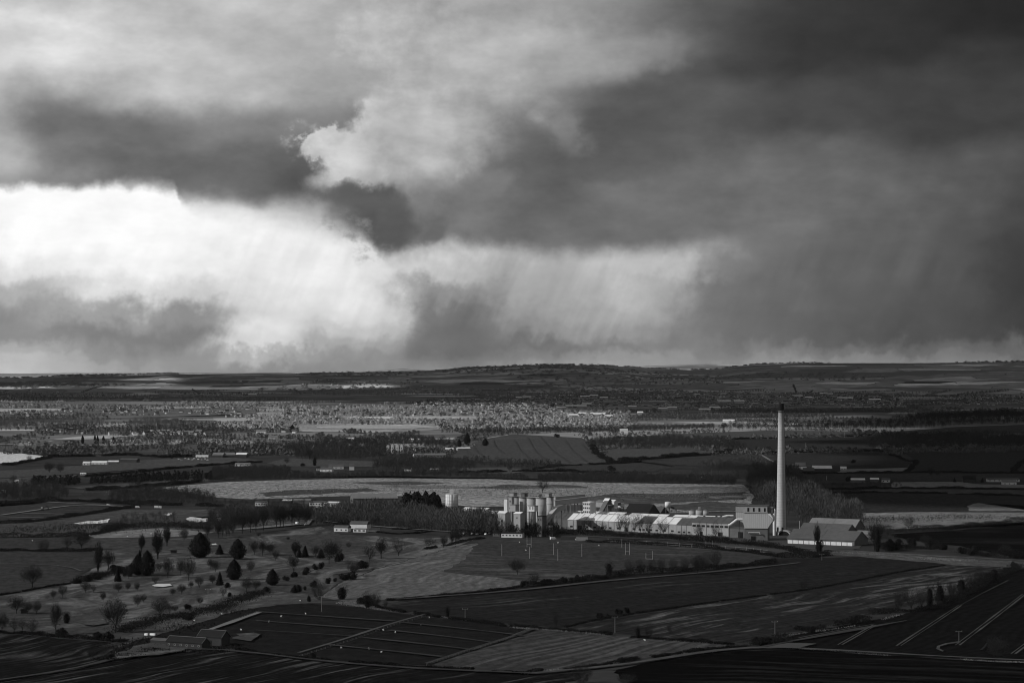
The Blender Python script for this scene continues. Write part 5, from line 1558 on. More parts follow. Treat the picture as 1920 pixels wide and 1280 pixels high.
# far hedgerow trees over the plain and the slopes
def far_trees():
    rs = np.random.RandomState(5)
    lib = [low_tree(1.0, 1.0, rs, 26, 'bare') for _ in range(5)]
    lib = [leafy(1.0, 1.25, 200 + i, 34, 'bush', 0.34, z0=0.05) for i in range(6)]
    out = {0: ([], [], [0]), 1: ([], [], [0]), 2: ([], [], [0])}
    cnt = 0
    for s in range(1000):
        yy = 736 + (rs.rand() ** 1.35) * 150
        xx = rs.uniform(-120, 2050)
        c = G(xx, yy)
        dist = math.hypot(c.x, c.y)
        Ls = rs.uniform(120, 520) * (dist / 9000)
        ang = rs.normal() * 0.35 if rs.rand() < .62 else rs.uniform(0.5, 2.6)
        if math.sin(c.x / 310.0 + 1.1) + math.sin(c.y / 640.0 + c.x / 800.0) + 0.8 * math.sin(c.x / 130.0 + 2) < -0.35 and yy < 830 and not (430 < xx < 1180 and 757 < yy < 806):
            continue
        h0 = rs.uniform(4, 9)
        step = rs.uniform(9, 17) * (dist / 9000) ** .5
        for k in range(int(Ls / step)):
            x = c.x + math.cos(ang) * k * step + rs.normal() * 2; y = c.y + math.sin(ang) * k * step * 1.6 + rs.normal() * 4
            if y < 4300:
                continue
            D_ = math.hypot(x, y)
            px_ = x / y * F + 960; py_ = HORY + CAMH / D_ * F
            if D_ < 13000 and any(inside(q, px_, py_) for q in KEEP):
                continue
            V, Fq = lib[rs.randint(6)]
            hh = h0 * rs.uniform(.6, 1.5)
            pale = 1 if (430 < px_ < 1180 and 757 < py_ < 806 and rs.rand() < .8) or (px_ < 480 and 752 < py_ < 778 and rs.rand() < .65) else 0  # sunlit colour handed out by place in the bright band
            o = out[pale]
            o[0].append(V * hh + np.array([x, y, float(height(x, y)) - .2])); o[1].append(Fq + o[2][0]); o[2][0] += len(V)
            cnt += 1
    # hedge lines and gardens of the bright village plain, drawn out across the view
    for s in range(70):
        c = G(rs.uniform(430, 1150), 764 + 40 * rs.rand())
        ang = rs.normal() * 0.22
        n_ = rs.randint(20, 60)
        for k in range(n_):
            x = c.x + math.cos(ang) * k * 9 + rs.normal() * 3; y = c.y + math.sin(ang) * k * 12 + rs.normal() * 8
            px_ = x / y * F + 960; py_ = HORY + CAMH / math.hypot(x, y) * F
            if not (430 < px_ < 1180 and 760 < py_ < 806) or any(inside(q, px_, py_) for q in KEEP):
                continue
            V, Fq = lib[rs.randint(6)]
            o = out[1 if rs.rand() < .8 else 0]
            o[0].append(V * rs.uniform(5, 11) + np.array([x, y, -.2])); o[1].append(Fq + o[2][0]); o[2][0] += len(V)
    # the slopes of the hills, roughened by woods and hedges
    for s in range(5200):
        xx = rs.uniform(-120, 2050); D_ = rs.uniform(13000, 18600)
        az = (xx - 960) / F
        x, y = math.sin(az) * D_, math.cos(az) * D_
        if math.sin(x / 700.0 + 1) + math.sin(y / 420.0 + x / 900.0) + math.sin(x / 260.0) * .6 < 0.25:
            continue
        V, Fq = lib[rs.randint(6)]
        hh = rs.uniform(6, 13)
        o = out[2]
        o[0].append(V * np.array([hh * 2.2, hh * 1.2, hh]) + np.array([x, y, float(height(x, y)) - .5])); o[1].append(Fq + o[2][0]); o[2][0] += len(V)
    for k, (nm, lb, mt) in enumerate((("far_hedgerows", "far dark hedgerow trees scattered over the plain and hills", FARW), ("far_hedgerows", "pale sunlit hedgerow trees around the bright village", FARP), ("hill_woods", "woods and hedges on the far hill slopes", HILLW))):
        if out[k][0]:
            tag(merge(nm, out[k][0], out[k][1], mt), lb, kind="stuff")


far_trees()

# ------------------------------------------------------------------ building materials
CONC = plain("weathered_concrete", 0.27, 0.18, 0.25)
CONCD = plain("stained_concrete", 0.10, 0.3, 0.25)
SHAFT, _nt, _b = new_mat("chimney_concrete")
_x, _y, _z = _nt.sep(objc(_nt))
_r = _nt.m('FRACT', _nt.mul(_z, 1 / 2.6))
_line = _nt.mul(_nt.ss(_r, 0.0, 0.20, 0.74, 1.0), _nt.ss(_nt.add(_z, _nt.mul(_nt.noise(objc(_nt), 0.4, 4, 0.6), 22.0)), 108.0, 128.0, 1.0, 0.6))
_st = _nt.noise(_nt.xyz(_nt.mul(_x, 0.9), _nt.mul(_y, 0.9), _nt.mul(_z, 0.03)), 1.0, 5, 0.6)
_bl = _nt.noise(_nt.xyz(_nt.mul(_x, 0.3), _nt.mul(_y, 0.3), _nt.mul(_z, 0.25)), 1.0, 5, 0.65)
_nt.put(_b.inputs['Base Color'], _nt.mul(_nt.mul(_nt.add(0.75, _nt.mul(_st, 0.5)), _nt.add(0.75, _nt.mul(_bl, 0.5))), _nt.mul(_line, 0.36)))
WHITE = plain("white_render", 0.52, 0.22, 0.4)
OFFW = plain("pale_cladding", 0.26, 0.28, 0.3)
GREYW = plain("grey_cladding", 0.10, 0.2, 0.3)
ROOFW = plain("white_roof_sheet", 0.55, 0.25, 0.15)
ROOFG = plain("grey_roof_sheet", 0.065, 0.3, 0.25)
ROOFM = plain("mid_roof_sheet", 0.13, 0.25, 0.2)
ROOFD = plain("dark_roof", 0.012, 0.3, 0.4)
BRICK = plain("dark_brick", 0.03, 0.35, 0.8)
STONE = plain("pale_stone", 0.33, 0.2, 0.4)
DARK = plain("dark_opening", 0.008, 0.2, 1.0)
GLASS = plain("window_glass", 0.02, 0.1, 1.0, rough=0.15, spec=0.5)
STEEL = plain("galvanised_steel", 0.35, 0.2, 0.5, rough=0.5, spec=0.4)
STEELD = plain("dark_steel", 0.04, 0.3, 0.5)
PAINTW = plain("white_paint", 0.8, 0.05, 1.0)
TIMB = plain("grey_timber", 0.14, 0.3, 2.0)
# vertical ribbed cladding of the precipitator
RIB, _nt, _b = new_mat("ribbed_cladding")
_x, _y, _z = _nt.sep(objc(_nt))
_w = _nt.m('SINE', _nt.mul(_x, 2 * math.pi / 1.8))
_st = _nt.noise(_nt.xyz(_nt.mul(_x, 1.2), _y, _nt.mul(_z, 0.12)), 1.0, 4, 0.6)
_nt.put(_b.inputs['Base Color'], _nt.mul(_nt.add(0.8, _nt.mul(_st, 0.4)), _nt.mul(_nt.add(1.0, _nt.mul(_w, 0.10)), 0.34)))
YAW = math.radians(-32)


def to_px(p):
    cp, sp = math.cos(PITCH), math.sin(PITCH)
    x, y, z = p[0], p[1], p[2] - CAMH
    f = y * cp + z * sp
    u = -y * sp + z * cp
    return (W / 2 + x / f * F, H / 2 - u / f * F)


class Frame:
    """a building plot: left front corner at a pixel, front wall running to pixel column xb along the yaw of the works"""
    def __init__(s, ax, ay, xb=None, L=None, yaw=YAW, z=0.0):
        s.o = G(ax, ay)
        s.yaw = yaw
        d = Vector((math.cos(yaw), math.sin(yaw), 0))
        if L is None:
            lo, hi = 0.0, 900.0
            for _ in range(50):
                m = (lo + hi) / 2
                if to_px(s.o + d * m)[0] < xb: lo = m
                else: hi = m
            L = lo
        s.L = L
        s.k = ppm(s.o + d * L * 0.5)

    def root(s, name, label, cat, group=None, loc=None):
        r = empty(name, tuple(s.o + Vector((0, 0, s.o.z)) * 0) if loc is None else loc, s.yaw)
        tag(r, label, cat, group)
        return r


def wall_mesh(L, D, hw, hr, x0=0.0, y0=0.0, z0=0.0):
    """walls with gable ends, ridge along x"""
    mb = MB()
    n = [(y0, z0), (y0 + D, z0), (y0 + D, z0 + hw), (y0 + D / 2, z0 + hw + hr - 0.05), (y0, z0 + hw)] if hr > 0.1 else [(y0, z0), (y0 + D, z0), (y0 + D, z0 + hw), (y0, z0 + hw)]
    i = len(mb.v); m = len(n)
    mb.v += [(x0, p[0], p[1]) for p in n] + [(x0 + L, p[0], p[1]) for p in n]
    mb.f.append(tuple(range(i, i + m))[::-1]); mb.mi.append(0)
    mb.f.append(tuple(range(i + m, i + 2 * m))); mb.mi.append(0)
    for k in range(m):
        q = (k + 1) % m
        mb.f.append((i + k, i + q, i + m + q, i + m + k)); mb.mi.append(0)
    return mb


def win_mesh(w, h, frame=0.12):
    mb = MB()
    mb.m = 0
    mb.box(-w / 2, w / 2, -0.04, 0.02, 0, h)
    mb.m = 1
    mb.box(-w / 2 - frame, w / 2 + frame, -0.14, 0.02, -frame, 0)
    mb.box(-w / 2 - frame, w / 2 + frame, -0.10, 0.02, h, h + frame)
    mb.box(-w / 2 - frame, -w / 2, -0.10, 0.02, 0, h)
    mb.box(w / 2, w / 2 + frame, -0.10, 0.02, 0, h)
    return mb


WINME = {}


def windows(root, xs, z, w, h, y=0.0, name="window", mats=None, side=None):
    key = (round(w, 2), round(h, 2), name)
    if key not in WINME:
        WINME[key] = win_mesh(w, h).mesh(name, mats or [GLASS, OFFW])
    for x in xs:
        o = link_mesh(name, WINME[key], root)
        o.location = (x, y - 0.02, z)
        if side is not None:
            o.rotation_euler = (0, 0, side)
    return


def copings(root, L, D, hw, hr, mat, over=.35):
    """pale ridge and verge tiles along a gabled roof"""
    mb = MB()
    mb.tube((-over, D / 2, hw + hr + .2), (L + over, D / 2, hw + hr + .2), .2, .2, 5)
    mb.build("ridge_tiles", mat, root)
    for x in (-over, L + over):
        mb = MB()
        mb.tube((x, -over, hw + .1 - over * hr / (D / 2)), (x, D / 2, hw + hr + .2), .15, .15, 5)
        mb.tube((x, D + over, hw + .1 - over * hr / (D / 2)), (x, D / 2, hw + hr + .2), .15, .15, 5)
        mb.build("verge", mat, root)


def shed(label, fr, D, hw, hr, wall=OFFW, roof=ROOFM, name="industrial_building", cat="building", win=None, door=None, over=0.3, group=None, vents=0, seams=0):
    """fr: Frame; D depth, hw wall height, hr ridge above eaves, all metres"""
    root = fr.root(name, label, cat, group)
    wall_mesh(fr.L, D, hw, hr).build("wall", wall, root)
    rb = MB()
    if hr > 0.1:
        rb.gable(0, fr.L, 0, D, hw + 0.12, hw + hr + 0.12, over, 0.18)
    else:
        rb.box(-over, fr.L + over, -over, D + over, hw + 0.01, hw + 0.35)
    ro = rb.build("roof", roof, root)
    if win:
        n, z, w, h = win
        windows(root, [fr.L * (k + 0.5) / n for k in range(n)], z, w, h)
    if door:
        for dx, dw, dh in door:
            mb = MB(); mb.box(dx - dw / 2, dx + dw / 2, -0.09, 0.0, 0.0, dh)
            mb.build("door", DARK, root)
    if seams and hw > 8:
        pn = max(3, int(fr.L / 6.5))
        pb = MB(); pb.box(-.22, .22, -.16, 0, 0, hw - .1); pbm = pb.mesh("pilaster", [CONCD])
        for k in range(1, pn):
            o = link_mesh("pilaster", pbm, root); o.location = (fr.L * k / pn, 0, 0)
        mb = MB(); mb.box(0.2, fr.L - .2, -.3, -.02, hw - .35, hw - .1); mb.build("gutter", CONCD, root)
    for k in range(vents):
        mb = MB(); x = fr.L * (k + 0.5) / vents
        mb.box(x - 0.8, x + 0.8, D / 2 - 0.7, D / 2 + 0.7, hw + hr + 0.02, hw + hr + 1.1)
        mb.build("roof_vent", roof, root)
    for k in range(1, seams):
        mb = MB(); x = fr.L * k / seams
        mb.prism([(x - 0.12, 0), (x + 0.12, 0), (x + 0.12, 0.1), (x - 0.12, 0.1)], 0, 1)
        # ridge-to-eave seam batten following the front slope
        b2 = MB()
        sl = hr / (D / 2) if hr > 0.1 else 0
        za, zb = hw + 0.14, hw + 0.14 + hr
        b2.v += [(x - .15, 0, za), (x + .15, 0, za), (x + .15, D / 2, zb), (x - .15, D / 2, zb), (x - .15, 0, za + .14), (x + .15, 0, za + .14), (x + .15, D / 2, zb + .14), (x - .15, D / 2, zb + .14)]
        for f in ((0, 3, 2, 1), (4, 5, 6, 7), (0, 1, 5, 4), (1, 2, 6, 5), (2, 3, 7, 6), (3, 0, 4, 7)):
            b2.f.append(f); b2.mi.append(0)
        b2.build("roof_seam", ROOFG if roof is ROOFW else roof, root)
    return root


# ------------------------------------------------------------------ the tall chimney
cp_ = G(1465, 996)
kk = ppm(cp_)
ch = empty("chimney", tuple(cp_), YAW)
tag(ch, "very tall tapering concrete chimney with a black top, beside the precipitator building", "chimney")
HT = (996 - 758) * kk
R0, R1 = 9.6 * kk, 5.0 * kk
mb = MB()
N = 48
rings = []
lifts = 42
for i in range(lifts + 1):
    z = (HT - 7) * i / lifts
    r = R0 + (R1 - R0) * (z / HT) ** 0.92
    rings.append((z, r))
for (z0, r0), (z1, r1) in zip(rings[:-1], rings[1:]):
    mb.cyl(0, 0, z0, z1, r0, r1, N, cap=False)
mb.cyl(0, 0, HT - 7.01, HT - 7.0, rings[-1][1], rings[-1][1] - 0.01, N)
sh = mb.build("shaft", SHAFT, ch)
for p in sh.data.polygons: p.use_smooth = True
mb = MB(); mb.cyl(0, 0, HT - 7, HT, R1 + 0.05, R1 - 0.05, 32); mb.build("dark_cap", DARK, ch)
mb = MB(); mb.cyl(0, 0, HT - 7.8, HT - 7.4, R1 + 1.1, R1 + 1.1, 32); mb.cyl(0, 0, HT - 0.3, HT + 0.25, R1 + .25, R1 + .25, 32)
mb.build("gallery", STEELD, ch)
mb = MB()
for k in range(16):
    a = k * math.pi / 8
    mb.box(math.cos(a) * (R1 + 1.0) - .05, math.cos(a) * (R1 + 1.0) + .05, math.sin(a) * (R1 + 1.0) - .05, math.sin(a) * (R1 + 1.0) + .05, HT - 7.4, HT - 6.2)
mb.build("railing", STEELD, ch)
for a in (-1.9, -0.9):
    mb = MB()
    x, y = math.cos(a) * R0, math.sin(a) * R0
    mb.box(x - .9, x + .9, y - .5, y + .4, 0, 4.5)
    mb.build("flue_door", DARK, ch)
mb = MB()
for i in range(0, lifts, 1):
    z0, r0 = rings[i]; z1, r1 = rings[i + 1]
    mb.tube((math.cos(0.25) * (r0 + .25), math.sin(.25) * (r0 + .25), z0), (math.cos(.25) * (r1 + .25), math.sin(.25) * (r1 + .25), z1), .12, .12, 4, False)
mb.build("ladder", STEELD, ch)

# ------------------------------------------------------------------ precipitator building at the foot of the chimney
fr = Frame(1396, 1013, L=25, yaw=math.radians(-12))
r = fr.root("precipitator_building", "tall hexagon-fronted grey building with light windowed top, left of the chimney", "building")
k = fr.k
Wd = 43 * k
mb = MB(); mb.box(0, Wd, 0.3, 17, 0, 23 * k); mb.build("base", CONCD, r)
mb = MB(); mb.prism([(0, 23.5 * k), (Wd, 23.5 * k), (Wd + 10 * k, 38 * k), (Wd - 0.5 * k, 52 * k), (0, 52 * k), (-4 * k, 38 * k)], 0, 18); mb.build("hopper_casing", RIB, r)
mb = MB(); mb.box(-0.4, Wd + 0.4, -0.4, 18.4, 22.9 * k, 23.8 * k); mb.build("ledge", OFFW, r)
mb = MB(); mb.box(-1.2, Wd + .3, -0.5, 18.5, 51.7 * k, 53 * k); mb.build("ledge", OFFW, r)
mb = MB(); mb.box(0, Wd - 0.3, 0.2, 17.5, 53 * k, 64 * k); mb.build("penthouse", OFFW, r)
mb = MB(); mb.box(-.3, Wd, -0.1, 17.8, 64 * k, 64.8 * k); mb.build("roof", ROOFG, r)
windows(r, [Wd * f for f in (0.16, 0.40, 0.64, 0.88)], 54.3 * k, 1.6, 3.4, y=0.2, mats=[DARK, OFFW])
mb = MB(); mb.box(Wd, Wd + 9 * k, 2, 16, 50 * k, 62 * k); mb.build("lift_house", CONCD, r)
mb = MB(); mb.prism([(Wd + .2 * k, 51 * k), (Wd + 10.2 * k, 39.5 * k), (Wd + 9.4 * k, 44 * k), (Wd + 5 * k, 51 * k)], -0.6, 17); mb.build("side_chute", WHITE, r)
mb = MB()
mb.tube((4, -0.5, 14 * k), (4, -1.5, 16 * k), .35); mb.tube((4, -1.5, 16 * k), (14, -1.5, 16 * k), .35); mb.tube((14, -1.5, 16 * k), (14.5, -1.5, 12 * k), .35)
mb.build("pipe", STEEL, r)
mb = MB(); mb.box(6, 10, -0.1, 0.35, 0, 4.2); mb.build("door", DARK, r)
fr2 = Frame(1380, 1003, L=24, yaw=math.radians(-12))
r = fr2.root("precipitator_building", "older boxy precipitator house half hidden behind the hexagon-fronted building", "building")
k = fr2.k
mb = MB(); mb.box(0, 30, 0, 16, 0, 44 * k); mb.build("casing", RIB, r)
mb = MB(); mb.prism([(-4 * k, 30 * k), (0, 22 * k), (0, 44 * k), (-1 * k, 44 * k)], 1, 15); mb.build("side_chute", GREYW, r)
mb = MB(); mb.box(-.3, 26, -.3, 16.3, 44 * k, 54 * k); mb.build("penthouse", OFFW, r)
mb = MB(); mb.box(-.6, 26.3, -.6, 16.6, 54 * k, 55 * k); mb.build("roof", ROOFG, r)


def duct(label, px, rad, mat=WHITE):
    """bent duct through points (x, y, height m): positions on the ground by pixel plus height"""
    pts = []
    for (x, y, h) in px:
        p = G(x, y); pts.append(p + Vector((0, 0, h)))
    o0 = pts[0].copy(); o0.z = 0
    root = empty("duct", tuple(o0))
    tag(root, label, "duct")
    mb = MB()
    for a, b in zip(pts[:-1], pts[1:]):
        mb.tube(a - o0, b - o0, rad, rad, 12)
    for p in pts[1:-1]:
        v = ICO1_V * rad * 1.02 + np.array((p - o0)[:])
        i = len(mb.v); mb.v += [tuple(q) for q in v]
        for f in ICO1_F: mb.f.append(tuple(int(q) + i for q in f)); mb.mi.append(0)
    mb.build("pipe", mat, root)
    mb = MB()
    for p in (pts[0].lerp(pts[1], .5), pts[-1].lerp(pts[-2], .5)):
        q = p - o0
        mb.box(q.x - .2, q.x + .2, q.y - .2, q.y + .2, 0, q.z)
    mb.build("trestle", STEELD, root)


duct("white bent duct from the works roof to the older precipitator house", [(1352, 1000, 13.5), (1356, 1000, 16), (1364, 1000, 17), (1375, 1000, 17)], 1.1)
duct("white duct sloping up to the hexagon-fronted building", [(1366, 1010, 12.5), (1370, 1010, 13.5), (1382, 1010, 18), (1392, 1010, 18)], 1.2)
p = G(1452, 1004)
vs = empty("dust_vessel", tuple(p), 0)
tag(vs, "slim white vertical vessel between precipitator and chimney", "vessel")
mb = MB(); mb.cyl(0, 0, 0, 24, 1.5, 1.5, 16); mb.build("tank", WHITE, vs)
mb = MB(); mb.cyl(0, 0, 24, 25.6, 1.5, .4, 16); mb.build("lid", WHITE, vs)
mb = MB(); [mb.box(1.45, 1.75, -.05, .05, z, z + .15) for z in np.arange(1, 23, 1.2)]; mb.build("ladder", STEELD, vs)

# curved white hood and plant at the chimney foot
p = G(1470, 1004)
hd = empty("kiln_hood", tuple(p), YAW)
tag(hd, "rounded pale hood with a dark mouth at the chimney foot", "hood")
mb = MB(); mb.prism([(-7 + 0, 0)] + [(-7 * math.cos(t), 5.5 * math.sin(t)) for t in np.linspace(0.15, math.pi - .15, 9)] + [(7, 0)], 0, 6); mb.build("cover", OFFW, hd)
mb = MB(); mb.prism([(-5.8, 0)] + [(-5.8 * math.cos(t), 4.4 * math.sin(t)) for t in np.linspace(0.15, math.pi - .15, 9)] + [(5.8, 0)], -0.1, 0.0); mb.build("opening", DARK, hd)

# ------------------------------------------------------------------ long works building, in its sections from left to right
shed("dull grey left end section of the long works building, right of the silos", Frame(1036, 990.6, 1064), 26, 10.5, 4.5, CONCD, ROOFG, door=[(6, 3, 4)], seams=3)
shed("bright white roofed section of the long works building with broken windows", Frame(1064.3, 992, 1196), 24, 9.6, 5.6, OFFW, ROOFW, win=(9, 2.2, 3.0, 1.8), door=[(14, 4, 4.5), (66, 4.5, 4.5), (90, 3, 3.6)], vents=5, seams=12)
shed("middle section of the long works building with the darker roof patch", Frame(1196.3, 998.1, 1224), 24, 9.4, 5.4, OFFW, ROOFG, win=(4, 2.2, 2.8, 1.7), door=[(12, 3, 3.6)], seams=4)
shed("white roofed section of the works just left of its end block", Frame(1224.3, 999.4, 1268), 24, 9.6, 5.6, OFFW, ROOFW, win=(3, 2.2, 3.0, 1.6), seams=3)
shed("plain walled section of the works with dark roof beside the end block", Frame(1268.3, 1001.5, 1297), 24, 9.4, 5.4, OFFW, ROOFG, win=(3, 1.8, 2.6, 1.4), seams=3)
shed("end block of the long works building with two rows of windows", Frame(1297.3, 1003, 1366), 26, 12.4, 5.0, OFFW, ROOFG, win=(8, 8.2, 3.6, 2.0), door=[(10, 3, 4), (30, 5, 4)], seams=5, vents=3)
# second row of windows on the end block
# clerestory ranges behind the front range
shed("thin white roofed range behind the bright section of the works", Frame(1078, 984, 1170), 12, 12.6, 1.6, OFFW, ROOFW, seams=5)
shed("thin white roofed range behind the right half of the works", Frame(1180, 989, 1250), 12, 12.6, 1.6, OFFW, ROOFW, seams=4)
shed("low white roofed range behind the end block", Frame(1262, 993, 1345), 12, 13.0, 1.6, OFFW, ROOFW, seams=3)
shed("low flat grey building between works and precipitators", Frame(1367, 1008, 1396), 16, 9.0, 0, CONCD, ROOFG, door=[(12, 5, 6)])
shed("flat roofed grey range behind the kiln section", Frame(1040, 984, 1096), 18, 12.5, 1.4, CONCD, ROOFG)

# big grey sheds right of the chimney
shed("front one of the big grey sheds, with the white walled base", Frame(1476, 1018, 1602), 30, 4.8, 7.5, CONCD, ROOFG, win=None, door=None, over=.6, seams=2, name="storage_shed")
shed("middle one of the big grey sheds, with the pale ridge", Frame(1497, 1009, 1586), 26, 6.5, 7.5, GREYW, ROOFG, over=.6, name="storage_shed", seams=2)
shed("rear one of the big grey sheds, lightest roof", Frame(1514, 1002, 1602), 24, 8.0, 7.5, GREYW, ROOFM, over=.6, name="storage_shed", seams=2)
shed("low shed with a bright patched roof behind the big grey sheds", Frame(1602, 1008, 1632), 18, 4.0, 2.6, GREYW, ROOFM, over=.4, name="storage_shed")
fr = Frame(1478, 1018.6, 1600)
r = fr.root("panel_wall", "row of white concrete wall panels along the front of the big grey sheds", "wall")
pm = MB(); pm.box(0, 4.6, 0, .2, 0, 3.4); pme = pm.mesh("panel", [WHITE])
n = int(fr.L / 5)
for i in range(n):
    o = link_mesh("panel", pme, r); o.location = (i * fr.L / n, -1.0, 0)

# ------------------------------------------------------------------ silo group
SIL = [(967, 996, 6.6, 932, "left"), (980, 997, 7.2, 933, ""), (996, 998, 8.0, 934, ""), (1014.5, 1000, 9.6, 934, ""), (1031.5, 994, 6.6, 932, "")]
SLAB = ["leftmost of the five big concrete silos", "second from left of the five big concrete silos", "middle one of the five big concrete silos",
        "widest and nearest of the five big concrete silos", "rightmost of the five big concrete silos, set behind in shade"]
for (x, y, rp, top, _), lb in zip(SIL, SLAB):
    p = G(x, y); k = ppm(p)
    r = empty("silo", tuple(p), 0)
    tag(r, lb, "silo")
    h = (y - top) * k
    mb = MB(); mb.cyl(0, 0, 0, h, rp * k, rp * k, 32); o = mb.build("body", CONC, r)
    for q in o.data.polygons:
        q.use_smooth = len(q.vertices) == 4
    mb = MB(); mb.cyl(0, 0, h, h + .7, rp * k + .25, rp * k + .25, 32); mb.build("rim", CONCD, r)
    for q in range(1, 5):
        mb = MB(); mb.cyl(0, 0, h * q / 5, h * q / 5 + .25, rp * k + .07, rp * k + .07, 32); mb.build("band", CONCD, r)


def box_on_legs(label, x, y, wpx, dm, z0px, z1px, wall=OFFW, roof=ROOFM, legs=True, name="plant_house", wins=None, yaw=YAW, gable=0.0):
    p = G(x, y); k = ppm(p)
    r = empty(name, tuple(p), yaw)
    tag(r, label, "building")
    w = wpx * k / math.cos(yaw) * 0.78
    z0, z1 = z0px * k, z1px * k
    wall_mesh(w, dm, z1 - z0, gable, -w / 2, -dm / 2, z0).build("wall", wall, r)
    mb = MB()
    if gable > 0.1:
        mb.gable(-w / 2, w / 2, -dm / 2, dm / 2, z1 + .1, z1 + gable + .1, .3, .2)
    else:
        mb.box(-w / 2 - .3, w / 2 + .3, -dm / 2 - .3, dm / 2 + .3, z1, z1 + .4)
    mb.build("roof", roof, r)
    if legs and z0 > 1:
        lm = MB(); lm.box(-.35, .35, -.35, .35, 0, z0); lme = lm.mesh("leg", [CONCD])
        for sx in (-1, 1):
            for sy in (-1, 1):
                o = link_mesh("leg", lme, r); o.location = (sx * (w / 2 - .5), sy * (dm / 2 - .5), 0)
        mb = MB(); mb.tube((-w / 2 + .5, -dm / 2 + .5, 0), (w / 2 - .5, -dm / 2 + .5, z0), .2, .2, 4); mb.build("brace", CONCD, r)
    if wins:
        rows, cols, ww, wh = wins
        for i in range(rows):
            windows(r, [-w / 2 + w * (c + .5) / cols for c in range(cols)], z0 + (z1 - z0) * (i + .35) / rows, ww, wh, y=-dm / 2, mats=[DARK, OFFW])
    return r


box_on_legs("slim pale tower at the left end of the silo group", 950.5, 996, 8, 5, 0, 61, WHITE, ROOFM, False, "tower", gable=0)
box_on_legs("tall pale lift tower against the leftmost silo", 959, 998, 7.5, 5, 0, 66, OFFW, ROOFM, False, "tower", wins=(5, 1, 1.2, 1.6))
box_on_legs("pale machine house on top of the leftmost silo", 962.5, 996, 10, 7, 66.5, 72, OFFW, ROOFM, False, "machine_house")
box_on_legs("dark machine house over the second silo", 983, 996, 9, 6, 65, 71, CONCD, ROOFD, False, "machine_house")
box_on_legs("long pale gallery across the silo tops", 1003, 997, 26, 5, 65.5, 70.5, OFFW, ROOFM, False, "gallery_house", wins=(1, 7, 1.4, 1.0))
box_on_legs("pale machine house on top of the rightmost silo", 1028.5, 995, 9, 6, 64, 70, OFFW, ROOFM, False, "machine_house")
box_on_legs("small pale hopper house on stilts in front of the left silos", 965, 1000, 13, 7, 46 - 4, 55 - 1, OFFW, ROOFM, True, "hopper_house")
box_on_legs("small pale box house on legs in front of the middle silo", 1000, 1002, 14, 7, 44, 54, WHITE, ROOFM, True, "hopper_house", wins=(1, 2, .8, 2.6))
box_on_legs("pale low block with sloping roof left of the silos", 945, 1003, 18, 9, 0, 42, OFFW, ROOFW, False, "plant_house", gable=1.5)
box_on_legs("pale block in front of the leftmost silos", 974, 1004, 16, 9, 0, 42, OFFW, ROOFW, False, "plant_house", gable=1.5, wins=(3, 1, 1.2, 1.2))
box_on_legs("dark packing block in front of the widest silo", 1016, 1005, 12, 8, 0, 38, CONCD, ROOFD, False, "plant_house", wins=(3, 2, 1.1, 2.0))
box_on_legs("small grey cube building under the conveyor", 1030, 1005, 9, 6, 0, 20, CONC, ROOFG, False, "plant_house")
box_on_legs("white windowed tower block on stilts, right of the silos", 1105, 990, 17, 11, 27, 49, WHITE, ROOFW, True, "tower_block", wins=(3, 4, 1.2, 1.7))
box_on_legs("little gabled white house below the windowed tower block", 1086, 986, 18, 9, 0, 16, OFFW, ROOFM, False, "plant_house", gable=2.2, wins=(1, 2, 1.1, 2.0))
box_on_legs("gabled conveyor head house at the top of the incline", 1139, 966, 11, 8, 20, 27, GREYW, ROOFW, True, "head_house", gable=3.0)
box_on_legs("pale long roofed building behind the conveyor head", 1131, 962, 24, 10, 12, 22, OFFW, ROOFM, True, "plant_house", gable=1.5)
box_on_legs("bright small house right of the conveyor head", 1151, 962, 10, 8, 12, 23, WHITE, ROOFW, False, "plant_house", gable=1.5)
box_on_legs("flat bright cabin furthest right behind the conveyor", 1163, 956, 10, 7, 6, 12, WHITE, ROOFW, True, "cabin")


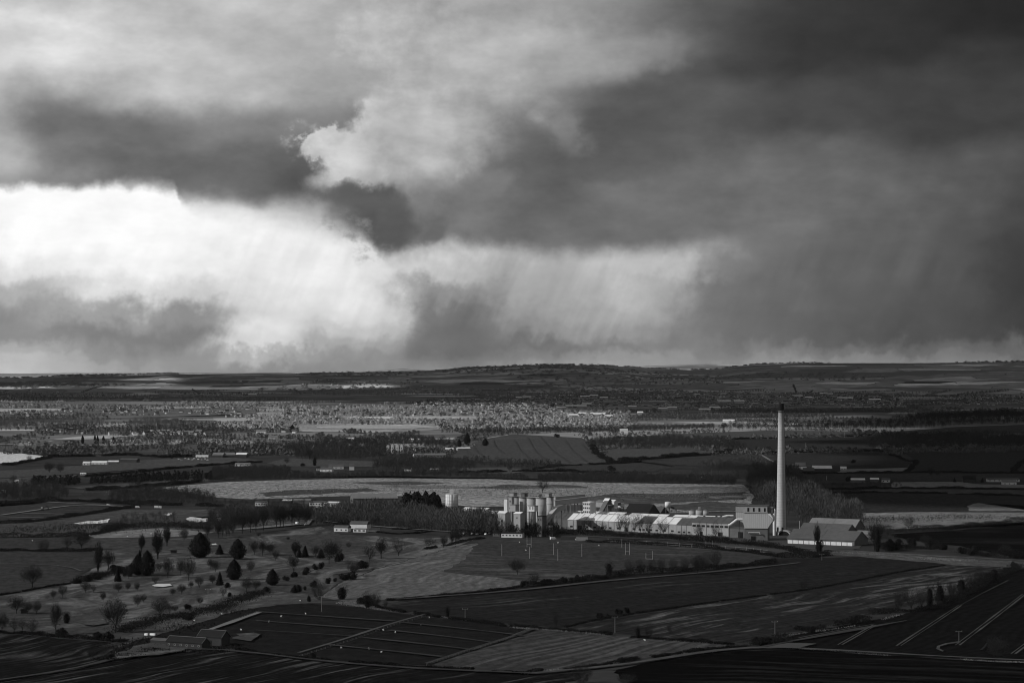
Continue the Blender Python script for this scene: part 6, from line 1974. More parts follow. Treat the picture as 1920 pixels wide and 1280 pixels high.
def beam(name, label, cat, a, b, w, h, mat, legs=3, roofm=None):
    """enclosed gallery between two points given as (px, py ground, height m)"""
    A = G(a[0], a[1]) + Vector((0, 0, a[2])); B = G(b[0], b[1]) + Vector((0, 0, b[2]))
    base = Vector((A.x, A.y, 0))
    d = B - A
    yaw = math.atan2(d.y, d.x)
    r = empty(name, tuple(base), yaw)
    tag(r, label, cat)
    Lh = math.hypot(d.x, d.y)
    mb = MB()
    i = 0
    za, zb = A.z, B.z
    mb.v += [(0, -w / 2, za), (Lh, -w / 2, zb), (Lh, w / 2, zb), (0, w / 2, za), (0, -w / 2, za + h), (Lh, -w / 2, zb + h), (Lh, w / 2, zb + h), (0, w / 2, za + h)]
    for f in ((0, 3, 2, 1), (4, 5, 6, 7), (0, 1, 5, 4), (1, 2, 6, 5), (2, 3, 7, 6), (3, 0, 4, 7)):
        mb.f.append(f); mb.mi.append(0)
    mb.build("gallery", mat, r)
    mb = MB()
    e = .25
    mb.v += [(0, -w / 2 - e, za + h + .01), (Lh, -w / 2 - e, zb + h + .01), (Lh, w / 2 + e, zb + h + .01), (0, w / 2 + e, za + h + .01), (0, -w / 2 - e, za + h + .3), (Lh, -w / 2 - e, zb + h + .3), (Lh, w / 2 + e, zb + h + .3), (0, w / 2 + e, za + h + .3)]
    for f in ((0, 3, 2, 1), (4, 5, 6, 7), (0, 1, 5, 4), (1, 2, 6, 5), (2, 3, 7, 6), (3, 0, 4, 7)):
        mb.f.append(f); mb.mi.append(0)
    mb.build("roof", roofm or mat, r)
    for q in range(legs):
        t = (q + 1) / (legs + 1)
        z = za + (zb - za) * t
        if z > 1.5:
            mb = MB(); mb.box(Lh * t - .3, Lh * t + .3, -w / 2, -w / 2 + .5, 0, z); mb.box(Lh * t - .3, Lh * t + .3, w / 2 - .5, w / 2, 0, z)
            mb.build("trestle", CONCD, r)
    return r


beam("conveyor_gallery", "grey conveyor gallery sloping up from the packing block to the works roof", "conveyor", (1022, 1002, 10), (1042, 1000, 21), 4, 4, CONC, 1)
beam("conveyor_gallery", "stubby concrete gallery joining the works roof at the silos", "conveyor", (1040, 999, 20), (1056, 994, 21), 5, 4.5, CONC, 1, ROOFM)
beam("conveyor_gallery", "long pale conveyor gallery from silos to the windowed tower block", "conveyor", (1037, 990, 22), (1098, 986, 24), 6, 5, OFFW, 4, ROOFM)
beam("conveyor_gallery", "second long gallery just behind the pale one", "conveyor", (1038, 984, 24), (1094, 980, 25), 5, 4, CONC, 3, ROOFM)
beam("conveyor_gallery", "steep dark conveyor incline up to the gabled head house", "conveyor", (1114, 988, 2), (1137, 968, 14), 4, 2.5, CONCD, 3, ROOFM)
beam("conveyor_gallery", "thin pale conveyor crossing behind the head house", "conveyor", (1140, 966, 7), (1162, 956, 6), 3, 3, CONCD, 2, ROOFM)

for (x, y, rp, hp, lb) in ((1045, 990, 7.2, 17, "left dark lattice tank under the long gallery"), (1061, 989, 7.4, 15, "right dark lattice tank under the long gallery")):
    p = G(x, y); k = ppm(p)
    r = empty("lattice_tank", tuple(p)); tag(r, lb, "tank")
    mb = MB(); mb.cyl(0, 0, 0, hp * k, rp * k, rp * k, 28); mb.build("body", STEELD, r)
    for z in (0.05, .35, .65, .97):
        mb = MB(); mb.cyl(0, 0, hp * k * z, hp * k * z + .25, rp * k + .15, rp * k + .15, 28); mb.build("hoop", CONCD, r)
    mb = MB()
    for q in range(14):
        a = q * 2 * math.pi / 14
        mb.box(math.cos(a) * (rp * k + .1) - .12, math.cos(a) * (rp * k + .1) + .12, math.sin(a) * (rp * k + .1) - .12, math.sin(a) * (rp * k + .1) + .12, 0, hp * k)
    mb.build("ribs", CONCD, r)

# dark store with a long sloping roof behind the works
shed("huge dark gabled clinker store behind the works, left part", Frame(1166, 985, 1210), 34, 9, 12.5, STEELD, ROOFD, name="clinker_store", over=.5)
shed("grey roofed clinker store bay with a dark gable", Frame(1200, 982, 1234), 26, 8.5, 9, STEELD, ROOFG, name="clinker_store", over=.5)


def tank(label, x, y, rp, hp, mat=OFFW, top=None, name="tank", cone=1.4, legs=0.0, knob=False, rings=2):
    p = G(x, y); k = ppm(p)
    r = empty(name, tuple(p)); tag(r, label, "tank")
    z0 = legs * k
    mb = MB(); mb.cyl(0, 0, z0, z0 + hp * k, rp * k, rp * k, 28); o = mb.build("body", mat, r)
    for q in o.data.polygons:
        q.use_smooth = len(q.vertices) == 4
    mb = MB(); mb.cyl(0, 0, z0 + hp * k, z0 + hp * k + cone, rp * k + .1, rp * k * .25, 28); mb.build("lid", top or mat, r)
    if knob:
        mb = MB(); mb.box(-1, 1, -1, 1, z0 + hp * k + cone * .6, z0 + hp * k + cone + 2); mb.build("vent_box", mat, r)
    for q in range(rings):
        mb = MB(); z = z0 + hp * k * (q + 1) / (rings + 1); mb.cyl(0, 0, z, z + .2, rp * k + .08, rp * k + .08, 28); mb.build("band", CONCD, r)
    if legs:
        lm = MB(); lm.box(-.3, .3, -.3, .3, 0, z0); lme = lm.mesh("leg", [CONCD])
        for sx in (-1, 1):
            for sy in (-1, 1):
                o = link_mesh("leg", lme, r); o.location = (sx * rp * k * .65, sy * rp * k * .65, 0)
        mb = MB()
        for zz in (.33, .66):
            mb.box(-rp * k * .65, rp * k * .65, -rp * k * .65 - .1, -rp * k * .65 + .1, z0 * zz, z0 * zz + .3)
        mb.build("brace", CONCD, r)
    return r


tank("left one of the three pale tanks near the right end of the works", 1298, 975, 6.4, 18, OFFW, CONCD)
tank("middle and tallest of the three pale tanks near the right end of the works", 1311.5, 977, 7.0, 21, OFFW, CONCD, knob=True)
tank("right one of the three pale tanks, grey and partly hidden", 1323, 975, 5.6, 18, CONC, CONCD)
tank("round pale tank beside the water tower", 1236.5, 978, 6.5, 18, CONC, CONCD, rings=4)
tank("white water tower on a concrete frame behind the works", 1252, 984, 5.4, 10, WHITE, WHITE, name="water_tower", legs=33, rings=0, cone=.5)
rs_ = tank("big ringed white silo standing alone left of the works", 847, 962, 11.8, 36, WHITE, OFFW, name="silo", cone=1.2, rings=5)
p = G(845, 961)
mb = MB()
k_ = ppm(p)
mb.box(-2.2, 2.2, -2.2, 2.2, 36 * k_ + 1, 44 * k_); mb.build("machine_house", WHITE, rs_)
mb = MB()
for q in range(16):
    a = q * math.pi / 8
    mb.box(math.cos(a) * 11.9 * k_ - .08, math.cos(a) * 11.9 * k_ + .08, math.sin(a) * 11.9 * k_ - .08, math.sin(a) * 11.9 * k_ + .08, 0, 36 * k_)
mb.build("ribs", CONCD, rs_)
shed("low white roofed building between ringed silo and works", Frame(860, 972, 905), 26, 8, 3.5, GREYW, ROOFW, seams=4)
shed("flat white roofed annex left of the silo group", Frame(900, 976, 938), 18, 8, 2.5, GREYW, ROOFW, seams=3)
shed("dark walled long block in front of the white annex", Frame(868, 988, 934), 14, 9, 0, CONCD, ROOFG, win=(10, 5, 2, 1.4))

# left group: warehouse, trading sheds, clubhouse
shed("big warehouse with a long pale roof behind the tree belt", Frame(662, 948, 746, yaw=math.radians(8)), 42, 8.5, 4.5, GREYW, ROOFM, name="warehouse", seams=6)
for q in ((478, 948, 499, "small white cabin with windows left of the trading sheds", WHITE, ROOFG, 4), (580, 948, 612, "left white trading shed on the plain", WHITE, ROOFG, 6),
          (614, 949, 636, "right white trading shed among vans", WHITE, ROOFW, 4), (529, 945, 546, "dark open shed with a white roof edge", STEELD, ROOFW, 0), (550, 944, 582, "low pale shed behind the trading sheds", GREYW, ROOFM, 0)):
    shed(q[3], Frame(q[0], q[1], q[2], yaw=math.radians(-6)), 10, 4.2, 1.2, q[4], q[5], name="trading_shed", win=(q[6], 1.5, 1.6, 1.3) if q[6] else None)
cy = math.radians(-16)


def arch_hall(label, fr, D, hw, hr, wall, roof, win=None, name="clubhouse"):
    """long hall whose low curved roof shows its dark arched end"""
    root = fr.root(name, label, "building")
    wall_mesh(fr.L, D, hw, 0).build("wall", wall, root)
    prof = [(D / 2 - D / 2 * math.cos(t), hw + hr * math.sin(t)) for t in np.linspace(0, math.pi, 11)]
    mb = MB()
    n = len(prof)
    mb.v += [(-.4, a, b + .02) for a, b in prof] + [(fr.L + .4, a, b + .02) for a, b in prof]
    for q in range(n - 1):
        mb.f.append((q, n + q, n + q + 1, q + 1)); mb.mi.append(0)
    mb.f.append(tuple(range(n - 1, -1, -1))); mb.mi.append(0)
    mb.f.append(tuple(range(n, 2 * n))); mb.mi.append(0)
    mb.f.append((0, n - 1, 2 * n - 1, n)); mb.mi.append(0)
    mb.build("roof", roof, root)
    if win:
        windows(root, [fr.L * (q + .6) / win for q in range(win)], 1.2, 1.5, 1.2, mats=[DARK, WHITE])
    return root


arch_hall("front white hall of the clubhouse with arched dark roof", Frame(626, 996, 652, yaw=cy), 9, 3.4, 2.6, WHITE, ROOFG, 3)
arch_hall("rear hall of the clubhouse with wide grey arched roof", Frame(656, 990, 688, yaw=cy), 12, 3.8, 3.2, WHITE, ROOFG, None)
shed("low white flat-roofed link of the clubhouse", Frame(662, 997, 686, yaw=cy), 8, 3.0, 0, WHITE, ROOFM, name="clubhouse", win=(3, 1.0, 2.2, 1.1))
shed("long thin canopy right of the clubhouse", Frame(688, 996, 712, yaw=math.radians(6)), 4, 2.4, 0, OFFW, ROOFM, name="canopy")

shed("white pavilion with windows at the edge of the playing field", Frame(940, 1007, 979, yaw=math.radians(-14)), 9, 3.8, 1.0, WHITE, ROOFD, name="pavilion", win=(6, 1.6, 1.3, 1.0), cat="pavilion")
shed("small grey clubroom left of the white pavilion", Frame(924, 1005, 938, yaw=math.radians(-10)), 7, 3.2, 1.6, CONCD, ROOFD, name="clubroom", win=(2, 1.2, 1.3, 1.1))
fr = Frame(1080, 1013, 1102, yaw=math.radians(-4))
r = fr.root("shipping_container", "plain pale container at the back of the playing field", "container")
mb = MB(); mb.box(0, fr.L, 0, 2.6, .15, 2.9); mb.build("body", OFFW, r)
mb = MB(); [mb.box(x, x + .12, -.06, 0, .2, 2.85) for x in np.arange(.3, fr.L - .2, .6)]; mb.build("ribs", CONC, r)
fr = Frame(1051, 1011, 1078, yaw=math.radians(-4))
r = fr.root("shipping_container", "long dark container left of the pale one", "container")
mb = MB(); mb.box(0, fr.L, 0, 2.6, .15, 2.9); mb.build("body", STEELD, r)

# farm barns at lower left
by = math.radians(-28)
b1 = shed("nearest dark brick barn with small windows, tiled roof and pale ridge", Frame(311, 1213, 378, yaw=by), 8, 3.6, 2.6, BRICK, ROOFD, name="barn", cat="barn", win=(6, 1.6, 0.9, 0.8), over=.35)
b2_ = shed("tall dark brick barn behind the nearest one", Frame(370, 1208, 415, yaw=by), 9, 5.0, 3.4, BRICK, ROOFD, name="barn", cat="barn", over=.35, door=[(9, 2.4, 3.0)])
shed("dark lean-to shed at the left end of the brick barns", Frame(282, 1208, 312, yaw=by), 6, 2.8, 1.0, BRICK, ROOFG, name="lean_to", cat="shed", over=.25)
copings(b1, Frame(311, 1213, 378, yaw=by).L, 8, 3.6, 2.6, GREYW)
copings(b2_, Frame(370, 1208, 415, yaw=by).L, 9, 5.0, 3.4, GREYW)
for x, w_, lb in ((274, 6, "left pale trough tank beside the barns"), (286, 10, "right pale trough tank on legs beside the barns")):
    p = G(x, 1194); k = ppm(p)
    r = empty("trough_tank", tuple(p), -.3); tag(r, lb, "tank")
    mb = MB(); mb.box(-w_ * k / 2, w_ * k / 2, -.6, .6, 1.2, 2.3); mb.build("body", PAINTW, r)
    lm = MB(); lm.box(-.08, .08, -.08, .08, 0, 1.2); lme = lm.mesh("leg", [STEELD])
    for sx in (-1, 1):
        for sy in (-1, 1):
            o = link_mesh("leg", lme, r); o.location = (sx * (w_ * k / 2 - .2), sy * .5, 0)

# manor house and its long white range
fr = Frame(728, 849, 756, yaw=math.radians(-15))
r = fr.root("manor_house", "pale manor house with turrets and tall chimneys among dark trees", "house")
k = fr.k
L_ = fr.L
wall_mesh(L_, 14, 11 * k * .8, 3).build("wall", STONE, r)
mb = MB(); mb.gable(0, L_, 0, 14, 8.8 * k + .1, 8.8 * k + 3.1, .3, .3); mb.build("roof", ROOFG, r)
for x, h_, w_ in ((0, 13, 5), (L_ * .3, 15, 5), (L_ * .62, 14, 6), (L_ * .92, 15, 5)):
    mb = MB(); mb.box(x - w_ / 2, x + w_ / 2, -3, 3, 0, h_ * k); mb.build("turret", STONE, r)
    mb = MB(); mb.prism([(x - w_ / 2 - .2, h_ * k), (x + w_ / 2 + .2, h_ * k), (x, h_ * k + 2.5)], -3.1, 3.1); mb.build("turret_roof", STONE, r)
    windows(r, [x], 3 * k, 1.6, 3.0, y=-3, mats=[DARK, STONE]); windows(r, [x], 8 * k, 1.6, 2.6, y=-3, mats=[DARK, STONE])
for x in (L_ * .15, L_ * .5, L_ * .8):
    mb = MB(); mb.box(x - .8, x + .8, 6, 8, 8 * k, 15.5 * k); mb.build("chimney_stack", STONE, r)
shed("long low white range in front of the manor park", Frame(776, 858, 836, yaw=math.radians(12)), 10, 5, 2.5, WHITE, ROOFM, name="stable_range", win=(10, 1.5, 2.0, 1.6))
shed("white gabled house end right of the manor", Frame(775, 847, 782, yaw=math.radians(-20)), 8, 7, 5, STONE, ROOFG, name="house", cat="house")
shed("pale glasshouse row right of the manor house", Frame(835, 845, 850, yaw=math.radians(0)), 10, 3.5, 2, OFFW, ROOFW, name="glasshouse")
shed("long pale glasshouse at the edge of the sloping field", Frame(858, 844, 882, yaw=math.radians(24)), 8, 3.5, 2, OFFW, ROOFW, name="glasshouse")

# farms and barns over the plain: (x, y, xb, depth, wall, ridge, wallmat, roofmat, label)
FARMS = [
 (1491, 879, 1510, 18, 5, 5, GREYW, ROOFM, "pale barn with steep roof at the left of the chimney farm"), (1498, 884, 1512, 14, 4, 3, STEELD, ROOFW, "white-fronted shed in the middle of the chimney farm"),
 (1506, 887, 1527, 14, 4, 4, STEELD, ROOFG, "grey low barn at the front of the chimney farm"), (1524, 884, 1560, 22, 5, 4, STEELD, ROOFW, "long white roofed barn at the right of the chimney farm"),
 (1485, 877, 1494, 10, 3, 3, GREYW, ROOFG, "little shed at the far left of the chimney farm"), (1576, 881, 1587, 8, 3, 2.5, WHITE, ROOFW, "white cottage alone right of the chimney farm"),
 (1596, 904, 1622, 12, 3.5, 2, GREYW, ROOFW, "leftmost white shed of the row right of the chimney"), (1632, 903, 1648, 10, 3.5, 2, GREYW, ROOFW, "middle white shed of the row right of the chimney"),
 (1653, 904, 1668, 10, 3.5, 2.5, WHITE, ROOFG, "rightmost white shed of the row right of the chimney"),
 (1806, 904, 1830, 9, 5, 4.5, BRICK, ROOFD, "dark roofed farmhouse near the right edge"), (1852, 903, 1912, 9, 3, 2, WHITE, ROOFG, "long white low building near the right edge"),
 (1880, 909, 1906, 10, 4, 3, WHITE, ROOFM, "white fronted house in front of the long low building"),
 (1311, 899, 1317, 6, 3, 1, OFFW, ROOFW, "tiny pale hut at the bare wood left of the chimney"), (1162, 811, 1177, 9, 7, 2, WHITE, ROOFW, "lone white barn above the crescent field"),
 (155, 872, 168, 10, 4, 2, WHITE, ROOFW, "left white poultry shed on the left plain"), (171, 871, 200, 10, 4, 2, WHITE, ROOFW, "long white poultry shed on the left plain"),
 (203, 870, 222, 10, 4, 2, GREYW, ROOFW, "right pale poultry shed on the left plain"), (225, 867, 256, 14, 5, 2, STEELD, ROOFG, "dark long shed beside the white poultry sheds"),
 (150, 890, 160, 8, 2, 1, WHITE, ROOFW, "tiny white hut below the poultry sheds"),
 (398, 858, 418, 16, 5, 4, STEELD, ROOFM, "grey barn at the left of the farm among cars"), (415, 858, 440, 18, 5, 4, STEELD, ROOFM, "dark gabled barn in the middle of the farm among cars"),
 (442, 857, 462, 14, 5, 3, STEELD, ROOFW, "white edged barn at the right of the farm among cars"), (367, 858, 390, 8, 3, 1.5, WHITE, ROOFW, "white long shed beside the farm cars"),
 (600, 884, 622, 10, 4, 3, WHITE, ROOFG, "white farmhouse at the left of the white farm cluster"), (616, 879, 644, 12, 4, 3, WHITE, ROOFG, "pale long barn at the back of the white farm cluster"),
 (655, 881, 664, 8, 6, 4, WHITE, ROOFG, "white gabled house at the right of the white farm cluster"), (593, 882, 600, 7, 4, 2.5, WHITE, ROOFD, "tiny white cottage left end of the white farm cluster"),
 (440, 874, 468, 10, 3.5, 2, WHITE, ROOFM, "row of white sheds on the pasture left of the white farm"),
 (758, 884, 770, 8, 4, 3, WHITE, ROOFD, "white cottage in the trees below the manor"), (806, 884, 822, 8, 3, 2, GREYW, ROOFM, "grey shed in trees below the manor"),
 (476, 852, 497, 9, 3, 1.5, STEELD, ROOFW, "dark shed with a thin white roof at left of the park wood"), (503, 824, 520, 10, 5, 4, WHITE, ROOFM, "white roofed house above the park wood"),
 (648, 830, 664, 16, 7, 4, WHITE, ROOFW, "big white house with a bright roof behind the park wood"), (596, 830, 606, 8, 4, 3, WHITE, ROOFM, "left white cottage above the park wood"),
 (608, 832, 614, 8, 4, 3, WHITE, ROOFM, "right white cottage above the park wood"), (730, 826, 740, 10, 4, 3, WHITE, ROOFM, "left pale shed beyond the manor"),
 (745, 826, 758, 10, 4, 3, WHITE, ROOFM, "right pale shed beyond the manor"), (766, 827, 786, 10, 4, 2, OFFW, ROOFW, "long pale shed beyond the manor"),
 (480, 813, 498, 12, 6, 4, WHITE, ROOFM, "white house at the near end of the bright village"), (53, 834, 60, 9, 7, 5, WHITE, ROOFG, "white gabled house alone at far left"),
 (0, 836, 24, 10, 3, 2, GREYW, ROOFM, "grey roofed row at the left edge"), (26, 906, 34, 7, 3, 2, WHITE, ROOFW, "tiny white hut under the tree at the left edge"),
 (0, 924, 7, 8, 3, 1, WHITE, ROOFW, "white cabin cut by the left edge of the photo"), (1355, 792, 1377, 18, 6, 3, WHITE, ROOFW, "bright white barn left of the chimney top"),
 (1245, 796, 1260, 14, 4, 3, OFFW, ROOFM, "pale low barn among trees left of the chimney top"),
]
for (ax, ay, bx, D_, hw, hr, wm, rm_, lb) in FARMS:
    f_ = Frame(ax, ay, bx, yaw=math.radians(rng.uniform(-14, 4)))
    shed(lb, f_, D_, hw, hr, wm, rm_, name="farm_building", win=(max(2, int(f_.L / 6)), 1.2, 1.4, 1.3) if wm is WHITE and hw < 6 else None)

# bigger pale factory and school roofs of the towns
BIG = [(1107, 744, 1122, 40), (1088, 746, 1106, 30), (1125, 748, 1140, 30), (1062, 765, 1078, 50), (1045, 768, 1062, 50), (1090, 761, 1108, 60), (1072, 765, 1100, 70),
       (1178, 766, 1194, 30), (1235, 770, 1252, 40), (1252, 768, 1270, 50), (1310, 772, 1332, 50), (1330, 768, 1350, 40), (1106, 781, 1134, 60), (1085, 780, 1100, 50),
       (1068, 783, 1085, 40), (1136, 785, 1150, 40), (1195, 778, 1206, 40), (967, 748, 978, 30), (980, 747, 996, 30), (1570, 749, 1600, 40), (1538, 740, 1550, 30), (1550, 741, 1562, 30),
       (667, 719, 685, 30), (676, 716, 684, 20), (465, 742, 480, 30), (1345, 755, 1370, 30), (1376, 755, 1396, 30), (1485, 745, 1505, 30), (1510, 748, 1524, 30), (1630, 752, 1652, 30)]
_n = 0
BIG.sort()
for bi, (ax, ay, bx, D_) in enumerate(BIG):
    reg = "left of the bright village" if ax < 700 else ("in the town above the sloping field" if ax < 1060 else ("among the bright factories" if ax < 1160 else ("in the town left of the chimney" if ax < 1400 else "in the town right of the chimney")))
    rk = sum(1 for q in BIG[:bi] if (q[0] < 700) == (ax < 700) and (700 <= q[0] < 1060) == (700 <= ax < 1060) and (1060 <= q[0] < 1160) == (1060 <= ax < 1160) and (1160 <= q[0] < 1400) == (1160 <= ax < 1400) and (q[0] >= 1400) == (ax >= 1400))
    f_ = Frame(ax, ay, bx, yaw=math.radians(rng.uniform(-8, 8)))
    if G(ax, ay).z > 1:
        f_.o = G(ax, ay)
    r = shed("large pale hall %s, %s" % (reg, ORD[min(rk, 9)]), f_, D_, 8, 4, OFFW, ROOFW, name="factory_hall", group="large pale halls of the distant towns")

# church of the bright village
p = G(601, 781)
r = empty("church", tuple(p), 0.2)
tag(r, "pale church with a square tower in the bright village", "church")
mb = MB(); mb.box(0, 8, 0, 8, 0, 17); mb.build("tower", STONE, r)
mb = MB()
for q in ((0, 0), (7, 0), (0, 7), (7, 7)):
    mb.box(q[0], q[0] + 1, q[1], q[1] + 1, 17, 19)
mb.build("pinnacle", STONE, r)
wall_mesh(17, 10, 6, 4, 8.1, -1, 0).build("nave", STONE, r)
mb = MB(); mb.gable(8.1, 25.1, -1, 9, 6.1, 10.1, .3, .3); mb.build("roof", ROOFG, r)

# ------------------------------------------------------------------ houses of the towns and villages
HM = []
for i in range(6):
    w_, d_, h_, g_ = rng.uniform(9, 15), rng.uniform(7, 9), rng.uniform(4.5, 6), rng.uniform(2.5, 4)
    mb = MB()
    mb.m = 0
    t = wall_mesh(w_, d_, h_, g_, -w_ / 2, -d_ / 2)
    mb.v += t.v; mb.f += t.f; mb.mi += [0] * len(t.f)
    mb.m = 1
    mb.gable(-w_ / 2, w_ / 2, -d_ / 2, d_ / 2, h_ + .1, h_ + g_ + .1, .4, .25)
    mb.m = 1
    mb.box(-w_ * .3 - .5, -w_ * .3 + .5, -.4, .4, h_ + g_ * .5, h_ + g_ + 1.3)
    mb.m = 2
    for q in (-.3, 0, .3):
        for z in (1.0, 3.4):
            mb.box(w_ * q - .6, w_ * q + .6, -d_ / 2 - .06, -d_ / 2, z, z + 1.2)
    HM.append(mb.mesh("house", [(WHITE, OFFW, STONE)[i % 3], (ROOFG, ROOFM, ROOFD)[(i // 2) % 3], DARK]))
CL = [("pale village house at middle left", "houses of the bright village", [(0, 775), (120, 768), (360, 764), (490, 768), (480, 777), (200, 778), (0, 782)], 62),
      ("white hamlet house on the left plain", "houses of the hamlet on the left plain", [(200, 818), (300, 816), (390, 818), (380, 811), (300, 810), (215, 812)], 34),
      ("pale house in row at far left", "houses at far left below the woods", [(85, 812), (170, 814), (170, 807), (85, 807)], 12),
      ("pale house on bright village street", "houses of the long bright village street", [(480, 785), (640, 783), (760, 780), (900, 780), (1050, 782), (1060, 770), (900, 772), (760, 774), (600, 776), (480, 780)], 88),
      ("white cottage near the bright plain", "cottages left of the sloping field", [(490, 812), (560, 812), (556, 803), (490, 804)], 10),
      ("pale house left of village church", "houses left of the village church", [(420, 782), (480, 786), (480, 779), (424, 778)], 12),
      ("white house near bright factory roofs", "houses near the bright factory roofs", [(1130, 793), (1165, 793), (1160, 787), (1130, 787)], 9),
      ("white house edging the right town", "near houses of the right hand town", [(1200, 764), (1440, 766), (1430, 756), (1220, 752)], 62)]
for lb, grp, poly, n in CL:
    xs = [q[0] for q in poly]; ys = [q[1] for q in poly]
    c = 0
    while c < n:
        x, y = rng.uniform(min(xs), max(xs)), rng.uniform(min(ys), max(ys))
        if not inside(poly, x, y):
            continue
        p = G(x, y)
        o = link_mesh("house", HM[rng.randrange(6)])
        o.location = (p.x, p.y, p.z)
        o.rotation_euler = (0, 0, rng.uniform(-.9, .9))
        third = ("at its left end", "in its middle", "at its right end")[min(2, int(3 * (x - min(xs)) / (max(xs) - min(xs))))]
        tone = {"grey_roof_sheet": "grey", "mid_roof_sheet": "light grey", "dark_roof": "black"}[o.data.materials[1].name]
        tag(o, "%s, %s, %s roof" % (lb, third, tone), "house", grp + ", %s, %s roofs" % (third, tone))
        c += 1


def town(name, label, polys, dens, seed, big=1.0):
    """the rest of a town: house after house joined into one object"""
    rs = np.random.RandomState(seed)
    protos_ = []
    for me in HM:
        V = np.array([v.co[:] for v in me.vertices]); T = []; M = []
        me.calc_loop_triangles()
        for t in me.loop_triangles:
            T.append(t.vertices[:]); M.append(t.material_index)
        mats_ = [m.name for m in me.materials]
        protos_.append((V, np.array(T), np.array(M), mats_))
    allm = [WHITE, OFFW, STONE, ROOFG, ROOFM, ROOFD, DARK]
    idx = {m.name: i for i, m in enumerate(allm)}
    Vs, Fs, Ms, k = [], [], [], 0
    for poly, n in polys:
        xs = [q[0] for q in poly]; ys = [q[1] for q in poly]
        c = 0
        while c < n:
            x, y = rs.uniform(min(xs), max(xs)), rs.uniform(min(ys), max(ys))
            if not inside(poly, x, y):
                continue
            p = G(x, y)
            V, T, M, mn = protos_[rs.randint(6)]
            a = rs.uniform(-.8, .8)
            s = rs.uniform(.8, 1.2) * big
            W_ = np.stack([V[:, 0] * math.cos(a) - V[:, 1] * math.sin(a), V[:, 0] * math.sin(a) + V[:, 1] * math.cos(a), V[:, 2]], 1) * s + np.array(p[:])
            Vs.append(W_); Fs.append(T + k); k += len(V)
            Ms.append(np.array([idx[q] for q in mn])[M])
            c += 1
    o = merge(name, Vs, Fs, None, mats=allm, mi=Ms)
    tag(o, label, kind="stuff")


town("town_houses", "hundreds of small houses of the distant towns", [
    ([(780, 762), (900, 764), (1000, 764), (1000, 750), (900, 748), (780, 752)], 340),
    ([(960, 768), (1060, 766), (1200, 764), (1210, 744), (1100, 740), (960, 746)], 300),
    ([(1190, 752), (1440, 756), (1430, 740), (1260, 732), (1190, 738)], 260),
    ([(1440, 760), (1700, 762), (1690, 748), (1440, 744)], 230), ([(1440, 746), (1640, 746), (1600, 737), (1450, 738)], 90),
    ([(1740, 760), (1930, 760), (1930, 738), (1760, 742)], 130),
    ([(1180, 722), (1360, 722), (1350, 708), (1200, 712)], 90), ([(1050, 691), (1100, 691), (1095, 688), (1050, 688)], 16),
    ([(560, 722), (800, 728), (780, 714), (600, 712)], 60), ([(330, 742), (480, 744), (480, 738), (340, 738)], 40), ([(0, 745), (120, 739), (110, 730), (0, 734)], 18)], 1, 3)

# ------------------------------------------------------------------ posts, goals, poles
def rod_thing(name, label, cat, x, y, hpx, r=0.12, mat=PAINTW, group=None):
    p = G(x, y); k = ppm(p)
    mb = MB(); mb.cyl(0, 0, 0, hpx * k, r, r * .8, 8)
    o = mb.build(name, mat)
    o.location = p
    tag(o, label, cat, group)


for (x, y, h, lb) in ((941, 1042, 22, "leftmost single white pole on the playing field"), (993, 1047, 22, "single pole in front of the left rugby posts"), (1038, 1040, 22, "second white pole in the middle of the playing field"),
                      (1046, 1051, 23, "nearest white pole on the playing field"), (1091, 1043, 24, "tall white pole right of the field centre"), (1166, 1026, 16, "short pole behind the right rugby posts"),
                      (1499, 994, 18, "lamp post left behind the big grey sheds"), (1533, 986, 14, "lamp post behind the big grey sheds"), (1561, 986, 12, "lamp post at the right behind the big grey sheds"),
                      (1511, 843, 13, "thin mast on the dark slope right of the chimney"), (1584, 820, 10, "thin mast on the pale slope right of the chimney"), (1550, 900, 8, "pole below the farm right of the chimney")):
    rod_thing("pole", lb, "pole", x, y, h, 0.12 if y > 1010 else .25, STEEL)


def goal(label, x, y, wpx, hpx, bar, hpx2=None):
    p = G(x, y); k = ppm(p)
    r = empty("rugby_posts" if bar < 1 else "goal", tuple(p), math.radians(-15)); tag(r, label, "goal posts")
    w = wpx * k
    for sx, hh in ((-1, hpx), (1, hpx2 or hpx)):
        mb = MB(); mb.cyl(sx * w / 2, 0, 0, hh * k, .12, .09, 8); mb.build("post", STEEL, r)
    mb = MB(); mb.tube((-w / 2, 0, min(hpx, 99) * k * bar), (w / 2, 0, hpx * k * bar), .10, .10, 8); mb.build("crossbar", STEEL, r)


goal("left pair of tall rugby posts on the playing field", 992, 1026, 8, 22, .3)
goal("right pair of tall rugby posts on the playing field", 1176.5, 1040, 8, 23, .28)
goal("white rugby posts nearest the hedge at right", 1217.5, 1048, 13, 12, .08, 16)
goal("small white goal by the works hedge", 1329.5, 1025, 12, 12, .1)


def utility_pole(label, x, y, hpx, arm=1.0):
    p = G(x, y); k = ppm(p)
    r = empty("utility_pole", tuple(p), 0.15); tag(r, label, "utility pole")
    h = hpx * k
    mb = MB(); mb.cyl(0, 0, 0, h, .17, .12, 8); mb.build("pole", TIMB, r)
    mb = MB(); mb.box(-1.2 * arm, 1.2 * arm, -.08, .08, h - .5, h - .32); mb.build("crossarm", TIMB, r)
    for s in (-1.1, 0, 1.1):
        mb = MB(); mb.cyl(s * arm, 0, h - .32, h - .02, .07, .05, 6); mb.build("insulator", PAINTW, r)


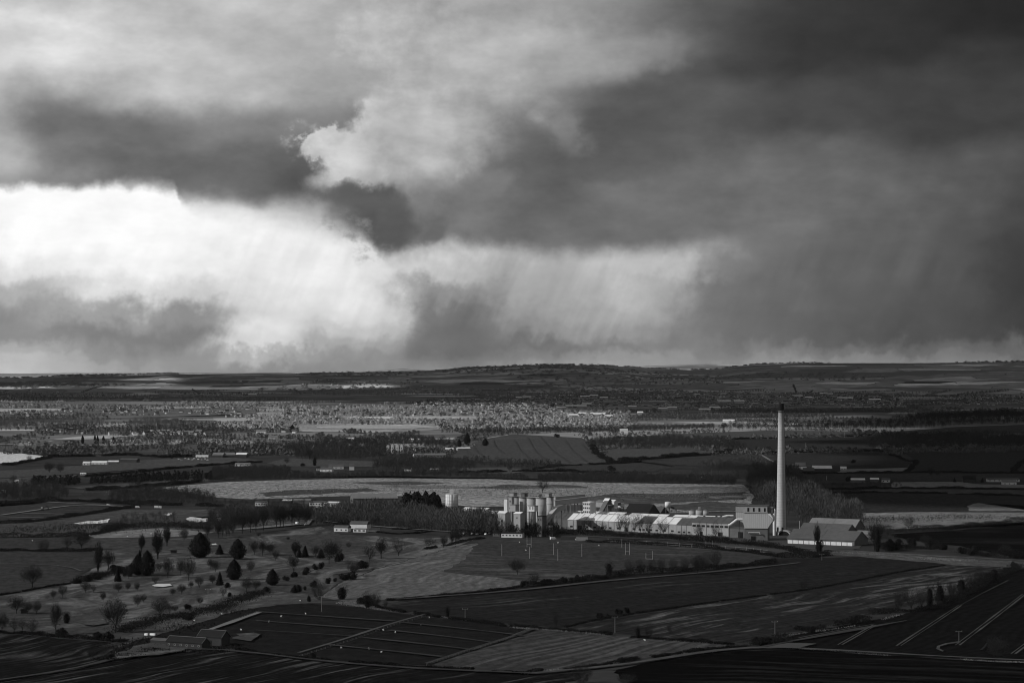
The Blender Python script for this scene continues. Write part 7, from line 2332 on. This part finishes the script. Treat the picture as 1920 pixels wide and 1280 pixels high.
for (x, y, h, lb) in ((1798, 1206, 24, "utility pole with crossarm on the dark crop beside the curved ruts"), (1453, 1192, 28, "utility pole with crossarm by the black hedge tip"),
                      (1153, 1186, 31, "utility pole with crossarm behind the ridged field"), (872, 1161, 21, "utility pole with crossarm behind the striped paddocks"),
                      (603, 1146, 30, "utility pole at the top left of the striped paddocks"), (390, 1131, 27, "utility pole at the golf course edge"), (1541, 1050, 12, "short utility pole near the railway bank"),
                      (360, 901, 10, "thin pole in front of the black conifer row")):
    utility_pole(lb, x, y, h, 1.6)


# vehicles
def vehicle(label, x, y, L, Wd, Hh, mat, name="car", yaw=0.0, cab=True):
    p = G(x, y)
    r = empty(name, tuple(p), yaw); tag(r, label, name.replace("_", " "))
    mb = MB()
    if name == "van":
        mb.prism([(-L / 2, .35), (L / 2, .35), (L / 2, 1.1), (L / 2 - .7, 1.4), (L / 2 - 1.2, Hh), (-L / 2, Hh)], -Wd / 2, Wd / 2)
    elif name == "lorry":
        mb.box(-L / 2, L / 2 - 2, -Wd / 2, Wd / 2, .9, Hh); mb.box(L / 2 - 1.9, L / 2, -Wd / 2, Wd / 2, .6, Hh - .6)
    else:
        mb.prism([(-L / 2, .3), (L / 2, .3), (L / 2, .8), (L / 4, .95), (L / 8, Hh), (-L / 3, Hh), (-L / 2, .95)], -Wd / 2, Wd / 2)
    mb.build("body", mat, r)
    mb = MB(); mb.box(L * .02, L * .16, -Wd / 2 - .02, Wd / 2 + .02, Hh * .62, Hh * .9); mb.build("side_window", GLASS, r)
    wm = MB()
    wm.tube((0, -.1, 0), (0, .1, 0), .34, .34, 10)
    wme = wm.mesh("wheel", [DARK])
    for sx in (-.32, .32):
        for sy in (-1, 1):
            o = link_mesh("wheel", wme, r); o.location = (sx * L, sy * Wd / 2, .34)


vehicle("white van parked in the middle behind the playing field", 1037, 1011, 5.5, 2, 2.4, PAINTW, "van", .3)
vehicle("white van at the end of the bright car park", 558, 983, 6, 2.2, 2.8, PAINTW, "van", 1.2)
vehicle("white car left on the building plot lane", 203, 947, 4.4, 1.8, 1.5, PAINTW, "car", .1)
vehicle("white lorry on the road right of the building plot", 296, 953, 8, 2.5, 3.2, PAINTW, "lorry", .1)
vehicle("white van on the road right of the building plot", 258, 952, 5, 2, 2.3, PAINTW, "van", .1)
CARS = [(x, 1000 + dy) for x, dy in ((862, 2), (870, 1), (878, 2), (886, 1), (895, 2), (904, 1), (911, 2), (918, 1))]
for i, (x, y) in enumerate(CARS):
    vehicle("parked car left of the white pavilion, %s" % ORD[i], x, y, 4.4, 1.8, 1.5, (PAINTW, STEEL, STEELD)[i % 3], "car", 1.2)
for o in COL.objects:
    if o.get("label", "").startswith("parked car left of the white pavilion"): o["group"] = "cars parked left of the pavilion"
for i in range(10):
    vehicle("small parked car beside the farm sheds on the left plain, %s" % ORD[i], 335 + i * 6.2 + rng.uniform(-1, 1), 861 + rng.uniform(-1.5, 2), 4.4, 1.8, 1.5, (PAINTW, STEEL, PAINTW)[i % 3], "car", rng.uniform(0, 3))
for o in COL.objects:
    if o.get("label", "").startswith("small parked car beside the farm"): o["group"] = "cars beside the farm sheds"
for i in range(9):
    vehicle("small vehicle standing among the white trading sheds, %s" % ORD[i], 596 + i * 5.2 + rng.uniform(-1, 1), 952 + rng.uniform(-1, 1.5), 5, 2, 2.2, PAINTW, "van", rng.uniform(0, 3))
for o in COL.objects:
    if o.get("label", "").startswith("small vehicle standing among"): o["group"] = "vans among the trading sheds"
vehicle("car at the clubhouse lane bend", 575, 984, 4.4, 1.8, 1.5, STEEL, "car", .4)

# digger on the building plot
p = G(80, 956)
dg = empty("digger", tuple(p), .3); tag(dg, "dark digger with a white cab on the building plot", "digger")
mb = MB(); mb.box(-2, 2, -1.3, 1.3, 0, .8); mb.build("tracks", DARK, dg)
mb = MB(); mb.box(-2, 1, -1.2, 1.2, .85, 2.2); mb.build("house", STEELD, dg)
mb = MB(); mb.box(-1.8, -.2, -1.1, .2, 2.2, 3.3); mb.build("cab", PAINTW, dg)
mb = MB(); mb.tube((1, 0, 2), (4, 0, 5), .25); mb.tube((4, 0, 5), (6, 0, 2.5), .2); mb.build("boom", STEELD, dg)
mb = MB(); mb.box(5.5, 6.6, -.5, .5, 1.6, 2.5); mb.build("bucket", STEELD, dg)

# sheep and white specks on the pastures: small grazing animals
SHV, SHF = ICO1_V, ICO1_F
sb = MB()
for (cx, cz, rx, rz) in ((0, .75, .55, .33), (.62, .95, .22, .18)):
    i = len(sb.v); sb.v += [(cx + v[0] * rx, v[1] * .28, cz + v[2] * rz) for v in SHV]
    for f in SHF: sb.f.append(tuple(int(q) + i for q in f)); sb.mi.append(0)
for sx in (-.35, .35):
    for sy in (-.15, .15):
        sb.tube((sx, sy, 0), (sx, sy, .55), .05, .06, 5)
sheep = sb.mesh("sheep", [PAINTW])
SHEEP = [(573, 1151), (789, 1172), (741, 1186), (640, 1215), (692, 1217), (715, 1223), (805, 1158), (504, 1166), (527, 1156), (416, 1152), (364, 1164), (452, 1181), (563, 1127), (719, 1182),
         (974, 1017), (1046, 1018), (1123, 1023), (986, 1032), (1079, 1012), (1209, 1201), (61, 1014), (283, 1001), (239, 1006), (168, 1004)]
SHEEP.sort()
_sc = {}
for (x, y) in SHEEP:
    p = G(x, y)
    ln = min(LAND, key=lambda l: math.hypot(l[0] - x, (l[1] - y) * 2.2))[2]
    _sc[ln] = _sc.get(ln, 0) + 1
    o = link_mesh("sheep", sheep); o.location = p; o.rotation_euler = (0, 0, rng.uniform(0, 6.28)); o.scale = (0.95,) * 3
    tag(o, "tiny white sheep near the %s, %s" % (ln, ORD[min(_sc[ln] - 1, 9)]), "sheep", "sheep on the near pastures")

# mesh fence on posts behind the playing field and rails round the paddock track
def fence(label, px, h, step, mat=STEEL, rails=2):
    pts = [G(*q) for q in px]
    r = empty("fence", tuple(pts[0])); tag(r, label, "fence")
    o0 = pts[0]
    pm_ = MB(); pm_.box(-.09, .09, -.09, .09, 0, h); pme_ = pm_.mesh("post", [mat])
    rb = MB()
    for a, b in zip(pts[:-1], pts[1:]):
        n_ = max(1, int((b - a).length / step))
        for q in range(n_):
            o = link_mesh("post", pme_, r); o.location = a.lerp(b, q / n_) - o0
        for z in range(rails):
            zz = h * (z + .7) / rails
            rb.tube(a - o0 + Vector((0, 0, zz)), b - o0 + Vector((0, 0, zz)), .05, .05, 4)
    rb.build("rail", mat, r)


fence("pale post fence behind the playing field, in front of the works", [(1140, 1016), (1230, 1022), (1320, 1028), (1400, 1033), (1440, 1038)], 3.6, 11)
fence("post and rail fence along the chalk path by the barns", [(398, 1180), (440, 1163), (486, 1147)], 1.3, 5, TIMB)
fence("thin post fence across the golf course rough", [(250, 1182), (330, 1156), (400, 1134), (470, 1112)], 1.2, 9, TIMB, 1)
fence("thin post fence along the paddock path", [(558, 1232), (660, 1200), (740, 1172), (798, 1156)], 1.2, 7, TIMB, 2)
fence("thin post fence right of the paddocks", [(800, 1247), (870, 1224), (930, 1206), (990, 1181)], 1.2, 8, TIMB, 2)

# golf course hut
for (x, y, lb) in ((44, 1150, "small dark hut under trees at the left of the golf course"), (325, 1037, "low dark shelter with a white end on the golf course")):
    shed(lb, Frame(x - 5, y, x + 6, yaw=.1), 4, 2.2, .8, STEELD, ROOFD, name="hut", cat="hut")
